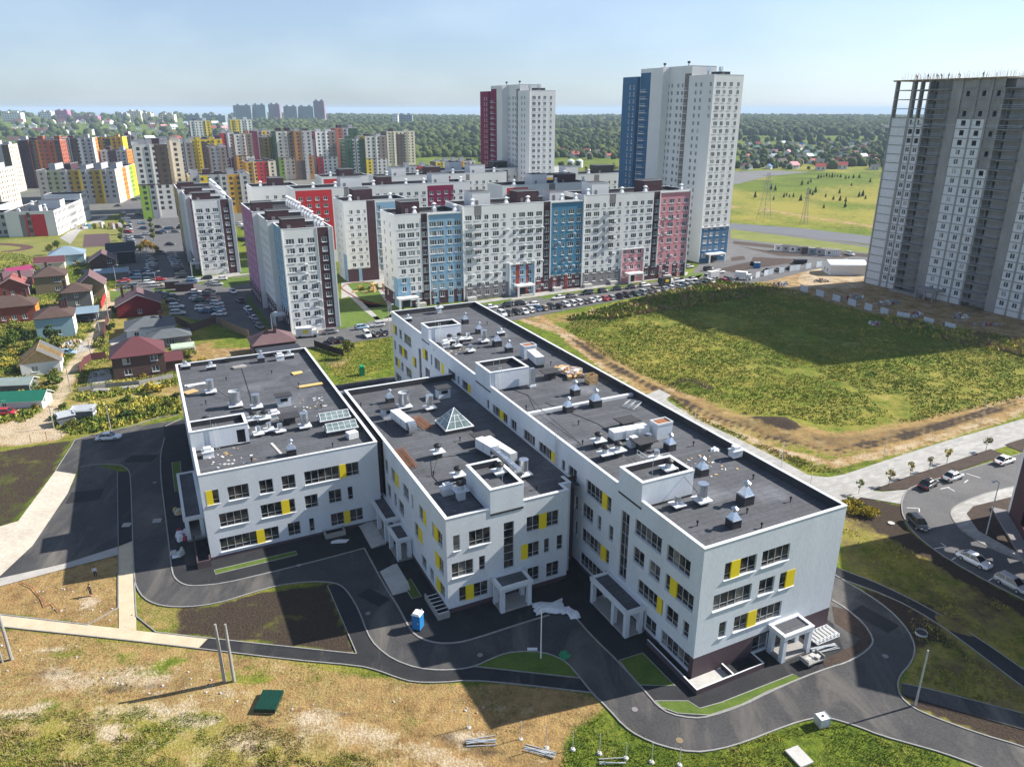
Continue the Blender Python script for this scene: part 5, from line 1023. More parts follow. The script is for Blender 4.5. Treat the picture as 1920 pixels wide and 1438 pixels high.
simple_block((-92, 372, 0), "third row white block with a dark flat roof left of the crimson bay", 24, 15, 29, [(cols(3, 21, 3.6), 25, 2.8, 9, 1.5, [(1, 8, 3, 28, RED)])], pents=[(10, 4, 17, 11, 3.0, MARB)], vents=[(5, 2)])
# ---- the two tall towers
def tower(P, label, s1, s2, s3, w, colr, n, dark, h=(72.2, 76, 73), seed=0):
    T = thing("apartment_tower", label, "tower block", P, GRID); wins = []; h1, h2, h3 = h; tz = h1 - 3.4; p = 2.87
    core(T, 0, 0, w, s1, h1, WHT, {"front": [([(2.4, 2.0), (5.4, 1.5), (8.6, 1.7), (12.2, 1.3)], tz, p, n, 1.6, [(0.02, w - .02, 0, 14.2, colr[0])] if colr[0] else [])],
                                   "left": [([(4.5, 1.2), (7.6, 1.2)], tz, p, n, 1.6, []), ([(13.3, 1.3)], tz, p, 5, 1.6, [])]}, wins, pents=[(w * .35, 3, w * .7, 8, 1.2, BITDARK)], vents=[])
    core(T, 1.2, s1, w - 2.4, s2 - s1, h2, WHT, {"left": [([(s2 - s1 - 5.5, 1.1), (s2 - s1 - 8.3, 1.4), (s2 - s1 - 12.3, 1.1), (s2 - s1 - 14.6, 1.1)], tz, p, n, 1.6, [(s2 - s1 - 4.2, s2 - s1 - .2, 0, h1 + 1, TAUPE), (s2 - s1 - 19.5, s2 - s1 - 17.5, 0, h2, dark), (.2, 7.5, 0, h2 - 1.5, colr[1])]), ([(s2 - s1 - 18.5, 1.1)], tz, p, n, 1.7, [])]}, wins, vents=[])
    core(T, -.6, s2, w, s3 - s2, h3, colr[1], {"left": [([(s3 - s2 - 2, 1.0), (s3 - s2 - 5, 1.0)], tz, p, n, 1.6, [])]}, wins, right=WHT)
    m = MB(); m.box(-2.2, s1 + 14.5, 0, 1.18, s1 + 15.0, h2, WHT); m.box(.6, s1 + 26, 0, 1.18, s2 - .02, .5, WHT); m.box(-.25, -.25, 0, .1, -.01, h1, WHT); m.box(-.1, -.3, 14.1, w + .1, -.01, 14.5, WHT); m.build("corner_rib", T)
    put_windows(T, wins, False)
    bal = MB(); bal.box(-1.6, 0, 0, 0, 4.2, .14, WHT); bal.box(-1.6, 0, .14, -1.52, 4.2, .3, WHT)
    for q in range(5): bal.box(-1.58, q * 1.03, .3, -1.52, q * 1.03 + .06, 1.15, WFRAME)
    bal.box(-1.6, 0, 1.15, -1.5, 4.2, 1.22, WFRAME); bm_ = bal.mesh("balcony")
    for r in range(n):
        z = tz - r * p - 2.2
        link("balcony", bm_, T, (1.18, s1 + .3, z)); link("balcony", bm_, T, (1.18, s2 - 6.4, z))
    for x, y in ((w * .55, 6), (w * .3, 9)): m = MB(); m.cyl(x, y, h1 - 1, h1 + 2.2, .35, .35, 8, ZINCD); m.rbox(x, y, h1 + 1.6, h1 + 3.2, 1.3, 1.0, 0, ZINC); m.build("exhaust_stack", T)
    for y in (s1 + 6, s1 + 22): m = MB(); m.cyl(4, y, h2 - 1, h2 + 1.3, .25, .25, 6, ZINCD); m.rbox(4, y, h2 + 1.2, h2 + 2.0, .9, .7, 0, BLACKM); m.build("exhaust_stack", T)
    m = MB(); m.box(3, -3.2, 3.2, w - 3, -.02, 3.7, WHT); m.box(3, -3.2, 0, 3.5, -2.7, 3.2, WHT); m.box(w - 3.5, -3.2, 0, w - 3, -2.7, 3.2, WHT); m.box(5, -.1, .1, w - 5, -.02, 2.6, BLACKM); m.build("entrance_canopy", T)
    return T
tower((77.3, 308, 0), "tallest white tower with deep blue side and blue lower floors, right of centre", 15, 50, 61, 14.6, (TBLUE, TBLUE), 24, BLACKM)
tower((9.0, 404, 0), "white tower with a crimson left side, farther back near the centre", 13.5, 50, 61, 14.9, (None, CRIM), 22, BLACKM, h=(68.6, 71.7, 69))
# ---- concrete tower under construction
H_ = thing("unfinished_tower", "grey concrete tower block under construction with white infill panels and open top floors", "tower block", (129.3, 270.6, 0), GRID)
HL, HD = 76.0, 15.0; PITCHH = 2.9; nF = 23; wins = []
INF = mat("white_infill_block", (.62, .64, .66), .9, .12, 1.2)
for k in range(nF + 1):
    z = 2.0 + k * PITCHH; L = HL if z < 66 else 37.5
    m = MB(); m.box(0, -L, z - .24, HD, 0, z, CONCD)
    for a, b in ((12.8, 20.6), (37.6, 45.4), (61, 68)):
        if b < L: m.box(-1.3, -b, z - .2, 0, -a, z, CONCD)
    m.build("floor_slab", H_)
TOPZ = 2.0 + nF * PITCHH
piers = [(0, .5), (6.2, .9), (9.3, .5), (12.3, .5), (20.6, 3.4), (28.6, .5), (33, .6), (36.9, .7), (45.4, 3.2), (51.9, .5), (56, .9), (60.3, .7), (68, 3), (75, .8)]
for s, w in piers:
    zt = TOPZ - .24 if s + w < 37.6 else TOPZ - PITCHH - .24
    m = MB()
    for k in range(-1, nF):
        z = 2.0 + k * PITCHH if k >= 0 else 0; z1 = 2.0 + (k + 1) * PITCHH - .24
        if z1 > zt + .1: continue
        m.box(.02 if w > 1 else .0, -(s + w), max(z, 0), HD - .2 if (w > 1 or int(s) in (12, 28, 36)) else 1.6, -s, z1, CONCD)
    m.build("pier", H_)
infill_top = {0: 18.9, 6: 18.9, 24: 18.9, 33: 13.9, 48: 13.9, 56: 10.9, 71: 12}
def infill(s0, s1, rows, win=True, dark3=0):
    m = MB()
    for k in range(-1, int(rows)):
        z = 2.0 + k * PITCHH if k >= 0 else .02; z1 = 2.0 + (k + 1) * PITCHH - .24; hs = []
        if z1 - z < 1.2: z1 = z1
        c_ = (s0 + s1) / 2
        if win and k >= 0: hs = [(c_ - s0 - .75, c_ - s0 + .75, z + .75, z + 2.3)]
        facade(m, (.18, -s0), (.18, -s1), z, z1, hs, INF, reveal=.2)
        if win and k >= 0 and k < rows - dark3: wins.append((.18, -(c_ - .75), z + .75, -math.pi / 2, 1.5, 1.55))
    m.build("infill_panel", H_)
infill(.5, 6.2, 19, False); infill(7.1, 9.3, 19, True, 3); infill(9.8, 12.3, 19, True, 3); infill(24, 28.6, 19, True, 3); infill(29.1, 33, 19, True, 3)
infill(33.6, 36.9, 14, True, 1); infill(48.6, 51.9, 14, True, 1); infill(52.4, 56, 14, True, 1); infill(56.9, 60.3, 13, False); infill(71, 75, 12, True)
put_windows(H_, wins, False)
for s0, s1 in ((24, 28.6), (29.1, 33), (33.6, 36.9)):
    m = MB()
    for k in range(19 if s0 < 33 else 14, nF): z = 2.0 + k * PITCHH; facade(m, (.5, -s0), (.5, -s1), z, z + PITCHH - .24, [(1.2, 2.4, z + .6, z + 2.2)] if k % 2 else [], CONCD, reveal=.3)
    m.build("concrete_wall", H_)
m = MB()      # recessed balcony walls, cores and back wall
for a, b in ((12.8, 20.6), (37.6, 45.4), (61, 68)):
    for k in range(-1, nF):
        z = 2.0 + k * PITCHH if k >= 0 else .02; z1 = 2.0 + (k + 1) * PITCHH - .24
        if (a > 37 and k == nF - 1) or (a > 30 and k > 16 and False): continue
        facade(m, (2.3, -a), (2.3, -b), z, z1, [(.4, 1.3, z + .02, z + 2.2), (b - a - 1.4, b - a - .5, z + .02, z + 2.2)], CONCD, reveal=.25)
m.box(HD - .4, -HL + .1, 0, HD - .15, -.1, 55, CONCD); m.box(6, -31, 0, 6.3, -.3, 55, CONCD); m.box(6, -HL + .2, 0, 6.3, -31.2, 45, CONCD); m.box(7, -36, 45, 12, -22, TOPZ - .3, CONCD)
m.build("recessed_wall", H_)
m = MB()
for a, b in ((12.8, 20.6), (37.6, 45.4), (61, 68)):
    for k in range(0, nF - 1):
        z = 2.0 + k * PITCHH
        for dz in (.5, 1.05): m.tube((-1.25, -a, z + dz), (-1.25, -b, z + dz), .03, ZINCD, 3)
m.build("guard_rail", H_)
m = MB()
for i in range(150):
    s = random.choice([p[0] for p in piers if p[0] < 37]) + random.uniform(0, 1.5); m.tube((random.uniform(0, HD), -s, TOPZ), (random.uniform(0, HD), -s, TOPZ), .01, RUST, 3) if False else None
    x = random.uniform(.1, HD); m.tube((x, -s, TOPZ), (x + .05, -s, TOPZ + random.uniform(.8, 2.6)), .035, RUST, 3)
for i in range(60):
    s = random.uniform(38, 75); x = random.uniform(.1, HD); m.tube((x, -s, TOPZ - PITCHH), (x, -s, TOPZ - PITCHH + random.uniform(.8, 2.4)), .035, RUST, 3)
m.build("rebar", H_)
m = MB(); m.box(-1.5, -37.6, TOPZ, HD + .5, .3, TOPZ + .12, WOOD); m.box(-1.6, -42, TOPZ, 0, -37.6, TOPZ + .1, WOOD)
for i in range(14): m.box(-1.4, -i * 2.7 - .2, TOPZ - .35, 0, -i * 2.7, TOPZ, WOOD)
m.build("formwork", H_)
m = MB(); m.box(.5, .1, 53.6, 5, 3.6, 53.75, CONCD)
for i in range(6): m.tube((.5 + i * .8, .1, 53.7), (.5 + i * .8, 3.4, 54.6), .06, ZINCD, 4); m.tube((.5 + i * .8, 3.4, 53.7), (.5 + i * .8, 3.4, 55.6), .05, ZINCD, 4)
for i in range(20): m.tube((0, -i * 3.7, 54.8), (-1.7, -i * 3.7 - 1, 55.3), .05, ZINCD, 4)
for i in range(19): m.tube((-1.7, -i * 3.7 - 1, 55.3), (-1.7, -i * 3.7 - 4.7, 55.3 - .3 * (i % 2)), .04, ZINCD, 3)
m.build("safety_net_frame", H_)
m = MB(); m.box(-4.5, -31, 3.2, -.02, -24, 3.6, CONCD)
for y in (-30.8, -27.7, -24.6): m.box(-4.4, y, 0, -3.9, y + .5, 3.2, CONCD)
m.build("entrance_canopy", H_)
m = MB(); m.box(-3, -24.8, 0, -.02, -13, .7, CONCD); m.build("plinth_ramp", H_)
# ---- far colourful estate (same street grid)
RZ_L = math.radians(13)
def far_block(xl, xr, yt, yb, d, label, wall, bands, sidem, anchor="l", cell=3.9, name="apartment_block", roofbits=3, group=None, xs=None):
    a = G(xl if anchor == "l" else xr, yb); pxa = xl if anchor == "l" else xr; pxo = xr if anchor == "l" else xl; rz = GRID if anchor == "l" else RZ_L
    ev = Vector((math.cos(rz), math.sin(rz), 0)); eu = Vector((-math.sin(rz), math.cos(rz), 0))
    k = (pxo - 960) / FPX; dep = a.y * CP + CAMH * SP
    w = abs((k * dep - a.x) / (ev.x - k * ev.y * CP))
    if xs: k2 = (xs - 960) / FPX; d = min(130, max(12, abs((k2 * dep - a.x) / (eu.x - k2 * eu.y * CP))))
    r = ray(pxa, yt); h = CAMH + r[2] * a.y / r[1]
    P = a if anchor == "l" else a - ev * w
    n = max(2, int((h - 3) / 3.0)); nc = max(2, int((w - 1.5) / cell)); st = (w - 1.6) / nc
    fc = [(.8 + st * (i + .5), min(1.7, st * .5)) for i in range(nc)]
    bd = [(f0 * w, f1 * w, z0 * h, z1 * h, m_) for f0, f1, z0, z1, m_ in bands]
    ns = max(2, int((d - 2) / 3.6)); sp = [(1.6 + (d - 3) / ns * (i + .4), 1.3) for i in range(ns)]
    T = thing(name, label, "apartment block", P, rz, group); wins = []
    f = {"front": (fc, h - 2.2, 3.0, n, 1.7, bd)}
    side = "right" if anchor == "r" else "left"; f[side] = (sp, h - 2.2, 3.0, n, 1.5, [])
    sm = sidem if not isinstance(sidem, list) else None
    if isinstance(sidem, list): q = len(sidem); f[side] = (sp, h - 2.2, 3.0, n, 1.5, [(d * i / q, d * (i + 1) / q, 0, h, c) for i, c in enumerate(sidem)])
    pp = [((i + .5) * w / roofbits - 2, d * .3, (i + .5) * w / roofbits + 2, d * .6, random.choice((1.8, 3.0)), random.choice((wall, MARB, GREYR))) for i in range(roofbits)]
    core(T, 0, 0, w, d, h, wall, f, wins, simple=True, left=sm if side == "left" else None, right=sm if side == "right" else None, pents=pp)
    m = MB()      # dark loggia strips and bright fins give the long fronts their relief
    for q in range(max(1, int(w / 11))): x = w * (q + .5) / max(1, int(w / 11)); m.box(x - .25, -.55, h * .02, x + .25, -.01, h + .6, wall)
    m.build("facade_rib", T)
    put_windows(T, wins, True, 100); return T
def duo(upper, lowl, lowm, side2):      # upper white part, coloured lower corner, brown column
    return [(.0, .62, .48, 1, upper), (.62, 1, .46, 1, side2), (0, .3, 0, .46, lowl), (.3, 1, 0, .46, lowm), (0, 1, .455, .475, side2)]
FB = [
 (0, 35, 272, 361, 26, "leftmost white and brown block with a sunlit cream side", GREYR, [(.0, 1, 0, .5, SAND), (.62, 1, 0, 1, BROWN), (.3, .62, 0, .45, WHT)], CREAM, "r", 51),
 (52, 129, 263, 352, 30, "wide dark maroon and brick red block in the far left estate", TERRA, [(0, .3, 0, 1, MARB), (.42, .48, 0, 1, ORANGE), (.86, 1, 0, 1, BROWN), (.3, .42, 0, 1, BROWN)], TERRA, "r", 140),
 (130, 187, 259, 338, 26, "pale grey block with white corner between the maroon and yellow blocks", GREYR, [(.2, .5, 0, 1, BROWN), (.5, .62, 0, 1, WHT)], [WHT, ORANGE], "r", 196),
 (190, 241, 257, 330, 26, "golden yellow block with dark centre in the far left estate", GOLD, [(.35, .55, 0, .95, BROWN), (.55, .62, 0, 1, YEL), (.9, 1, 0, 1, YEL)], YEL, "r", 249),
 (243, 268, 255, 325, 20, "narrow grey block between the golden block and the lime green block", GREYR, [(.4, .7, 0, 1, BROWN)], GREYR, "l"),
 (80, 226, 318, 381, 95, "long mid-rise block with cream, orange, green and yellow sunlit side", GREYR, [(.12, .30, 0, 1, mat("sage_render", (.30, .34, .24), .9, .06, .2)), (.40, .53, 0, 1, OLIVE), (.53, .56, .4, 1, YEL), (.68, .80, 0, 1, OLIVE), (.80, .82, 0, 1, YEL)], [CREAM, CREAM, ORANGE, CREAM, GREEN, YEL], "r", 262),
 (318, 357, 264, 398, 22, "tall cream block behind the white and lime green block", CREAM, [], BROWN, "l"),
 (270, 333, 272, 411, 22, "white and brown block with a tall lime green corner", WHT2, duo(WHT2, GREEN, WHT2, BROWN), BROWN, "l"),
 (364, 426, 262, 340, 24, "golden yellow tower with dark loggias in its centre", YEL, [(.0, .12, 0, 1, YEL), (.3, .34, 0, 1, YEL), (.36, .55, 0, .97, BROWN), (.58, .66, 0, 1, YEL), (.92, 1, 0, 1, YEL), (0, 1, .94, 1, YEL)], YEL, "l"),
 (365, 404, 227, 300, 24, "white and yellow topped tower farthest left in the back row", WHT, [(.62, 1, 0, 1, YEL)], BROWN, "l"),
 (440, 480, 225, 300, 24, "yellow and white topped tower in the back row behind the brown one", WHT, [(0, .45, 0, 1, YEL)], GREYR, "l"),
 (365, 476, 330, 404, 20, "low white block with yellow and orange framed bays behind the farther slab", GREYR, [(.15, .30, .2, 1, YEL), (.62, .84, 0, 1, GOLD), (.3, .6, 0, .4, WHT)], YEL, "l"),
 (424, 447, 250, 322, 22, "narrow red, white and crimson tower", WHT, [(0, .35, .35, 1, RED), (.35, 1, 0, .35, CRIM)], RED, "l"),
 (447, 481, 252, 328, 22, "brown and white tower with an orange lower corner", SAND, duo(WHT, GOLD, WHT, TAUPE), SAND, "l"),
 (482, 515, 246, 322, 26, "crimson, grey and yellow striped tower", GREYR, [(0, .25, 0, 1, CRIM), (.5, .8, 0, 1, YEL), (.8, 1, 0, .5, OLIVE)], CRIM, "l"),
 (526, 559, 247, 338, 24, "white tower with lime green lower corner and dark green side", WHT2, duo(WHT2, GREEN, WHT2, TAUPE), DGREEN, "l"),
 (559, 592, 246, 338, 22, "orange brown and pale grey striped tower", GREYR, [(0, .4, .4, 1, SAND), (.7, 1, 0, .5, SAND), (0, .5, 0, .4, BROWN)], SAND, "l"),
 (598, 636, 247, 335, 24, "white and brown tower with bright red lower corner and crimson side", WHT, duo(WHT, RED, WHT, TAUPE), CRIM, "l"),
 (637, 676, 241, 330, 24, "dark green and grey tower with an orange rooftop", GREYR, [(0, .3, 0, 1, TERRA), (.55, 1, 0, 1, DGREEN), (.3, .55, 0, .35, DGREEN)], TERRA, "l"),
 (689, 728, 256, 334, 26, "white and taupe tower with bright yellow side and lower corner", WHT2, duo(WHT2, YEL, WHT2, TAUPE), YEL, "l"),
 (728, 780, 247, 312, 22, "cream block with dark loggia stripe, rightmost of the tall estate", CREAM, [(.32, .62, 0, .92, BROWN)], BROWN, "l"),
 (465, 521, 304, 346, 22, "low red, orange and beige block under the striped towers", CREAM, [(0, .35, 0, 1, GOLD), (.35, .75, 0, 1, RED)], GOLD, "l"),
 (752, 812, 313, 334, 16, "low white block with bright red bay right of the estate", GREYR, [(0, .1, 0, 1, RED), (.5, .8, 0, 1, RED)], BROWN, "l"),
 (818, 892, 304, 330, 16, "low white block with yellow and orange bays right of the estate", GREYR, [(0, .25, 0, 1, YEL), (.5, .72, 0, 1, GOLD), (.72, 1, 0, 1, WHT2)], BROWN, "l"),
 (12, 60, 275, 345, 20, "dim brown block behind the leftmost cream-sided block", TAUPE, [(.4, .6, 0, 1, WHT)], CREAM, "r"),
 (196, 246, 282, 335, 20, "pale block with maroon rooftop boxes behind the long mid-rise block", GREYR, [(.3, .6, 0, 1, MARB)], ORANGE, "r"),
 (400, 432, 276, 345, 20, "dark grey-brown block right of the golden yellow tower", TAUPE, [(.2, .5, 0, 1, GREYR)], BROWN, "l"),
 (343, 372, 268, 350, 20, "shaded grey block left of the golden yellow tower", GREYR, [(.4, 1, 0, 1, TAUPE)], BROWN, "l"),
 (500, 530, 258, 335, 22, "narrow old-gold and olive block between the striped towers", OLIVE, [(.4, .7, 0, 1, DGREEN)], BROWN, "l"),
 (575, 606, 262, 335, 22, "narrow brown and grey block left of the crimson-sided tower", BROWN, [(.3, .7, 0, 1, GREYR)], SAND, "l"),
 (652, 690, 262, 335, 22, "dark green and white block left of the yellow-sided tower", DGREEN, [(.35, .65, 0, 1, WHT2)], DGREEN, "l"),
 (-30, 9, 318, 400, 30, "cream low block with an orange strip at the far left edge", CREAM, [(.0, .5, 0, 1, GOLD)], CREAM, "r"),
]
for r in FB: far_block(*r[:5], r[5], r[6], r[7], r[8], r[9], roofbits=5 if r[1] - r[0] > 60 else 2, xs=r[10] if len(r) > 10 else None)
# far high-rises on the ridge
def highrise(xl, xr, yt, D, label, wall, h=None, rb=2, d=18):
    x0 = (xl - 960) / FPX * (D * CP); x1 = (xr - 960) / FPX * (D * CP); r = ray(xl, yt); h = CAMH + r[2] * D / r[1]; g = float(hill(np.array([x0]), np.array([float(D)]))[0]) - 3
    T = thing("far_high_rise", label, "tower block", (x0, D, g), 0.0); wins = []; w = x1 - x0; n = max(2, int((h - g) / 6))
    core(T, 0, 0, w, d, h - g, wall, {"front": (cols(4, w - 3, 7, 3.2), h - g - 3, 6, n, 2.4, [])}, wins, simple=True, pents=[((i + .5) * w / rb - 4, 4, (i + .5) * w / rb + 4, 10, 4, wall) for i in range(rb)])
    put_windows(T, wins, True)
BG = mat("far_blue_grey_wall", (.20, .24, .28), .9, .1, .05); PG = mat("far_purple_grey_wall", (.25, .18, .24), .9, .1, .05); TG = mat("far_teal_grey_wall", (.18, .26, .30), .9, .1, .05)
for a in ((437, 470, 198, 2500, "left half of the far grey high-rise slab on the ridge", BG), (472, 497, 197, 2520, "right half of the far grey high-rise slab on the ridge", TG), (503, 524, 196, 2550, "short purple-grey far high-rise between the two slabs", PG), (531, 556, 200, 2500, "far teal-grey slab, left part of the second pair", BG), (557, 587, 200, 2520, "far teal-grey slab, right part of the second pair", TG), (588, 608, 190, 2400, "tallest purple-grey far high-rise on the ridge", PG),
          (218, 236, 214, 2300, "far pale block, left of the stepped cream group on the ridge", GREYR), (236, 262, 209, 2350, "far stepped cream block on the ridge", CREAM), (264, 281, 213, 2300, "far small cream block at the right of the stepped group", CREAM), (298, 324, 215, 2400, "far low yellowish block left of the grey slabs", CREAM), (103, 125, 208, 2300, "far red-purple mall tower on the left ridge", MAUVE), (72, 94, 210, 2350, "far white block on the left ridge", WHT), (106, 180, 218, 2250, "far long magenta-fronted hall on the left ridge", MAUVE),
          (735, 745, 217, 2100, "far small white block above the forest", WHT), (745, 772, 216, 2150, "far grey block above the forest right of the high-rises", BG), (350, 372, 216, 2300, "far dim block right of the low yellowish one", BG), (378, 420, 217, 2300, "far long grey hall left of the grey slab", BG), (0, 36, 212, 2200, "far pale blocks at the left edge of the ridge", WHT)):
    highrise(*a)
# ---- second school at the left
A2 = G(110, 442); B2 = G(171, 410); RZ2 = math.atan2(-(B2 - A2).x, (B2 - A2).y); L2 = (B2 - A2).length; SCH2 = A2 - Vector((math.cos(RZ2), math.sin(RZ2), 0)) * 22
W2 = thing("second_school_building", "white three-storey school with red front panels beyond the village at the left", "school", SCH2, RZ2); wins = []
core(W2, 0, 0, 22, L2 - 14, 12.2, WHT, {"front": [([(10.3, 1.6)], 10.6, 3.8, 3, 2.2, [(6.2, 8.6, 0, 10.8, GREYB), (8.6, 9.5, 0, 10.8, RED), (11.3, 17.5, 0, 10.8, RED), (9.5, 11.3, 0, 10.8, GREYB)])], "right": (cols(2, L2 - 16, 2.3, 1.2), 10.6, 3.7, 3, 1.7, [(26, 36, 0, 12.2, GREYR)])}, wins, simple=True, pents=[(10, 20, 20, 28, 3, WHT), (8, 6, 14, 11, 2, GREYR)], vents=[(5, 5), (15, 12), (8, 16), (4, 30)])
core(W2, -46, 4, 46, 16, 11.2, GREYR, {"front": (cols(2, 44, 2.6, 1.5), 9.6, 3.7, 3, 1.8, [])}, wins, simple=True)
core(W2, -52, 20.1, 40, 30, 12.2, WHT, {"front": (cols(2, 38, 2.6, 1.5), 10.6, 3.7, 1, 1.8, [(0, 14, 6, 12.2, YEL)])}, wins, simple=True, pents=[(20, 10, 30, 18, 3, GREYR)], vents=[(8, 8), (34, 20)])
core(W2, 4, L2 - 13.9, 18.2, 14, 15.2, WHT, {"right": (cols(2, 12, 2.3, 1.2), 13.6, 3.7, 3, 1.7, [])}, wins, simple=True); put_windows(W2, wins, True)
# ---- neighbouring building cut by the right frame edge
D_ = thing("corner_building", "white-edged building with dark maroon and orange wall cut off by the right edge", "building", (69, 76, 0), 0.0)
mb = MB(); P = [(0, 0), (34, -14), (44, 12), (9.5, 28)]
facade(mb, P[3], P[0], 0, 23.4, [(6 + 5 * i, 8.5 + 5 * i, 3.6 * j + 1.4, 3.6 * j + 3.4) for i in range(4) for j in range(6)], MARB, [(0, .8, 0, 23.4, WHT), (3.5, 6, 8, 12, ORANGE), (12, 15, 14, 20, ORANGE), (18, 20, 4, 9, ORANGE)])
facade(mb, P[0], P[1], 0, 23.4, [], WHT); facade(mb, P[1], P[2], 0, 23.4, [], WHT); facade(mb, P[2], P[3], 0, 23.4, [(4 + 6 * i, 7 + 6 * i, 3.6 * j + 1.4, 3.6 * j + 3.4) for i in range(5) for j in range(6)], WHT)
mb.build("wall", D_); mb = MB(); mb.prism(P, 23.0, 23.2, BITUMEN); mb.build("roof", D_)
mb = MB(); mb.prism([(-1.6, -1), (-.1, -.1), (9.4, 28.1), (7.6, 29.2)], 0, .35, GREYB); mb.build("plinth", D_)
# ================================================================ VILLAGE HOUSES
RB = mat("brown_roof_tiles", (.085, .055, .046), .8, .15, .6, fine=5); RM = mat("maroon_metal_roof", (.115, .042, .047), .55, .1, .5); RMV = mat("mauve_brown_roof", (.15, .09, .098), .7, .1, .5)
RG = mat("slate_grey_roof", (.105, .115, .125), .8, .12, .6, fine=5); RBL = mat("blue_grey_metal_roof", (.20, .27, .33), .6, .1, .5); RGN = mat("green_metal_roof", (.015, .13, .085), .5, .1, .5); RDK = mat("dark_navy_roof", (.035, .04, .055), .8, .15, .5); RMG = mat("magenta_metal_roof", (.24, .035, .10), .5, .1, .5)
BRK = mat("dark_brown_brick", (.10, .06, .055), .9, .15, 1.5, fine=8); RBRK = mat("red_brick_wall", (.22, .065, .05), .9, .15, 1.5, fine=8); TBRK = mat("tan_brick_wall", (.22, .17, .10), .9, .12, 1.5, fine=8); GBRK = mat("grey_stone_wall", (.13, .14, .15), .9, .12, 1.5, fine=8); BLW = mat("pale_blue_foam_wall", (.24, .38, .45), .9, .08, .8); REDW = mat("deep_red_siding", (.17, .018, .022), .85, .1, .8)
CHB = mat("dark_chimney_brick", (.07, .035, .035), .9, .15, 2)
def house(label, P, w, d, h, kind, rise, wall, roof, rz=GRID, side=None, wins=((.25, 1.2), (.7, 1.2)), chim=(), floors=None, over=.5, name="house", cat="house", extra=None):
    T = thing(name, label, cat, P, rz); floors = floors or (2 if h > 4.4 else 1); items = []; m = MB()
    for (a, b, L, mt, ws) in (((0, 0), (w, 0), w, wall, wins), ((w, 0), (w, d), d, side or wall, ((.3, 1.1), (.7, 1.1))), ((w, d), (0, d), w, wall, ()), ((0, d), (0, 0), d, wall, ((.35, 1.1), (.7, 1.1)))):
        hs = []; an = math.atan2(b[1] - a[1], b[0] - a[0])
        for f in range(floors):
            z = f * (h / floors) + .9
            for q, ww in ws:
                s = q * L; hs.append((s - ww / 2, s + ww / 2, z, z + 1.35)); items.append((a[0] + math.cos(an) * (s - ww / 2), a[1] + math.sin(an) * (s - ww / 2), z, an, ww, 1.35))
        facade(m, a, b, 0, h, hs, mt, reveal=.12)
    o = over; x0, y0, x1, y1 = -o, -o, w + o, d + o; z = h; r = MB(); t = .14
    if kind == "hip":
        if w >= d: q = d / 2 + o; A, B = (x0 + q, d / 2, h + rise), (x1 - q + .01, d / 2, h + rise)
        else: q = w / 2 + o; A, B = (w / 2, y0 + q, h + rise), (w / 2, y1 - q + .01, h + rise)
        c = [(x0, y0, z), (x1, y0, z), (x1, y1, z), (x0, y1, z)]
        if w >= d: F = [(c[0], c[1], B, A), (c[1], c[2], B), (c[2], c[3], A, B), (c[3], c[0], A)]
        else: F = [(c[0], c[1], A), (c[1], c[2], B, A), (c[2], c[3], B), (c[3], c[0], A, B)]
        for f in F: r.poly(f, roof)
        r.box(x0, y0, z - t, x1, y1, z - .002, WHT if wall is WHT else roof)
    elif kind in ("gx", "gy"):
        if kind == "gx": e1, e2, e3, e4, A, B = (x0, y0, z - .2), (x1, y0, z - .2), (x1, y1, z - .2), (x0, y1, z - .2), (x0, d / 2, h + rise), (x1, d / 2, h + rise); m.poly([(w, 0, h), (w, d, h), (w, d / 2, h + rise - .15)], side or wall); m.poly([(0, d, h), (0, 0, h), (0, d / 2, h + rise - .15)], wall); F = [(e1, e2, B, A), (e3, e4, A, B)]
        else: e1, e2, e3, e4, A, B = (x0, y0, z - .2), (x1, y0, z - .2), (x1, y1, z - .2), (x0, y1, z - .2), (w / 2, y0, h + rise), (w / 2, y1, h + rise); m.poly([(0, 0, h), (w, 0, h), (w / 2, 0, h + rise - .15)], wall); m.poly([(w, d, h), (0, d, h), (w / 2, d, h + rise - .15)], wall); F = [(e2, e3, B, A), (e4, e1, A, B)]
        for f in F:
            r.poly(f, roof); r.poly([(p[0], p[1], p[2] - t) for p in f][::-1], roof)
            for i in range(4): a, b = f[i], f[(i + 1) % 4]; r.poly([(a[0], a[1], a[2] - t), (b[0], b[1], b[2] - t), b, a], WHT)
    elif kind == "flat": r.box(x0, y0, h, x1, y1, h + .25, roof)
    elif kind == "mono": r.poly([(x0, y0, h), (x1, y0, h), (x1, y1, h + rise), (x0, y1, h + rise)], roof); r.poly([(x0, y0, h - t), (x0, y1, h + rise - t), (x1, y1, h + rise - t), (x1, y0, h - t)], roof); r.poly([(x0, y0, h - t), (x1, y0, h - t), (x1, y0, h), (x0, y0, h)], roof)
    elif kind == "rafters":
        A, B = (w / 2, y0, h + rise), (w / 2, y1, h + rise); m.poly([(0, 0, h), (w, 0, h), (w / 2, 0, h + rise - .15)], WOOD)
        for i in range(15):
            y = y0 + (y1 - y0) * i / 14
            for s in (0, 1): r.tube((x0 if s else x1, y, h - .2), (w / 2, y, h + rise), .09, WOOD, 4)
        for i in range(9):
            f = i / 8; r.tube((x0 + (w / 2 - x0) * f, y0, h - .1 + (rise + .2) * f), (x0 + (w / 2 - x0) * f, y1, h - .1 + (rise + .2) * f), .05, WOOD, 4)
        r.poly([(x1, y0, h - .1), (x1, y0 + 2.4, h - .1), (w / 2, y0 + 2.4, h + rise + .12), (w / 2, y0, h + rise + .12)], RG); r.poly([(x1, y1 - 2.5, h - .1), (x1, y1, h - .1), (w / 2, y1, h + rise + .12), (w / 2, y1 - 2.5, h + rise + .12)], RG)
    m.build("wall", T); R = r.build("roof", T)
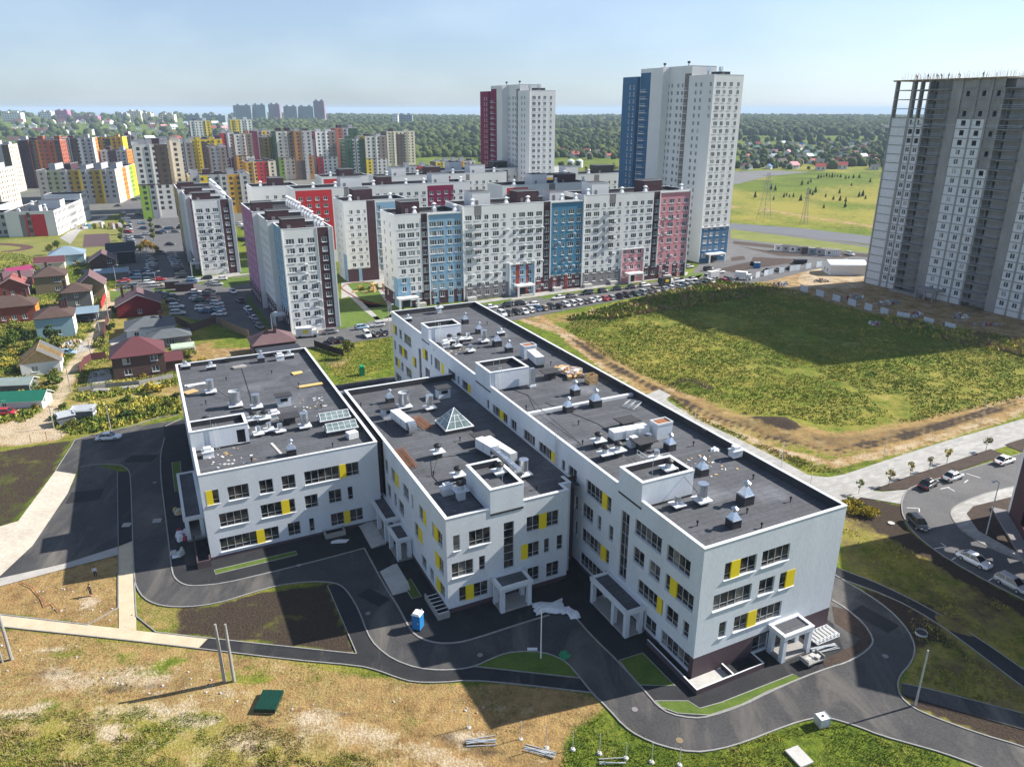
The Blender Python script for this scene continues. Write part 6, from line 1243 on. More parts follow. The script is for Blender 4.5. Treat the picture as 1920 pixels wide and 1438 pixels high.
    for cx, cy in chim: c = MB(); c.box(cx - .35, cy - .35, h + .1, cx + .35, cy + .35, h + rise + 1.1, CHB); c.box(cx - .42, cy - .42, h + rise + 1.1, cx + .42, cy + .42, h + rise + 1.22, BLACKM); c.build("chimney", R)
    put_windows(T, items, False)
    if extra: extra(T)
    return T
def annex(x0, y0, x1, y1, h, rise, wall, roof):
    def f(T):
        m = MB(); m.box(x0, y0, 0, x1, y1, h, wall); m.build("annex", T); m = MB(); cy = (y0 + y1) / 2
        m.poly([(x0 - .3, y0 - .4, h), (x1 + .4, y0 - .4, h), (x1 + .4, cy, h + rise), (x0 - .3, cy, h + rise)], roof); m.poly([(x1 + .4, y1 + .4, h), (x0 - .3, y1 + .4, h), (x0 - .3, cy, h + rise), (x1 + .4, cy, h + rise)], roof); m.poly([(x1 + .39, y0 - .4, h), (x1 + .39, y1 + .4, h), (x1 + .39, cy, h + rise)], wall); m.build("annex_roof", T)
    return f
house("dark brick two-storey house with maroon hipped metal roof beside the dirt lane", G(216, 713), 11.2, 10, 5.4, "hip", 3.3, BRK, RM, wins=((.27, 1.6), (.8, 1.6)), chim=(), extra=annex(11.25, 1.0, 15.0, 6.5, 2.7, 1.6, BRK, RM))
house("pale blue and white two-storey house with brown hipped roof and three chimneys", G(72, 637), 9.2, 9.5, 5.8, "hip", 2.5, BLW, RB, side=WHT, wins=((.55, 1.6),), floors=1, chim=((6.6, 4.2), (7.1, 5.4), (7.6, 6.6)))
house("long red brick house with brown roof at the left edge", G(-55, 613), 17, 9, 4.8, "hip", 2.6, RBRK, RB, side=ORANGE, wins=((.5, 1.0), (.66, 1.2), (.82, 1.2)), floors=1, chim=((4, 5), (9.5, 5.3), (14.5, 5.5)))
house("dark grey stone house with brown hipped roof behind the pale blue house", G(120, 580), 8.2, 8.5, 5.2, "hip", 2.2, GBRK, RB, side=WHT, wins=((.5, 1.1),), chim=((1.2, 3),))
house("tan brick two-storey house with brown hipped roof and sunlit cream side", G(69, 553), 9.5, 10, 6.0, "hip", 2.8, TBRK, RB, side=CREAM, wins=((.72, 2.0),), chim=((4, 4.6),))
house("white and brown gabled house with a mauve metal roof", G(148, 562), 8.2, 11, 4.4, "gy", 3.6, TBRK, RMV, side=WHT, wins=((.5, 1.6),), chim=())
house("deep red house with mauve-brown gable roofs beside the car park", G(222, 597), 12.3, 11, 3.8, "gy", 3.0, REDW, RMV, wins=((.5, 1.2),), chim=((2, 7), (5, 9)))
house("white single-storey house with slate grey hipped roof and square skylight", G(240, 640), 12.2, 10, 3.1, "hip", 2.2, WHT, RG, wins=((.2, 1.2), (.6, 2.0)), chim=((9, 4),))
house("low grey-roofed garage wing beside the white single-storey house", G(283, 656), 10, 7, 2.8, "hip", 1.5, GREYB, RG, wins=((.5, 2),))
house("unfinished white house with bare timber rafters on its roof", G(42, 707), 8.2, 8.5, 3.0, "rafters", 3.2, WHT, RG, wins=((.35, 1.4),), side=WHT)
house("long white shed with a green metal roof at the left edge", G(-20, 772), 10.5, 5, 2.2, "gx", 1.3, WHT, RGN, wins=((.3, .9),), rz=GRID * .35, name="shed", cat="shed")
house("low grey shed with a weathered roof above the green-roofed shed", G(-15, 737), 8.0, 4, 2.0, "gx", .9, GBRK, mat("weathered_grey_roof", (.22, .27, .26), .85, .15, 1), wins=(), rz=GRID * .3, name="shed", cat="shed")
house("pale blue-grey house with a blue-grey hipped roof near the running track", G(95, 501), 12.5, 11, 4.4, "hip", 2.8, BLW, RBL, side=WHT, wins=((.7, 1.2),), chim=())
house("small tan house with maroon gabled roof left of the blue-grey hipped house", G(68, 508), 10, 7, 3.0, "gx", 1.8, CREAM, RM, wins=((.5, 1.2),))
house("dark and white gabled house with mauve roof near the sports court", G(172, 512), 9, 10, 4.6, "gy", 2.8, BRK, RMV, wins=((.75, 1.6),), side=WHT)
house("black-walled house with a dark navy roof beside the bushes", G(205, 497), 10, 9, 5.2, "gx", 3.0, mat("black_siding", (.03, .025, .028), .8, .15, 1), RDK, wins=((.3, 1.0),))
house("red-roofed gabled house behind the long red brick house", G(-5, 560), 9.5, 9, 3.8, "gy", 2.8, RBRK, mat("red_brown_roof", (.26, .09, .08), .75, .12, .5), wins=((.5, 1),), side=WHT, chim=((2, 4), (7, 6)))
house("flat grey-roofed outbuilding behind the red-roofed gabled house", G(-10, 540), 12, 8, 3.4, "gx", 1.4, RBRK, RMV, wins=())
house("brown hipped roof house with two red chimneys behind the left school roof", G(478, 672), 10.5, 8, 3.4, "hip", 2.6, BRK, mat("plum_brown_roof", (.13, .08, .085), .8, .12, .5), wins=((.5, 1.4),), chim=((4, 3), (6, 3)))
house("low black flat-roofed garage just behind the left school roof", G(490, 690), 10, 6, 3.0, "flat", 0, BRK, RDK, wins=(), over=.3, name="garage", cat="garage")
house("small grey tin shed in the weeds, left of its pair", G(112, 800), 3.0, 2.4, 1.9, "mono", .4, GBRK, ZINCD, wins=(), rz=.7, over=.2, name="shed", cat="shed")
house("small tin shed in the weeds with a shiny metal roof", G(134, 788), 4.2, 2.4, 1.9, "mono", .4, GBRK, ZINCD, wins=(), rz=.2, over=.3, name="shed", cat="shed")
house("grey open carport beside the pale blue and white house", G(139, 606), 6.5, 6.5, 2.7, "mono", .5, mat("dark_carport_wall", (.04, .04, .045), .8, .1, 1), RBL, wins=(), name="carport", cat="carport")
house("long teal shed roof in the shade behind the mauve roofed house", G(180, 527), 11, 6, 2.6, "mono", .6, GBRK, RBL, wins=(), name="shed", cat="shed")
house("small shed with a magenta metal roof at the upper left edge", G(6, 520), 5, 9, 2.4, "gy", 1.2, WHT, RMG, wins=(), rz=GRID * -1.2, name="shed", cat="shed")
house("pale greenhouse-like shed beside the dark brick house", G(324, 668), 5.5, 3.4, 2.0, "gx", .8, mat("pale_green_panel", (.38, .46, .36), .7, .1, 1), mat("pale_green_roof", (.42, .50, .40), .6, .1, 1), wins=(), name="shed", cat="shed", over=.1)
# ---- fences
def fence(label, pts, h, m_, step=2.5, name="fence", gaps=0, post=.12, thick=.05, world=False, pm=None, postonly=False):
    P = pts if world else gp(pts); T = thing(name, label, "fence", P[0]); o = P[0]; n = 0
    for a, b in zip(P, P[1:]):
        L = (b - a).length; k = max(1, round(L / step)); an = math.atan2(b.y - a.y, b.x - a.x)
        for i in range(k):
            c = a.lerp(b, (i + .5) / k) - o; q = a.lerp(b, i / k) - o; p = MB(); p.box(-post / 2, -post / 2, 0, post / 2, post / 2, h + .1, pm or m_); p.build("post", T, (q.x, q.y, 0), an) if n < 90 else None; n += 1
            if not postonly and not (gaps and i % gaps): p = MB(); p.box(-L / k / 2 + .06, -thick / 2, .06, L / k / 2 - .06, thick / 2, h, m_); p.build("panel", T, (c.x, c.y, 0), an)
    return T
fence("dark red metal fence along the yard of the dark brick house", [(150, 700), (160, 683), (172, 676), (200, 672)], 1.9, RM)
fence("grey concrete wall in front of the dark brick house", [(148, 735), (200, 727), (262, 722), (326, 708)], 1.1, CONC, 3)
fence("bright red metal fence by the lane near the mauve roofed house", [(191, 578), (198, 560)], 2.0, RED)
fence("brown wooden board fence around the car park corner", [(330, 606), (360, 622), (406, 606)], 2.3, mat("brown_fence_boards", (.12, .08, .06), .9, .2, 2))
fence("mixed brown and yellowish board fence running behind the earth yard", [(410, 608), (440, 622), (468, 634)], 2.2, mat("tan_fence_boards", (.30, .20, .13), .9, .3, 1))
fence("dark maroon fence around the bare earth yard", [(398, 690), (440, 690), (520, 680)], 1.8, RM)
fence("dark fence at the bottom of the lawn behind the school", [(590, 650), (618, 660), (645, 668)], 1.8, mat("dark_fence_boards", (.05, .035, .03), .9, .2, 1))
fence("dark red gate and fence posts by the white single-storey house", [(196, 635), (201, 610), (204, 602)], 2.2, RM)
fence("thin rusty wire fence posts along the sandy track", [(-20, 845), (0, 839), (58, 829), (88, 824), (116, 820), (140, 816)], 1.5, RUST, 6, post=.09, postonly=True, name="wire_fence")
fence("thin green wire fence behind the school lawn", [(640, 735), (655, 720), (690, 700), (730, 690)], 1.5, mat("green_wire_fence", (.04, .13, .06), .7, .1, 1), 3, post=.06, postonly=True, name="wire_fence")
PAN = mat("white_blue_fence_sheet", (.50, .56, .62), .6, .1, 1)
T = fence("row of white sheet panels fencing the unfinished tower site", [(1400, 526), (1440, 516), (1490, 508), (1540, 500), (1600, 492)], 2.2, PAN, 3.2, gaps=2, pm=ZINCD)
T = fence("lower row of pale fence panels between the green field and the construction site", [(1500, 545), (1560, 563), (1620, 580), (1680, 597), (1730, 607), (1790, 622)], 2.2, PAN, 3.4, gaps=2, pm=CONC)
# ================================================================ CARS
CARC = {"white": (.78, .79, .80), "silver": (.42, .44, .46), "grey": (.13, .14, .15), "black": (.012, .012, .014), "blue": (.03, .09, .20), "red": (.45, .02, .025), "light blue": (.25, .40, .52), "dark green": (.03, .06, .045), "beige": (.40, .36, .28)}
PAINT = {}
for k, c in CARC.items():
    m_ = mat("car_paint_" + k.replace(" ", "_"), c, .28, .03, 1, spec=.5, metal=.0); m_.node_tree.nodes["Principled BSDF"].inputs["Coat Weight"].default_value = .6; PAINT[k] = m_
CGL = mat("car_glass", (.012, .015, .018), .06, .1, 1, spec=.7); TYRE = mat("tyre_rubber", (.015, .015, .015), .9, .1, 3); RIM = mat("wheel_rim", (.45, .46, .48), .35, .1, 3, metal=.6); LAMPM = mat("headlight_glass", (.70, .72, .74), .15, .05, 2); TAILM = mat("tail_light", (.35, .01, .01), .3, .05, 2)
def car_proto(kind):
    T = bpy.data.objects.new("parked_car", None); body = MB(); pm = PAINT["white"]
    hh = {"sedan": (1.44, .88), "hatch": (1.50, .92), "suv": (1.70, 1.02)}[kind]; top, belt = hh; L = {"sedan": 4.6, "hatch": 4.15, "suv": 4.7}[kind]; W = .90 if kind != "suv" else .94
    st = [(-L / 2, .42, .62, .74), (-L / 2 + .12, .28, .74, .88), (-L / 2 + .55, .22, belt, .97), (-.6, .22, belt + .02, 1.0), (.9, .22, belt, 1.0), (L / 2 - .75, .22, belt - .10, .97), (L / 2 - .15, .27, .66, .85), (L / 2, .40, .56, .70)]
    if kind != "sedan": st[1] = (-L / 2 + .08, .28, belt - .02, .92); st[0] = (-L / 2, .42, belt - .18, .84)
    rings = []
    for x, z0, z1, k in st:
        w = W * k; n = len(body.v); body.v += [(x, -w * .92, z0), (x, -w, z0 + (z1 - z0) * .45), (x, -w * .93, z1 - .03), (x, -w * .8, z1), (x, w * .8, z1), (x, w * .93, z1 - .03), (x, w, z0 + (z1 - z0) * .45), (x, w * .92, z0)]; rings.append(n)
    k = body.mi(pm)
    for a, b in zip(rings, rings[1:]):
        for i in range(8): j = (i + 1) % 8; body.f.append((a + i, a + j, b + j, b + i)[::-1]); body.m.append(k)
    body.f.append(tuple(rings[0] + i for i in range(8))[::-1]); body.m.append(k); body.f.append(tuple(rings[-1] + i for i in range(8))); body.m.append(k)
    me = body.mesh("body"); me.polygons.foreach_set("use_smooth", [True] * len(me.polygons)); b = link("body", me, T); b.material_slots[0].link = 'OBJECT'
    # greenhouse
    x0, x1, x2, x3 = {"sedan": (-1.75, -1.0, .35, 1.15), "hatch": (-2.0, -1.65, .35, 1.1), "suv": (-2.3, -1.95, .45, 1.15)}[kind]; bw, tw = W * .86, W * .68; g = MB()
    bt = belt - .01; A = [(x0, -bw, bt), (x3, -bw, bt), (x3, bw, bt), (x0, bw, bt)]; B = [(x1, -tw, top - .04), (x2, -tw, top - .04), (x2, tw, top - .04), (x1, tw, top - .04)]
    for i in range(4): j = (i + 1) % 4; g.poly([A[i], A[j], B[j], B[i]], CGL)
    link("windows", g.mesh("windows"), T); r = MB()
    C_ = [(p[0] * 1.0, p[1] * 1.03, top - .05) for p in B]; D2 = [((x1 + .1) if i in (0, 3) else (x2 - .1), (1 if i > 1 else -1) * tw * .85, top + .02) for i in range(4)]
    for i in range(4): j = (i + 1) % 4; r.poly([C_[i], C_[j], D2[j], D2[i]], pm)
    r.poly(D2, pm)
    for i in range(4): r.tube(A[i], B[i], .045, pm, 4)
    for s in (-1, 1): mx = (x1 + x2) / 2 + .05; r.tube((mx, s * bw * 1.0, bt), (mx, s * tw * 1.01, top - .04), .04, pm, 4)
    rf = link("car_roof", r.mesh("car_roof"), T); rf.material_slots[0].link = 'OBJECT'
    w = MB(); w.cyl(0, 0, -.1, .1, .32, .32, 14, TYRE); wm = w.mesh("wheel"); w2 = MB(); w2.cyl(0, 0, -.115, .115, .2, .2, 10, RIM); rm = w2.mesh("rim")
    for sx in (-1, 1):
        for sy in (-1, 1):
            o = link("wheel", wm, T, (sx * L * .29, sy * (W - .08), .32)); o.rotation_euler = (math.pi / 2, 0, 0); link("rim", rm, o)
    for s in (-1, 1):
        h_ = MB(); h_.box(-.12, -.17, -.06, .05, .17, .07, LAMPM); link("headlight", h_.mesh("headlight"), T, (L / 2 - .12, s * W * .62, .64)); t_ = MB(); t_.box(-.04, -.16, -.08, .1, .16, .1, TAILM); link("tail_light", t_.mesh("tail_light"), T, (-L / 2 + .04, s * W * .66, .74 if kind == "sedan" else .85))
    pl = MB(); pl.box(0, -.27, -.06, .02, .27, .06, WFRAME); link("number_plate", pl.mesh("number_plate"), T, (L / 2 + .0, 0, .45)); return T
CARP = {k: car_proto(k) for k in ("sedan", "hatch", "suv")}; TN = {"sedan": "sedan", "hatch": "hatchback", "suv": "large estate car"}
def place_car(P, rz, colr, kind, label, group=None, z=.05):
    src = CARP[kind]; r = bpy.data.objects.new("parked_car", None); COL.objects.link(r); r.location = (P.x, P.y, z); r.rotation_euler = (0, 0, rz)
    for ch in src.children:
        c = ch.copy(); COL.objects.link(c); c.parent = r
        for g in ch.children: d = g.copy(); COL.objects.link(d); d.parent = c
        if ch.name.startswith(("body", "car_roof")): c.material_slots[0].link = 'OBJECT'; c.material_slots[0].material = PAINT[colr]
    return tag(r, label, "car", group)
def two(a, b): p, q = G(*a), G(*b); return (p + q) / 2, math.atan2(q.y - p.y, q.x - p.x)
for a, b, c, k, l in (((1722, 923), (1756, 903), "black", "sedan", "black sedan parked by the promenade bed, left of the silver one"), ((1764, 907), (1806, 890), "silver", "sedan", "silver sedan parked between the black sedan and the white one by the bed"), ((1862, 875), (1902, 861), "white", "sedan", "white sedan farthest right beside the young trees"),
                      ((1704, 972), (1736, 1001), "black", "hatch", "black hatchback parked alone at the bend of the parking road"), ((1796, 1041), (1855, 1070), "white", "sedan", "white sedan with dark windows parked in the shade at the lower kerb"), ((1868, 1085), (1925, 1116), "silver", "hatch", "pale silver hatchback in the shade at the right edge"),
                      ((178, 826), (231, 822), "white", "sedan", "white sedan parked alone at the top of the shaded asphalt yard")):
    p, an = two(a, b); place_car(p, an, c, k, l)
CW_ = ["white", "grey", "silver", "black", "white", "blue", "grey", "white", "silver", "black", "dark green", "light blue", "beige"]
def car_row(pts, where, group, rz, conv=None, cols_=None, jitter=.06, kinds=None):
    pts = sorted([conv(*p) if conv else p for p in pts])
    for i, p in enumerate(pts):
        c = (cols_ or {}).get(i) or random.choice(CW_); k = random.choice(("sedan", "hatch", "suv", "sedan", "hatch")); P = G(p[0], p[1])
        place_car(P, rz + random.uniform(-jitter, jitter) + (math.pi if random.random() < .4 else 0), c, k, "%s %s, %s from left in %s" % (c, {"suv": "suv"}.get(k, k if k == "sedan" else "hatchback"), ordinal(i + 1), where), group)
Z7c = lambda x, y: (700 + x / 3.097, 320 + y / 3.097); Zb = lambda x, y: (1260 + x / 4.8, 420 + y / 4.8); Za = lambda x, y: (180 + x / 7.99, 420 + y / 7.99); Z6c = lambda x, y: (330 + x / 3.918, 340 + y / 3.918); Zd = lambda x, y: (380 + x / 5.333, 560 + y / 5.333); Z1c = lambda x, y: (x / 3.994, 180 + y / 3.994)
PERP = GRID + math.pi / 2
car_row([(748, 842), (790, 838), (833, 832), (877, 828), (915, 820), (955, 812), (993, 808), (1033, 800), (1077, 796), (1118, 788), (1155, 781), (1190, 775), (1228, 770), (1262, 763), (1298, 755), (1340, 752), (1380, 747), (1430, 738), (1475, 732), (1520, 724), (1560, 716), (1600, 710), (1640, 703), (1685, 696), (1725, 689), (1765, 682), (1805, 676), (1845, 670), (1885, 664)],
        "the long kerb row at the field edge", "cars parked nose-in along the field side of the street", PERP, Z7c, {0: "white", 1: "black", 2: "black", 3: "white", 4: "white", 5: "blue", 7: "black", 8: "black", 9: "white", 10: "white", 11: "white", 13: "white", 14: "white", 15: "red", 16: "silver", 17: "black"})
car_row([(683, 802), (775, 793), (857, 780), (925, 788), (1075, 747), (1150, 737), (1240, 720), (1335, 708), (1413, 695), (1495, 685), (1575, 674), (1770, 650), (1845, 639)], "the row before the pastel block", "cars parked along the pastel block", GRID, Z7c, {0: "white", 1: "black", 2: "black", 3: "white", 4: "white", 5: "grey", 6: "black", 7: "black", 8: "black", 9: "black", 10: "white", 11: "white", 12: "black"})
car_row([(350, 537), (290, 547), (215, 558), (140, 572), (450, 527), (510, 518), (75, 584)], "the row past the pink bay", "cars at the end of the street", PERP, Zb, {4: "white", 5: "red"})
car_row([(155, 397), (330, 420), (430, 443), (175, 512), (75, 522)], "the group below the blue-based tower", "cars below the blue-based tower", GRID, Zb)
car_row([(660, 468), (860, 432), (960, 427), (1065, 412), (1600, 283), (1120, 355)], "the lot by the white fence panels", "cars parked by the construction fence", PERP, Zb, {4: "black"})
car_row([(1280, 350), (1595, 305), (1750, 280)], "the upper side of the street behind the school", "cars on the upper side of the street", GRID, Zd, {0: "grey", 1: "light blue", 2: "silver"})
car_row([(1290, 438), (1375, 430), (1645, 380), (1735, 370), (1810, 357)], "the lower side of the street by the lawn", "cars on the lawn side of the street", PERP, Zd, {0: "black", 1: "black", 2: "white", 3: "grey", 4: "grey"})
car_row([(480, 22), (482, 60), (484, 92), (488, 137), (495, 212), (510, 250), (530, 292)], "the short column beside the sports court", "cars beside the sports court", .0, Za, {3: "red"})
car_row([(700, 78), (740, 172), (650, 217), (980, 455)], "the lane through the middle car park", "cars in the middle car park lane", .1, Za)
car_row([(940, 62), (1065, 87), (1125, 82), (1245, 72), (1300, 52), (955, 152), (1010, 137), (1195, 132), (1110, 322)], "the sunlit lot left of the farther slab", "cars in the sunlit lot", .1, Za)
car_row([(835, 500 + 30 * i) for i in range(7)], "the big car park's left column", "cars in the left shaded column", GRID, Za)
car_row([(1130 + 14 * i, 465 + 27 * i) for i in range(10)], "the big car park's slanting column", "cars in the slanting shaded column", GRID, Za, {2: "light blue", 5: "light blue", 6: "silver"})
car_row([(590, 762), (600, 822), (760, 715), (800, 760)], "the shaded group beside the small lawn", "cars beside the small lawn", .2, Za, {0: "light blue", 1: "light blue"})
car_row([(420, 872), (390, 930), (520, 962), (790, 857), (800, 900), (960, 852), (870, 942), (940, 935)], "the sunlit cluster by the kiosks", "cars clustered by the kiosks", .4, Za, {0: "grey", 1: "red", 7: "red"})
car_row([(1295, 812), (1275, 765), (1450, 852), (1660, 832), (1440, 892), (1740, 902), (1820, 922), (1880, 842)], "the street below the farther slab", "cars on the street below the farther slab", GRID * .6, Za, {2: "blue", 3: "light blue", 4: "black"})
car_row([(930, 1062), (1050, 1082), (1120, 1112), (1150, 1182), (1210, 1262), (1230, 1362)], "the row beside the deep red house", "cars beside the deep red house", .3, Za)
car_row([(1480, 1042), (1510, 1092), (1500, 1132), (1530, 1168), (1590, 1252), (1600, 1292), (1640, 1332)], "the left file of the lower car park", "cars in the left file of the lower car park", .1, Za, {0: "white"})
car_row([(1700, 1030), (1700, 1072), (1760, 1120), (1770, 1155), (1815, 1212), (1822, 1265), (1832, 1310), (1855, 1372)], "the right file of the lower car park", "cars in the right file of the lower car park", .1, Za, {2: "red"})
car_row([(473, 890), (527, 950), (548, 975), (572, 1015), (600, 1050), (615, 1078), (420, 822)], "the lane beside the nearest slab", "cars in the lane beside the nearest slab", PERP + .15, Z6c)
car_row([(1775, 955), (1790, 970), (1810, 985), (1835, 1000), (1850, 1120), (1800, 1085)], "the lot between the two slabs", "cars between the two slabs", .1, Z1c)
car_row([(920, 893), (945, 925), (955, 955), (1040, 893), (1010, 785), (1045, 775), (1075, 765), (880, 830), (1060, 960)], "the far lot by the white school", "cars in the far lot by the white school", GRID, Z1c)
place_car(G(128, 665), .1, "light blue", "hatch", "pale blue and white car parked by the rubble heap on the lane")
place_car(G(163, 604), .2, "black", "suv", "black car parked under the grey carport")
place_car(G(2 + 12, 778), .1, "red", "hatch", "faded red car wreck in the weeds below the green-roofed shed")
for T_p in CARP.values():
    for ch in list(T_p.children):
        for g in list(ch.children): bpy.data.objects.remove(g)
        bpy.data.objects.remove(ch)
    bpy.data.objects.remove(T_p)
# vans and trucks
def truck(P, rz, boxc, cab, label, patch=None, L=4.2):
    T = thing("box_truck", label, "truck", (P.x, P.y, .05), rz); m = MB(); m.box(-L / 2 - .9, -1.1, .75, L / 2 - .9, 1.1, 2.9, boxc); m.build("cargo_box", T)
    if patch: m = MB(); m.box(-1.2, -1.13, 1.4, .3, -1.11, 2.3, patch); m.build("side_panel", T)
    c = MB(); x = L / 2 - .85; c.box(x, -1.0, .4, x + 1.7, 1.0, 1.25, cab); c.rbox(x + .7, 0, 1.25, 2.15, 1.4, 2.0, 0, cab, tx=.72, ty=.85); c.build("cab", T); g = MB(); g.rbox(x + .78, 0, 1.3, 2.0, 1.42, 1.8, 0, CGL, tx=.72, ty=.88); g.build("windscreen", T)
    w = MB(); w.cyl(0, 0, -.13, .13, .42, .42, 14, TYRE); wm = w.mesh("wheel")
    for sx in (-L / 2 + .1, x + .8):
        for s in (-1, 1): o = link("wheel", wm, T, (sx, s * .95, .42)); o.rotation_euler = (math.pi / 2, 0, 0)
    return T
truck(G(*Zd(1050, 385)), GRID * .6, WHT, WHT, "white box truck with a yellow panel on the street behind the school", YELLOW)
truck(G(*Z7c(1700, 665)), GRID, mat("black_truck_sheet", (.03, .03, .035), .6, .1, 1), WHT, "black and yellow box truck parked before the salmon pink bay", YELLOW)
truck(G(*Zb(350, 495)), GRID + math.pi, WHT, WHT, "white and teal box truck below the blue-based tower", mat("teal_truck_panel", (.02, .28, .24), .5, .1, 1))
truck(G(*Zb(640, 500)), -GRID, WHT, WHT, "flat white trailer truck at the end of the car row", None)
# ================================================================ VEGETATION
def leaf_mat(name, a, b_):
    return mat(name, a, .8, .3, .35, fine=2.2, col2=b_, spec=.15, objvar=.25)
LF = leaf_mat("green_foliage", (.05, .09, .018), (.14, .19, .035)); LFD = leaf_mat("dark_foliage", (.025, .05, .018), (.07, .11, .03)); LFY = leaf_mat("yellowing_foliage", (.20, .16, .02), (.42, .33, .04)); LFO = leaf_mat("olive_foliage", (.10, .12, .025), (.24, .24, .05)); LFW = leaf_mat("autumn_orange_foliage", (.30, .17, .03), (.45, .30, .06)); BARK = mat("tree_bark", (.09, .07, .05), .95, .25, 3)
def leaves(rng, n, rx, ry, rz_, cz, size, clumps=9, cone=False):
    cl = rng.normal(0, .45, (clumps, 3)); cl /= np.maximum(1, np.linalg.norm(cl, axis=1))[:, None]
    c = cl[rng.integers(0, clumps, n)] + rng.normal(0, .23, (n, 3)); r = np.linalg.norm(c, axis=1); c = c / np.maximum(1, r / 1.02)[:, None]
    if cone: t = rng.random(n) ** .7; a = rng.random(n) * 6.283; rr = (t) * (.55 + .45 * rng.random(n)); c = np.stack([rr * np.cos(a), rr * np.sin(a), 1 - 2 * t], 1)
    c = c * np.array([rx, ry, rz_]) + np.array([0, 0, cz]); u = rng.normal(0, 1, (n, 3)); u /= np.linalg.norm(u, axis=1)[:, None]; v = np.cross(u, rng.normal(0, 1, (n, 3))); v /= np.linalg.norm(v, axis=1)[:, None]
    s = size * (.6 + .8 * rng.random(n))[:, None]; P = np.stack([c - u * s, c + v * s * .8, c + u * s, c - v * s * .8], 1).reshape(-1, 3); F = np.arange(4 * n).reshape(-1, 4); return P, F
TREES = {}
def tree_proto(kind, seed):
    if (kind, seed) in TREES: return TREES[(kind, seed)]
    rng = np.random.default_rng(seed + 50); m = MB()
    if kind == "tree": h = 6; m.tube((0, 0, 0), (0, 0, 3.2), .16, BARK, 6, .1); [m.tube((0, 0, 1.6 + .3 * i), (1.3 * math.cos(i * 1.9), 1.3 * math.sin(i * 1.9), 3.4 + .35 * i), .07, BARK, 4, .03) for i in range(6)]; P, F = leaves(rng, 1100, 2.2, 2.2, 2.3, 4.1, .26, 14)
    elif kind == "bush": h = 2; [m.tube((0, 0, 0), (.5 * math.cos(i), .5 * math.sin(i), 1.2), .04, BARK, 4) for i in range(4)]; P, F = leaves(rng, 450, 1.5, 1.5, .95, .95, .2, 10)
    elif kind == "fir": h = 5; m.tube((0, 0, 0), (0, 0, 4), .1, BARK, 5, .03); P, F = leaves(rng, 500, 1.3, 1.3, 2.3, 2.7, .28, 8, True)
    elif kind == "poplar": h = 12; m.tube((0, 0, 0), (0, 0, 9), .2, BARK, 5, .06); P, F = leaves(rng, 900, 2.2, 2.2, 5.2, 7.0, .42, 16)
    elif kind == "sapling": h = 2.4; m.tube((0, 0, 0), (0, 0, 1.9), .035, BARK, 5, .02); [m.tube((0, 0, 1.0 + .15 * i), (.3 * math.cos(i * 2.2), .3 * math.sin(i * 2.2), 1.5 + .2 * i), .015, BARK, 3) for i in range(4)]; P, F = leaves(rng, 160, .5, .5, .75, 1.75, .1, 7)
    me = bpy.data.meshes.new("crown"); np_mesh(me, P, F, [LF]); TREES[(kind, seed)] = (m.mesh("trunk"), me); return TREES[(kind, seed)]
def plant(kind, P, sc, lm, label, group=None, name=None, z=0.0):
    tr, cr = tree_proto(kind, random.randint(0, 2)); n = name or {"tree": "tree", "bush": "bush", "fir": "young_fir", "poplar": "tall_tree", "sapling": "young_tree"}[kind]
    T = thing(n, label, "bush" if kind == "bush" else "tree", (P.x, P.y, z), random.uniform(0, 6), group); T.scale = (sc * random.uniform(.9, 1.15), sc * random.uniform(.9, 1.15), sc)
    link("trunk" if kind != "bush" else "stems", tr, T); c = link("crown", cr, T); c.material_slots[0].link = 'OBJECT'; c.material_slots[0].material = lm; return T
CN = {id(LF): "green", id(LFD): "dark green", id(LFY): "yellow", id(LFO): "olive", id(LFW): "orange"}
def plant_row(kind, pts, lms, scs, where, group):
    for i, p in enumerate(sorted(pts)):
        lm = lms[i % len(lms)] if len(lms) > 1 else lms[0]; nm = {"tree": "tree", "bush": "bush", "fir": "young fir", "poplar": "tall tree", "sapling": "young tree"}[kind]
        plant(kind, G(*p), random.uniform(*scs), lm, "%s %s, %s from left %s" % (CN[id(lm)], nm, ordinal(i + 1), where), group)
plant_row("sapling", [(1610, 925), (1666, 910), (1706, 895), (1741, 883), (1775, 868), (1848, 846)], [LF, LFY, LFY, LFO, LFY, LFO], (1.0, 1.35), "along the promenade bed", "young trees along the promenade")
plant_row("bush", [(1592, 945), (1606, 952), (1620, 958), (1600, 963), (1630, 968), (1583, 957)], [LFY, LFO, LFY], (.55, .9), "in the dark bed beside the school corner", "bushes beside the school corner")
plant_row("tree", [(70, 520), (95, 478), (108, 470), (30, 632), (52, 650), (78, 655), (100, 645), (60, 668), (28, 660), (110, 660)], [LF, LFO, LFD, LF, LFO], (.55, .95), "among the village houses at the left", "village trees")
plant_row("bush", [(62, 728), (75, 735), (88, 722), (90, 740), (104, 733), (120, 765), (105, 785), (135, 800), (155, 795), (180, 790), (210, 788), (238, 782), (262, 778), (290, 770), (318, 762), (330, 745), (275, 745), (240, 752)], [LF, LFO, LFD], (.5, 1.0), "in the weeds between the lane and the school", "bushes in the weeds")
plant_row("bush", [(10, 690), (22, 700), (5, 715), (30, 720), (15, 740), (38, 742), (4, 680), (50, 745), (60, 590), (172, 590), (180, 600), (212, 612), (205, 618), (232, 706), (268, 706), (340, 690), (352, 683), (365, 690), (378, 680)], [LF, LFO, LFY, LFD], (.45, .9), "around the village yards", "bushes around the village yards")
plant_row("tree", [(252, 478), (264, 474), (275, 470), (286, 472), (295, 478)], [LFO, LFO, LFW, LFW, LFY], (.6, .85), "in the orange-tinted clump by the car park", "orange-tinted trees by the car park")
plant_row("tree", [(226, 452), (228, 440), (230, 425), (231, 412), (288, 452), (286, 440), (284, 430), (282, 420)], [LF, LFO], (.5, .7), "in the tree strips of the middle car park", "trees in the car park strips")
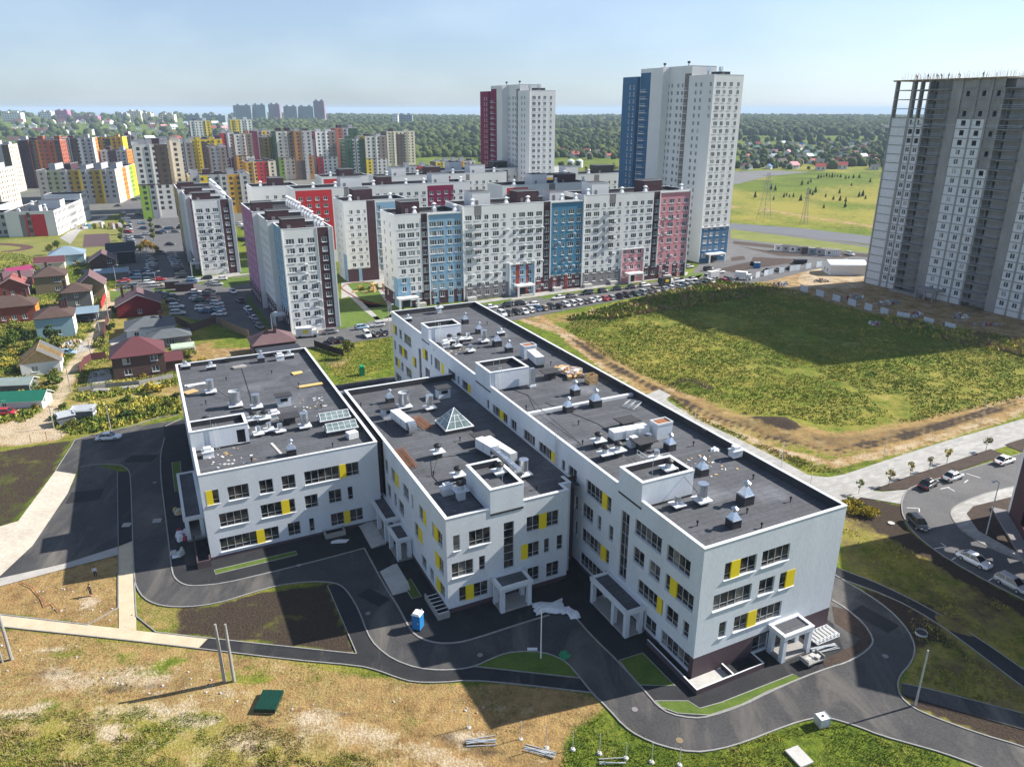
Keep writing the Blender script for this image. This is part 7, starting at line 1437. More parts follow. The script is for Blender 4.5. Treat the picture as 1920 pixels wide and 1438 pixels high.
plant_row("tree", [(653, 672)], [LFO], (.75, .76), "alone on the lawn behind the school", None)
F4 = lambda x, y: (1360 + x / 2.877, 120 + y / 2.877)
plant_row("fir", [F4(*p) for p in [(445, 650), (460, 640), (412, 655), (500, 620), (515, 615), (530, 612), (545, 610), (560, 612), (575, 615), (590, 610), (605, 612), (620, 615), (648, 622), (665, 620), (690, 618), (722, 618), (780, 640), (315, 722), (330, 712), (345, 720), (366, 720), (455, 705), (485, 695), (470, 710), (540, 720), (582, 735), (260, 735), (245, 680), (268, 685), (720, 720), (740, 715), (755, 730), (530, 780), (645, 775), (648, 745), (160, 722), (615, 700), (680, 660), (405, 740), (618, 740)]], [LF, LFD, LF], (.5, 1.0), "in the far yellow-green meadow", "young firs in the far meadow")
plant_row("poplar", [(1098, 335), (1108, 338), (1120, 336), (1132, 338), (1145, 335), (1156, 337), (1166, 334), (1126, 330), (1150, 330)], [LFO, LFY, LFO], (.8, 1.1), "in the yellowing row between the two towers", "yellowing trees between the towers")
plant_row("tree", [(1068, 318), (1052, 320), (1082, 318), (790, 335), (1385, 318), (1400, 322), (1045, 335)], [LFD, LF], (1.0, 1.6), "near the far village edge", "trees at the far village edge")
plant_row("bush", [(x + random.uniform(-9, 9), y + random.uniform(-5, 5)) for x, y in ((0, 655), (20, 662), (42, 668), (60, 672), (10, 675), (100, 668), (118, 598), (150, 612), (178, 622), (212, 585), (60, 575), (20, 600), (128, 515), (150, 500), (55, 505), (40, 498), (20, 510), (110, 720), (96, 705), (20, 760), (70, 768), (330, 650), (345, 668), (120, 690), (300, 730), (185, 645))], [LF, LFO, LF, LFY], (.6, 1.3), "between the village plots", "shrubs between the village plots")
# ---- distant woods: one continuous canopy
def ico(sub):
    t = (1 + 5 ** .5) / 2; V = np.array([(-1, t, 0), (1, t, 0), (-1, -t, 0), (1, -t, 0), (0, -1, t), (0, 1, t), (0, -1, -t), (0, 1, -t), (t, 0, -1), (t, 0, 1), (-t, 0, -1), (-t, 0, 1)], float); V /= np.linalg.norm(V[0])
    F = [(0, 11, 5), (0, 5, 1), (0, 1, 7), (0, 7, 10), (0, 10, 11), (1, 5, 9), (5, 11, 4), (11, 10, 2), (10, 7, 6), (7, 1, 8), (3, 9, 4), (3, 4, 2), (3, 2, 6), (3, 6, 8), (3, 8, 9), (4, 9, 5), (2, 4, 11), (6, 2, 10), (8, 6, 7), (9, 8, 1)]
    for _ in range(sub):
        V = list(map(tuple, V)); mid = {}; N = []
        def md(a, b):
            k = (min(a, b), max(a, b))
            if k not in mid: p = (np.array(V[a]) + np.array(V[b])) / 2; mid[k] = len(V); V.append(tuple(p / np.linalg.norm(p)))
            return mid[k]
        for a, b, c in F: x, y, z = md(a, b), md(b, c), md(c, a); N += [(a, x, z), (b, y, x), (c, z, y), (x, y, z)]
        F = N; V = np.array(V)
    return np.array(V), np.array(F)
def canopy(name, n, dmin, dmax, sub, size, reject, lm, seed, pw=1.0, pxr=(-150, 1750)):
    rng = np.random.default_rng(seed); px = rng.uniform(*pxr, n); D = dmin + (dmax - dmin) * rng.random(n) ** pw; x = (px - 960) / FPX * (D * CP + CAMH * SP); y = D
    keep = np.ones(n, bool)
    pz = 719 - FPX * ((y * SP + (0 - CAMH) * CP) / (y * CP + CAMH * SP))
    for r in reject: keep &= ~((px > r[0]) & (px < r[1]) & (pz > r[2]) & (pz < r[3]) & (rng.random(n) < r[4]))
    keep &= fbm(x, y, 260, seed + 3) > .33
    x, y, D = x[keep], y[keep], D[keep]; k = len(x); V, F = ico(sub); s = size * (.6 + .9 * rng.random(k)) * (.8 + D / 4000)
    jit = 1 + .34 * (rng.random((k, len(V))) - .5)
    P = V[None] * jit[..., None] * s[:, None, None] * np.array([1, 1, 1.05]); P[..., 0] += x[:, None]; P[..., 1] += y[:, None]; P[..., 2] += (hill(x, y) + s * .75)[:, None]
    F = (F[None] + (np.arange(k) * len(V))[:, None, None]).reshape(-1, 3); me = bpy.data.meshes.new(name); np_mesh(me, P.reshape(-1, 3), F, [lm], smooth_=False); tag(link(name, me), kind="stuff")
WOODS = mat("mixed_woodland", (.016, .032, .012), .95, .3, .012, fine=.09, col2=(.10, .125, .035), spec=.1)
REJ = [(1370, 1670, 318, 460, 1.0), (1030, 1190, 296, 400, 1.0), (1370, 1670, 262, 318, .93), (1040, 1175, 274, 296, .85), (-200, 440, 228, 420, .86), (-200, 900, 296, 460, 1.0), (430, 900, 240, 300, .25), (900, 1060, 300, 420, .9), (1170, 1400, 300, 460, 1.0), (-200, 480, 222, 262, .7)]
canopy("woodland", 12000, 560, 1500, 1, 3.9, REJ, WOODS, 5, .9); canopy("distant_woodland", 27000, 1400, 3700, 0, 5.8, REJ, WOODS, 8, 1.1)
canopy("village_trees", 2600, 620, 1300, 1, 3.0, [(-200, 1040, 0, 999, 1), (1175, 1376, 0, 999, 1), (1040, 1175, 300, 999, 1), (1376, 1700, 318, 999, 1)], WOODS, 18, 1.0)
# ---- far villages
FR = {"red": mat("far_red_roof", (.34, .07, .06), .8, .1, .3), "brown": RB, "grey": RG, "maroon": RM, "blue": mat("far_blue_roof", (.05, .18, .42), .6, .1, .3), "green": RGN, "pink": mat("far_pink_roof", (.52, .24, .26), .8, .1, .3), "white": COPING}
hp = {}
for k, m_ in FR.items():
    w_ = MB(); w_.box(-4.5, -4, 0, 4.5, 4, 4.2, WHT); w_.poly([(-4.5, -4, 4.2), (-4.5, 4, 4.2), (-4.5, 0, 7)][::-1], WHT); w_.poly([(4.5, -4, 4.2), (4.5, 4, 4.2), (4.5, 0, 7)], WHT)
    for x in (-2.6, 1.4): w_.box(x, -4.06, 1.4, x + 1.4, -4.0, 3.0, AGLASS)
    r_ = MB(); r_.poly([(-5, -4.7, 3.8), (5, -4.7, 3.8), (5, 0, 7.3), (-5, 0, 7.3)], m_); r_.poly([(5, 4.7, 3.8), (-5, 4.7, 3.8), (-5, 0, 7.3), (5, 0, 7.3)], m_); hp[k] = (w_.mesh("wall"), r_.mesh("roof"))
def village(name, rows, x0, x1, cols_, group, where, zoff=None, sc=(.8, 1.4)):
    for ri, (py, n) in enumerate(rows):
        xs = sorted(x0 + (x1 - x0) * (i + .5 + random.uniform(-.35, .35)) / n for i in range(n))
        for i, px in enumerate(xs):
            yy = py + random.uniform(-1.6, 1.6)
            if zoff: D = zoff[ri] + random.uniform(-40, 40); P = Vector(((px - 960) / FPX * D * CP, D, 0)); P.z = float(hill(np.array([P.x]), np.array([P.y]))[0])
            else: P = G(px, yy); P.z = float(hill(np.array([P.x]), np.array([P.y]))[0])
            c = random.choice(cols_); s = random.uniform(*sc); T = thing("village_house", "%s-roofed house, %s from left, %s row %s" % (c, ordinal(i + 1), ["nearest", "second", "third", "fourth", "fifth", "sixth"][ri], where), "house", P, random.choice((GRID, -.3, GRID + 1.57, .9)), group); T.scale = (s, s, s * .9)
            link("wall", hp[c][0], T); link("roof", hp[c][1], T)
village("a", [(318, 6), (307, 13), (298, 14), (290, 14), (283, 13), (276, 12)], 1392, 1650, ["grey", "brown", "brown", "red", "blue", "green", "grey", "white", "maroon", "pink"], "houses of the far right village", "of the village by the concrete tower", sc=(.75, 1.15))
village("b", [(296, 7), (289, 8)], 1050, 1170, ["red", "white", "brown", "pink", "red"], "houses between the two towers", "of the village between the towers")
village("c", [(0, 17), (0, 18), (0, 18), (0, 18)], 0, 430, ["maroon", "brown", "pink", "white", "red", "grey", "brown"], "houses on the left ridge", "on the wooded left ridge", zoff=[1350, 1600, 1850, 2100], sc=(1.2, 1.9))
village("d", [(0, 8), (0, 9)], 600, 900, ["white", "grey", "white", "red"], "houses in the forest", "in the forest beyond the estate", zoff=[1500, 2000], sc=(1.0, 1.4))
village("e", [(0, 9), (0, 9)], 1385, 1640, ["pink", "white", "grey", "red"], "houses on the right ridge", "on the ridge above the right village", zoff=[1800, 2150], sc=(1.2, 1.7))
for i, x in enumerate((1070, 1086)):
    m = MB(); P = G(x, 314); m.cyl(0, 0, 0, 7, 4, 4, 16, WMETAL); m.cyl(0, 0, 7, 8.6, 4, .8, 16, WMETAL); o = m.build("storage_tank", None, (P.x, P.y, 0)); tag(o, "white domed storage tank, %s of the pair between the towers" % ("left" if i == 0 else "right"), "tank", "white storage tanks")
# ---- grasses and weeds (small blades in tufts)
LANE = [tuple(G(*p).xy) for p in ((-60, 812), (40, 805), (85, 780), (110, 745), (122, 715), (135, 690), (160, 660), (185, 615), (205, 570), (215, 545))]
def tufts(name, polys, dens, hmin, hmax, mats, seed, blades=3, wid=.09, nz=None, spread=.25):
    rng = np.random.default_rng(seed); CO = []; MI = []
    for poly in polys:
        P = np.array([tuple(p)[:2] for p in gp(poly)]); lo, hi = P.min(0), P.max(0); n = int((hi - lo).prod() * dens); q = rng.uniform(lo, hi, (n, 2))
        ins = inside_dist([tuple(p) for p in P], q[:, 0], q[:, 1]) > 0; f = fbm(q[:, 0], q[:, 1], nz[0], seed) if nz else np.ones(n); ins &= f > (nz[1] if nz else 0) ; ins &= line_dist(LANE, q[:, 0], q[:, 1]) > 2.3; q = q[ins]; f = f[ins]; n = len(q)
        sp = fbm(q[:, 0], q[:, 1], 6, seed + 9); mi = np.clip(((sp - .28) * 2.2 + rng.normal(0, .14, n)) * len(mats), 0, len(mats) - 1).astype(int); hh = (hmin + (hmax - hmin) * rng.random(n) ** 2) * (.6 + .8 * f)
        gz = np.interp(np.zeros(1), [0, 1], [0, 0])[0]
        for b in range(blades):
            a = rng.uniform(0, 6.283, n); o = rng.normal(0, spread, (n, 2)); h = hh * rng.uniform(.6, 1.1, n); w = wid * (1 + 3 * hh); d = np.stack([np.cos(a), np.sin(a)], 1) * w[:, None]; c = q + o; lean = rng.normal(0, .35, (n, 2)) * h[:, None]
            z0 = np.full((n, 1), -.02); CO.append(np.stack([np.hstack([c - d, z0]), np.hstack([c + d, z0]), np.hstack([c + d * .55 + lean, h[:, None]]), np.hstack([c - d * .4 + lean, (h * .9)[:, None]])], 1)); MI.append(mi)
    C = np.concatenate(CO).reshape(-1, 3); C[:, 2] += ground_z(C[:, 0], C[:, 1]); F = np.arange(len(C)).reshape(-1, 4); me = bpy.data.meshes.new(name); np_mesh(me, C, F, mats, np.concatenate(MI)); tag(link(name, me), kind="stuff"); return len(F)
HGRID = HX.reshape(ny, nx)
def ground_z(x, y):
    i = np.clip(np.searchsorted(XS, x) - 1, 0, nx - 2); j = np.clip(np.searchsorted(YS, y) - 1, 0, ny - 2); fx = np.clip((x - XS[i]) / (XS[i + 1] - XS[i]), 0, 1); fy = np.clip((y - YS[j]) / (YS[j + 1] - YS[j]), 0, 1)
    return HGRID[j, i] * (1 - fx) * (1 - fy) + HGRID[j, i + 1] * fx * (1 - fy) + HGRID[j + 1, i] * (1 - fx) * fy + HGRID[j + 1, i + 1] * fx * fy
def wm(n, a, b_): return mat(n, a, .9, .3, .6, fine=3, col2=b_, spec=.1)
WG = wm("weed_green", (.12, .17, .025), (.22, .28, .045)); WD = wm("weed_dark_green", (.055, .09, .018), (.11, .15, .03)); WY = wm("weed_yellow", (.32, .29, .05), (.50, .45, .10)); WB = wm("weed_brown", (.22, .16, .08), (.36, .28, .15)); WO = wm("weed_olive", (.17, .18, .035), (.28, .27, .06))
tufts("field_grass", [FIELD], 4.5, .08, .42, [WG, WG, WO, WG, WY, WO], 3, 3, .07, (9, .3)); tufts("field_edge_weeds", [[(1060, 600), (1330, 528), (1470, 545), (1330, 570), (1150, 600)]], 5, .3, 1.1, [WO, WB, WO, WG], 4, 3, .1)
tufts("field_edge_weeds", [[(1640, 590), (1920, 640), (2050, 680), (2000, 700), (1900, 665), (1700, 625)]], 5, .3, 1.0, [WO, WB, WY, WG], 14, 3, .1)
tufts("foreground_weeds", [[(-60, 1345), (100, 1335), (260, 1325), (480, 1352), (600, 1395), (700, 1425), (760, 1480), (400, 1560), (-150, 1560)]], 56, .03, .28, [WB, WO, WG, WG, WO, WG, WG], 6, 3, .02, (2.2, .47), .14)
tufts("foreground_dry_bushes", [[(-60, 1365), (120, 1375), (300, 1385), (480, 1392), (560, 1420), (700, 1450), (400, 1560), (-150, 1560)]], 20, .15, .6, [WB, WO, WO, WB], 26, 3, .018, (2.2, .58), .2)
tufts("foreground_weeds", [[(0, 1180), (219, 1200), (547, 1240), (775, 1282), (1110, 1301), (1136, 1330), (1060, 1380), (1000, 1438), (700, 1400), (480, 1340), (250, 1310), (0, 1330)]], 12, .03, .16, [WB, WO, WG, WO], 7, 3, .025, (4, .56), .10)
tufts("yard_weeds", [[(100, 800), (110, 770), (160, 760), (330, 738), (340, 775), (290, 783), (175, 812), (140, 815)], [(140, 745), (330, 712), (335, 722), (150, 755)], [(0, 655), (80, 640), (140, 668), (60, 700), (0, 735)], [(0, 775), (70, 765), (95, 745), (85, 775), (40, 792), (0, 795)]], 9, .2, .9, [WY, WO, WG, WD, WY], 8, 3, .06, (6, .3))
tufts("bright_lawn_grass", [[(1075, 1372), (1140, 1332), (1242, 1402), (1300, 1414), (1350, 1408), (1450, 1374), (1540, 1348), (1651, 1382), (1766, 1415), (1830, 1470), (1300, 1560), (1040, 1560), (1050, 1430)]], 30, .05, .22, [WG, WG, WO, WY], 9, 3, .03, (6, .3), .12)
tufts("verge_grass", [[(1580, 990), (1640, 1000), (1720, 1040), (1830, 1095), (1920, 1155), (2000, 1210), (2000, 1290), (1834, 1190), (1743, 1135), (1651, 1090), (1585, 1062)], [(1700, 1120), (1720, 1150), (1834, 1240), (1920, 1300), (1990, 1370), (1720, 1278)]], 12, .05, .3, [WG, WO, WY, WB], 10, 3, .04, (6, .45), .15)
tufts("promenade_verge", [[(1205, 745), (1255, 745), (1300, 780), (1400, 828), (1517, 885), (1580, 885), (1460, 845), (1330, 790), (1260, 745)]], 10, .1, .4, [WG, WO, WB], 12, 3, .05, (5, .4), .15)
tufts("village_grass", [[(-10, 560), (60, 520), (200, 540), (215, 600), (200, 640), (235, 700), (330, 690), (335, 712), (140, 742), (60, 650), (-10, 655)], [(-10, 470), (120, 490), (240, 500), (250, 560), (205, 575), (60, 560), (-10, 540)]], 3.2, .12, .5, [WG, WO, WD, WG, WY], 28, 3, .08, (8, .35))
tufts("back_lawn_grass", [[(590, 655), (730, 632), (735, 690), (690, 700), (640, 722)]], 7, .08, .3, [WG, WY, WO], 13, 3, .06, (8, .3))
# ================================================================ POLES, LAMPS, SITE OBJECTS
def top_z(base, topy):
    P = G(*base); r = ray(base[0], topy); return P, CAMH + r[2] * P.y / r[1]
def pole(base, topy, label, m_=CONCL, r=.14, arm=None, name="utility_pole", cat="pole", group=None, wires=True):
    P, h = top_z(base, topy); T = thing(name, label, cat, (P.x, P.y, 0), GRID, group); m = MB(); m.tube((0, 0, 0), (0, 0, h), r, m_, 8, r * .65); m.build("post", T)
    if arm: m = MB(); m.tube((0, 0, h), (arm * .5, 0, h + .5), r * .5, m_, 6); m.tube((arm * .5, 0, h + .5), (arm, 0, h + .55), r * .5, m_, 6); m.build("arm", T); m = MB(); m.rbox(arm, 0, h + .45, h + .6, .7, .3, 0, WMETAL); m.build("lamp_head", T)
    elif name == "utility_pole": m = MB(); m.tube((-.5, 0, h - .3), (.5, 0, h - .3), .04, BLACKM, 4); [m.tube((x, 0, h - .3), (x, 0, h - .1), .04, WMETAL, 4) for x in (-.45, 0, .45)]; m.build("crossarm", T)
    return T, P, h
pole((421, 1278), 1170, "left of the two tall grey concrete posts in the foreground dirt", CONC, .2, name="concrete_post", cat="post"); pole((439, 1277), 1170, "right of the two tall grey concrete posts in the foreground dirt", CONC, .2, name="concrete_post", cat="post")
pole((22, 1237), 1120, "grey concrete post at the far left edge of the foreground", CONC, .2, name="concrete_post", cat="post"); pole((5, 1242), 1180, "short post beside the concrete post at the left edge", CONC, .12, name="concrete_post", cat="post")
pole((1014, 1234), 1140, "thin white lamp mast on the small grass triangle", WMETAL, .09, name="lamp_mast", cat="lamp post"); pole((1716, 1322), 1219, "bare grey lamp mast standing on the shaded bed at lower right", ZINCD, .12, name="lamp_mast", cat="lamp post")
pole((1849, 1002), 905, "grey street lamp with a double arm by the round bed at right", ZINCD, .1, arm=-1.6, name="street_lamp", cat="lamp post")
wires = []
for b, ty, t in (((209, 812), 757, "beside the white sedan"), ((101, 802), 760, "by the sandy track"), ((133, 733), 687, "beside the unfinished house"), ((171, 668), 636, "by the rubble heap"), ((188, 630), 588, "by the red gate"), ((205, 604), 566, "by the deep red house"), ((167, 573), 540, "by the mauve roofed house")):
    T, P, h = pole(b, ty, "thin grey utility pole " + t, CONC, .12); wires.append((P, h))
for b, ty, t in (((218, 530), 500, "at the car park corner"), ((361, 521), 490, "at the foot of the farther slab"), ((297, 558), 512, "by the deep red house"), ((513, 640), 590, "behind the brown hipped roof"), ((730, 620), 575, "left of the school far corner")): pole(b, ty, "slim lamp post " + t, ZINCD, .09, arm=1.4, name="street_lamp", cat="lamp post")
for b, ty, t in (((1303, 790), 765, "along the paved promenade behind the school"), ((1464, 880), 828, "at the middle of the paved promenade"), ((1519, 912), 887, "near the school corner on the promenade"), ((1655, 865), 805, "beside the sandy track at the promenade"), ((1838, 800), 740, "at the far end of the promenade"), ((958, 598), 560, "by the kerb row"), ((1055, 585), 548, "beside the field corner")): pole(b, ty, "thin metal mast " + t, ZINCD, .06, name="lamp_mast", cat="lamp post")
m = MB()
for (P, h), (Q, k) in zip(wires, wires[1:]):
    for o in (-.4, .4):
        pts = [Vector((P.x + o, P.y, h - .15)).lerp(Vector((Q.x + o, Q.y, k - .15)), t / 6) - Vector((0, 0, 1.2 * (1 - (t / 3 - 1) ** 2))) for t in range(7)]
        for a, b in zip(pts, pts[1:]): m.tube(a, b, .015, BLACKM, 3)
tag(m.build("overhead_wires"), "thin dark overhead wires between the village utility poles", "wires")
def pylon(base, topy, label, w=5):
    P, h = top_z(base, topy); T = thing("power_pylon", label, "pylon", (P.x, P.y, 0), GRID); m = MB(); n = 9; pr = None
    for i in range(n + 1):
        z = h * i / n; k = w / 2 * (1 - .82 * (i / n) ** .7); c = [(-k, -k, z), (k, -k, z), (k, k, z), (-k, k, z)]
        if pr:
            for a in range(4): m.tube(pr[a], c[a], .08, GREYB, 4); m.tube(pr[a], c[(a + 1) % 4], .04, GREYB, 3); m.tube(c[a], c[(a + 1) % 4], .04, GREYB, 3)
        pr = c
    m.build("lattice", T); m = MB()
    for z in (h * .72, h * .84, h * .95): m.tube((-w * .75, 0, z), (w * .75, 0, z), .12, GREYB, 4); m.tube((-w * .75, 0, z), (0, 0, z + 1.2), .07, GREYB, 3); m.tube((w * .75, 0, z), (0, 0, z + 1.2), .07, GREYB, 3)
    m.build("crossarm", T)
pylon((1432, 412), 325, "grey lattice power pylon in the meadow nearer the blue tower", 6); pylon((1507, 420), 352, "slimmer lattice pylon at the road in the meadow", 3)
for i, (x, y, ty) in enumerate([(765, 725, 620), (1033, 785, 690), (1165, 828, 710), (1300, 835, 740), (1437, 855, 755), (1573, 880, 800), (1705, 900, 800), (1848, 915, 825)]):
    P, h = top_z((600 + x / 2.743, 1100 + y / 2.743), 1100 + ty / 2.743); T = thing("fence_post", "thin steel fence post with a concrete footing, %s from left along the bottom" % ordinal(i + 1), "post", (P.x, P.y, 0), 0, "fence posts along the bottom"); m = MB(); m.tube((0, 0, 0), (0, 0, h), .04, ZINCD, 6); m.build("post", T); m = MB(); m.cyl(0, 0, 0, .14, .3, .2, 9, CONCL); m.build("footing", T)
# portable toilet
def toilet(P, rz, label, k=1.0):
    T = thing("portable_toilet", label, "toilet cabin", (P.x, P.y, .04), rz); B_ = mat("blue_plastic", (.02, .17, .42), .45, .08, 2); m = MB(); m.box(-.55, -.55, .1, .55, .55, 2.1, B_)
    for i in range(5): m.box(-.57, -.45 + i * .2, .3, -.55, -.35 + i * .2, 1.9, B_)
    m.build("cabin", T); m = MB(); m.box(-.42, -.6, .2, .42, -.555, 1.95, B_); m.box(.28, -.63, 1.0, .36, -.6, 1.2, WMETAL); m.build("door", T); m = MB(); m.rbox(0, 0, 2.1, 2.35, 1.2, 1.2, 0, WMETAL, tx=.7, ty=.8); m.cyl(.4, .4, 2.1, 2.6, .05, .05, 6, WMETAL); m.build("roof", T); m = MB(); m.box(-.6, -.6, 0, .6, .6, .1, BLACKM); m.build("base", T)
T = toilet(G(784, 1177), -.35, "blue portable toilet with white roof on the shaded asphalt"); bpy.context.view_layer.update()
toilet(G(1416, 503), 0, "left blue portable toilet beside the dark planting bed"); toilet(G(1422, 503), 0, "right blue portable toilet beside the dark planting bed")
toilet(G(679, 703), .3, "small green site cabin at the far end of the back lawn")
for o in bpy.data.objects:
    if o.get("label", "").startswith("small green site cabin"):
        gm = mat("green_plastic", (.01, .30, .14), .5, .08, 2)
        for c in o.children:
            if c.name.startswith(("cabin", "door", "roof")): c.data = c.data.copy(); [c.data.materials.__setitem__(i, gm) for i in range(len(c.data.materials))]
# stack of green corrugated sheets
a, b, c, d = G(476, 1339), G(516, 1340), G(532, 1302), G(496, 1300); cx = (a + b + c + d) / 4; an = math.atan2((b - a).y, (b - a).x); w_, l_ = (b - a).length, (c - b).length
GS = mat("dark_green_sheet_metal", (.002, .04, .024), .45, .1, 1, spec=.5); T = thing("sheet_stack", "stack of dark green corrugated metal sheets on the foreground dirt", "metal sheets", cx, an)
for k in range(6):
    m = MB(); z = .2 + k * .07
    for i in range(14): x = -w_ / 2 + w_ * i / 14; m.box(x, -l_ / 2 + .02 * k, z + (.035 if i % 2 else 0), x + w_ / 14, l_ / 2, z + .06 + (.035 if i % 2 else 0), GS)
    m.build("sheet", T)
m = MB(); [m.box(-w_ / 2, y, .0, w_ / 2, y + .12, .2, WOOD) for y in (-l_ / 2 + .1, 0, l_ / 2 - .2)]; m.build("bearer", T)
def site(name, label, cat, P, rz, f, z=.05): m = MB(); f(m); o = m.build(name, None, (P.x, P.y, z), rz); return tag(o, label, cat)
def tank_f(m): m.box(-.55, -.5, .14, .55, .5, 1.1, FOIL); [m.box(-.6, -.54, .1 + i * .25, .6, -.51, .13 + i * .25, ZINCD) for i in range(5)]; [m.box(-.6, -.55, .1, -.56, .55, 1.15, ZINCD), m.box(.56, -.55, .1, .6, .55, 1.15, ZINCD)]; m.box(-.6, -.55, 0, .6, .55, .12, WOOD); m.cyl(0, 0, 1.1, 1.18, .12, .12, 8, BLACKM)
site("water_tank", "white caged liquid tank at the edge of the road, bottom right", "tank", G(1540, 1358), .3, tank_f)
def tarp(n, sx, sy, h=.5, mats=(FOIL,)):
    def f(m):
        for i in range(n): m.rbox(random.gauss(0, sx * .35), random.gauss(0, sy * .35), 0, random.uniform(.15, h), random.uniform(.5, 1.2), random.uniform(.4, 1.0), random.random() * 3, random.choice(mats), tx=random.uniform(.3, .8), ty=random.uniform(.3, .8))
    return f
def tarp_sheet(m):
    rng = random.Random(3); n = 7; g = [[(-2 + 4 * i / n + rng.uniform(-.2, .2), -1.1 + 2.2 * j / n + .3 * math.sin(i) + rng.uniform(-.15, .15), .15 + .35 * rng.random() * (0 < i < n) * (0 < j < n)) for j in range(n + 1)] for i in range(n + 1)]
    for i in range(n):
        for j in range(n): m.poly([g[i][j], g[i + 1][j], g[i + 1][j + 1], g[i][j + 1]], FOIL); 
    for i in range(n): m.poly([g[i][0], (g[i][0][0], g[i][0][1], 0), (g[i + 1][0][0], g[i + 1][0][1], 0), g[i + 1][0]], FOIL)
site("tarpaulin", "large pale tarpaulin spread on the shaded asphalt before the porches", "tarpaulin", G(1030, 1140), .25, tarp_sheet)
site("tarpaulin", "crumpled pale sheeting trailing right of the large tarpaulin", "tarpaulin", G(1062, 1146), -.1, tarp(8, 1.8, .6, .35))
site("tarpaulin", "small bundle of white sheeting at the kerb end", "tarpaulin", G(1076, 1155), -.1, tarp(6, .7, .5, .6))
site("rubbish_pile", "red and white wrapped goods piled at the left school annex", "pile", G(342, 1006), .2, tarp(16, 1.4, 2.2, .9, (FOIL, FOIL, mat("red_wrap", (.35, .02, .06), .6, .1, 2), ZINCD)))
site("paving_stack", "pile of pale wrapped paving stones near the annex corner", "pile", G(333, 1040), .2, tarp(9, 1.3, 1.0, .7, (CONCL, FOIL)))
site("rubbish_pile", "brownish rubble sacks beside the annex wall", "pile", G(334, 962), .3, tarp(12, .9, 1.6, .8, (CONC, CONCL, WOOD)))
def pal(m): [m.box(-.6 + i * .26, -.5, .1, -.44 + i * .26, .5, .16, CONCL) for i in range(5)]; [m.box(-.6, y, 0, .6, y + .1, .1, CONCL) for y in (-.5, -.05, .4)]
site("wooden_pallet", "pale pallet lying alone on the shaded west road", "pallet", G(295, 977), .2, pal); site("wooden_pallet", "pale pallet on the shaded sidewalk left of the west road", "pallet", G(238, 985), .1, pal)
site("white_sheet", "flat white sheet on the dark apron below the left wing", "sheet", G(637, 1015), .2, lambda m: m.prism([(-1.3, -.4), (.9, -.6), (1.4, .2), (-.2, .5), (-1.2, .2)], 0, .05, FOIL))
site("concrete_slab", "pale concrete slab lying in the grass at the bottom right", "slab", G(1498, 1420), .2, lambda m: m.rbox(0, 0, 0, .2, 1.6, 2.2, .2, CONCL))
site("manhole_cover", "round tan manhole cover in the road near the bottom", "manhole cover", G(1274, 1388), 0, lambda m: m.cyl(0, 0, 0, .03, .38, .38, 16, TBRK), .022)
site("manhole_cover", "round pale manhole ring in the dark bed near the parking road", "manhole cover", G(1671, 981), 0, lambda m: m.cyl(0, 0, 0, .12, .5, .5, 16, CONCL), .0)
for x_, y_, t_ in ((690, 1150, "on the courtyard apron below the side porches"), (900, 1228, "on the road above the grass triangle"), (1190, 1330, "on the road by the corner lawn"), (290, 905, "on the shaded west road"), (1660, 1230, "on the bend right of the school"), (560, 1060, "on the road below the left wing")):
    site("manhole_cover", "small grey manhole cover " + t_, "manhole cover", G(x_, y_), 0, lambda m: m.cyl(0, 0, 0, .025, .34, .34, 14, GREYB), .036)
for x_, y_, w_, l_ in ((265, 860, 3, 5), (701, 1120, 2, 4), (1640, 1160, 2.5, 5), (160, 930, 5, 4)):
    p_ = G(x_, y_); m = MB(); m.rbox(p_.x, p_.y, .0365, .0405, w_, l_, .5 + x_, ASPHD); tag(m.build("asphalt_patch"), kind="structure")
site("marker_board", "small white sign board lying on the lawn triangle edge", "board", G(998, 1218), .0, lambda m: m.box(-.6, -.2, 0, .6, .2, .12, FOIL))
site("green_bag", "small green plastic bag at the kerb of the grass triangle", "bag", G(1057, 1228), 0, tarp(5, .3, .3, .5, (mat("green_plastic_bag", (.02, .22, .10), .5, .1, 2),)))
def pipes(n, l):
    def f(m):
        for i in range(n): y = random.uniform(-.5, .5); a = random.uniform(-.12, .12); m.tube((-l / 2, y, .06 + .05 * (i % 3)), (l / 2, y + a * l, .06 + .05 * (i % 3)), .05, ZINCD, 5)
    return f
site("pipe_pile", "loose grey steel tubes left of the fence posts at the bottom", "pipes", G(902, 1391), .1, pipes(7, 3)); site("pipe_pile", "loose grey steel tubes among the fence posts at the bottom", "pipes", G(1012, 1410), -.3, pipes(8, 3.2)); site("pipe_pile", "light steel tubes lying in the bright grass at the bottom", "pipes", G(1148, 1428), 0, pipes(4, 2.6))
site("scaffold_stack", "stack of white scaffold frames right of the corner porch", "scaffold", G(1541, 1193), GRID, lambda m: [m.tube((-1.8, -1 + .1 * k, .1 + .1 * k), (1.8, -1 + .1 * k, .1 + .1 * k), .04, WMETAL, 4) or m.tube((-1.8, 1, .1 + .1 * k), (1.8, 1, .1 + .1 * k), .04, WMETAL, 4) or [m.tube((-1.8 + .6 * i, -1, .1 + .1 * k), (-1.8 + .6 * i, 1, .1 + .1 * k), .04, WMETAL, 4) for i in range(7)] for k in range(4)] and None)
site("pipe_pile", "bundle of pale pipes on the apron right of the corner porch", "pipes", G(1545, 1216), .3, pipes(9, 3.4))
def cart(m): m.box(-1.3, -.7, .35, 1.3, .7, .5, CONC); m.box(-1.3, -.7, .5, -1.2, .7, .9, CONC); m.box(1.2, -.7, .5, 1.3, .7, .9, CONC); [m.rbox(x, y, .5, .75, .7, .5, .3, CONCL) for x, y in ((-.6, 0), (.3, .2), (.7, -.2))]; [m.box(x - .2, y - .05, 0, x + .2, y + .05, .35, BLACKM) for x in (-.9, .9) for y in (-.7, .7)]
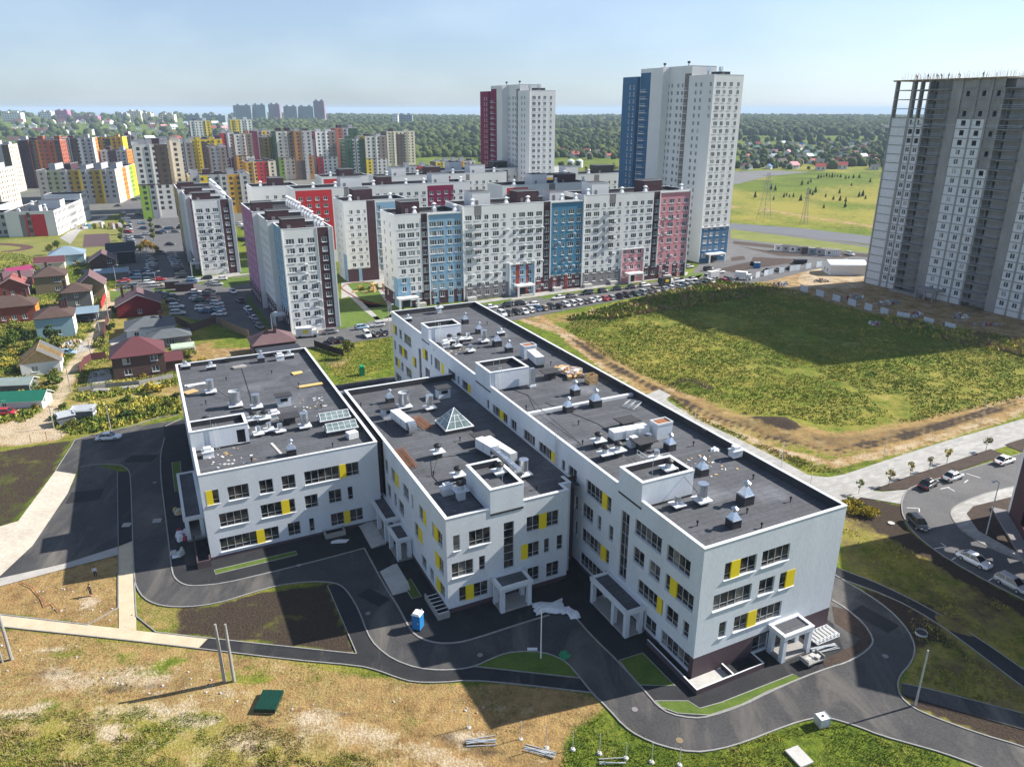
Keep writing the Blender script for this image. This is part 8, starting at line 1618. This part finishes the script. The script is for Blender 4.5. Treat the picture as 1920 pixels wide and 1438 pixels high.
site("material_trolley", "low grey trolley loaded with stones beside the corner porch", "trolley", G(1521, 1241), .45, cart)
def well(m): m.cyl(0, 0, 0, .35, .7, .7, 14, CONCL, cap=False); m.cyl(0, 0, .1, .3, .5, .5, 14, BLACKM)
site("concrete_ring", "concrete well ring on the shaded soil at lower right", "concrete ring", G(1727, 1189), 0, well)
# containers and yard near the unfinished tower
def cabin(P, rz, L, label, mats=(WMETAL,)):
    T = thing("site_cabin", label, "cabin", (P.x, P.y, .02), rz); m = MB(); m.box(0, 0, 0, L, 2.5, 2.5, mats[0]); [m.box(i * .8 + .2, -.04, .2, i * .8 + .3, 0, 2.4, mats[-1]) for i in range(int(L / .8))]; m.build("wall", T); m = MB(); m.box(-.1, -.1, 2.5, L + .1, 2.6, 2.65, mats[-1]); m.build("roof", T); m = MB(); m.box(.8, -.05, .9, 1.7, -.0, 1.8, AGLASS); m.build("window", T)
for i, (x, y, L, c, t) in enumerate(((1453, 471, 6, WMETAL, "white, leftmost"), (1467, 472, 5, GREYR, "grey, second"), (1480, 473, 4, WMETAL, "white, third"), (1492, 474, 5, GREYR, "grey, fourth"), (1503, 475, 4, RM, "dark red, fifth"), (1516, 477, 5, RBL, "blue-grey, sixth"), (1530, 478, 6, GREYR, "pale, seventh"), (1548, 480, 6, WMETAL, "white, rightmost"))): cabin(G(x, y), -.15, L, t + " in the row of site cabins beyond the car park", (c, GREYB))
house("large white container shed with a shallow roof beside the unfinished tower", G(1555, 516), 14, 9, 4, "gx", 1.2, WMETAL, COPING, rz=-.05, wins=(), over=.2, name="site_shed", cat="shed")
site("black_dumper", "black open-topped dumpster on the lot before the planting bed", "dumpster", G(1500, 495), .1, lambda m: m.rbox(0, 0, .3, 1.8, 4.5, 2.2, 0, BLACKM, tx=1.1, ty=1.1))
for i, (x, y, n, s) in enumerate([(1465, 535, 30, 5), (1540, 528, 24, 3.5), (1600, 560, 50, 5), (1660, 570, 60, 6), (1720, 590, 20, 6), (1640, 610, 22, 2.4), (1760, 615, 16, 5), (1400, 532, 14, 3), (1850, 610, 14, 5), (1800, 595, 16, 6)]):
    o = site("building_materials", "heap of building materials on the site, %s from left by the concrete tower" % ordinal([8, 1, 2, 3, 4, 5, 6, 7, 9, 10].index(i + 1) + 1 if i + 1 in (1, 2, 3, 4, 5, 6, 7, 8, 9, 10) else 1), "building materials", G(x, y), random.random(), tarp(n, s, 2.5, 1.2, (CONC, CONCL, WOOD, RBL, REDB, CONCD, FOIL)))
for i, (x, y, s) in enumerate(((120, 650, 2.6), (140, 643, 2.2), (92, 655, 2.0), (700, 655, .01))):
    if s > .1: site("rubble_heap", ["heap of brown rubble and boards below the pale blue house", "heap of pale planks by the lane bend", "earth heap left of the rubble boards"][i], "rubble", G(x, y), random.random(), tarp(26, s, s, .9, (WOOD, CONC, CONCL, TBRK)))
for x, y, t in ((190, 733, "left"), (245, 728, "middle"), (285, 722, "right")): site("board_pile", "weathered board pile in the weeds below the concrete wall, %s one" % t, "boards", G(x, y), .2, board(3.4, 1.2, 5, CONC))
site("kiosk", "low brown kiosk hut among the cars by the car park", "kiosk", G(348, 545), GRID * .6, lambda m: (m.box(-3, -1.5, 0, 3, 1.5, 2.4, BRK), m.box(-3.2, -1.7, 2.4, 3.2, 1.7, 2.6, RDK)) and None)
site("kiosk", "second brown kiosk hut left of the first by the car park", "kiosk", G(325, 540), GRID * .6, lambda m: (m.box(-2.4, -1.5, 0, 2.4, 1.5, 2.4, BRK), m.box(-2.6, -1.7, 2.4, 2.6, 1.7, 2.6, RG)) and None)
m = MB(); hp_ = [G(38, 1092, .03), G(60, 1102, .03), G(78, 1122, .03), G(84, 1138, .03), G(98, 1132, .03), G(112, 1148, .03)]
for a_, b_ in zip(hp_, hp_[1:]): m.tube(a_ + Vector((0, 0, .12)), b_ + Vector((0, 0, .12)), .04, REDB, 4)
tag(m.build("garden_hose"), "thin red hose snaking over the bare earth plot at the left", "hose")
# playground
site("playground_equipment", "orange and wooden playground set in the red-edged court", "playground", G(687, 545), .2, lambda m: [m.rbox(random.uniform(-7, 7), random.uniform(-4, 4), 0, random.uniform(.4, 2.2), random.uniform(.6, 2.2), random.uniform(.6, 1.6), random.random() * 3, random.choice((SAND, OLIVE, WOOD, LFO, LFO))) for _ in range(16)] and None)
site("playground_equipment", "colourful playground structures beside the sports court", "playground", G(188, 427), 0, lambda m: [m.rbox(random.uniform(-12, 12), random.uniform(-6, 6), 0, random.uniform(1, 3), random.uniform(1, 3), random.uniform(1, 2), random.random() * 3, random.choice((REDB, GREYR, TBRK, MBLUE, LFO))) for _ in range(20)] and None)
kerb("playground_kerb", gp([(640, 540), (650, 532), (690, 528), (728, 550), (727, 567), (690, 572), (645, 545), (640, 540)]), REDB, .5, .2)
# ================================================================ PEOPLE
SKIN = mat("skin", (.45, .26, .18), .7, .05, 2); HAIR = mat("dark_hair", (.03, .02, .015), .9, .1, 3)
CL = {n: mat("cloth_" + n, c, .9, .1, 3) for n, c in (("pale_blue", (.42, .50, .62)), ("dark", (.03, .03, .035)), ("olive", (.10, .09, .06)), ("blue", (.04, .07, .16)), ("orange", (.55, .16, .03)), ("grey", (.16, .16, .17)))}
def skin_mesh(name, verts, edges, rad, m_, parent):
    me = bpy.data.meshes.new(name); me.from_pydata(verts, edges, []); me.materials.append(m_); o = link(name, me, parent); sm = o.modifiers.new("skin", 'SKIN'); 
    for i, r in enumerate(rad): me.skin_vertices[0].data[i].radius = (r, r)
    me.skin_vertices[0].data[0].use_root = True; s = o.modifiers.new("sub", 'SUBSURF'); s.levels = 1; s.render_levels = 1; return o
def person(P, rz, label, top, leg, bend=0.0, arms=0.2, z=0.0, group=None):
    T = thing("person", label, "person", (P.x, P.y, z), rz, group); b = bend
    def T_(x, y, q): k = max(0, q - .95); return (x, y - math.sin(b) * k, q - (1 - math.cos(b)) * k)
    hipl, hipr = (-.1, 0, .92), (.1, 0, .92); L = [(0, 0, .95), (0, 0, 1.15), (0, 0, 1.42), (0, 0, 1.53), (0, 0, 1.66), (-.19, 0, 1.42), (-.24, -arms * .4, 1.14), (-.23, -arms, .92), (.19, 0, 1.42), (.24, -arms * .3, 1.14), (.22, -arms * 1.2, .93), hipl, (-.11, -.03, .5), (-.12, .02, .07), (-.12, -.16, .05), hipr, (.12, -.05, .5), (.13, .05, .07), (.13, -.12, .05)]
    E = [(0, 1), (1, 2), (2, 3), (3, 4), (2, 5), (5, 6), (6, 7), (2, 8), (8, 9), (9, 10), (0, 11), (11, 12), (12, 13), (13, 14), (0, 15), (15, 16), (16, 17), (17, 18)]
    R = [.13, .12, .13, .055, .1, .06, .045, .035, .06, .045, .035, .09, .06, .04, .04, .09, .06, .04, .04]
    skin_mesh("body", [T_(*p) if p[2] > .95 else p for p in L], E, R, SKIN, T)
    V = [T_(0, 0, .93), T_(0, 0, 1.15), T_(0, 0, 1.42), T_(-.19, 0, 1.42), T_(-.24, -arms * .4, 1.14), T_(-.23, -arms * .9, .97), T_(.19, 0, 1.42), T_(.24, -arms * .3, 1.14), T_(.22, -arms, .97)]
    skin_mesh("jacket", V, [(0, 1), (1, 2), (2, 3), (3, 4), (4, 5), (2, 6), (6, 7), (7, 8)], [.155, .15, .155, .08, .065, .055, .08, .065, .055], top, T)
    skin_mesh("trousers", [(0, 0, .97), hipl, (-.11, -.03, .5), (-.12, .02, .1), hipr, (.12, -.05, .5), (.13, .05, .1)], [(0, 1), (1, 2), (2, 3), (0, 4), (4, 5), (5, 6)], [.14, .11, .08, .065, .11, .08, .065], leg, T)
    h = MB(); p = T_(0, .02, 1.7); h.cyl(p[0], p[1], p[2] - .03, p[2] + .05, .115, .1, 10, HAIR); h.cyl(p[0], p[1], p[2] + .05, p[2] + .1, .1, .04, 10, HAIR); h.build("hair", T)
person(G(180, 1082), .3, "person in a pale shirt standing in the shade on the bare earth", CL["pale_blue"], CL["dark"]); person(G(171, 1116), -.4, "person in dark clothes standing in the sun below the other on earth", CL["olive"], CL["dark"], arms=.35)
c_, s_ = math.cos(GRID), math.sin(GRID)
def on_tower(x, y): return Vector((129.3 + x * c_ - y * s_, 270.6 + x * s_ + y * c_, 0))
for i, (s, t, c, b) in enumerate(((7, "orange", "orange", 0.6), (11.0, "dark", "dark", 0), (14.5, "blue", "blue", .7), (15.8, "grey", "grey", .5), (18.2, "dark", "dark", 0), (22, "olive", "olive", .8), (29.5, "dark", "blue", 0))):
    person(on_tower(.6, -s), -1.5, "%s worker in %s clothes from left on top of the unfinished tower" % (ordinal(i + 1), c), CL[t], CL["dark"], b, .4, TOPZ + .12, "workers on the unfinished tower")
# lightning-protection rods and pebbles of litter on the earth
m = MB()
for i in range(420):
    x, y = random.choice(((150, 1110), (180, 1150), (80, 1120), (240, 1280), (380, 1300), (640, 1330), (900, 1330), (60, 1230), (300, 1350))); P = G(x + random.gauss(0, 50), y + random.gauss(0, 12)); s = random.uniform(.04, .09) + .22 * random.random() ** 4; z = float(ground_z(np.array([P.x]), np.array([P.y]))[0]); m.rbox(P.x, P.y, z - .02, z + s * .5, s, s * .8, random.random() * 3, random.choice((CONCL, CONCL, TBRK)), tx=.6, ty=.6)
tag(m.build("loose_stones"), kind="stuff")
# ================================================================ HAZE
m = bpy.data.materials.new("haze"); m.use_nodes = True; t = m.node_tree; t.nodes.remove(t.nodes["Principled BSDF"]); v = t.nodes.new("ShaderNodeVolumePrincipled")
v.inputs["Color"].default_value = (.62, .80, 1, 1); v.inputs["Density"].default_value = HAZE; v.inputs["Anisotropy"].default_value = .0; t.links.new(v.outputs[0], t.nodes["Material Output"].inputs["Volume"])
hz = MB(); hz.box(XS[0] - 50, YS[0] - 50, -78, XS[-1] + 50, YS[-1] + 50, 84, m); tag(hz.build("haze"), kind="stuff")
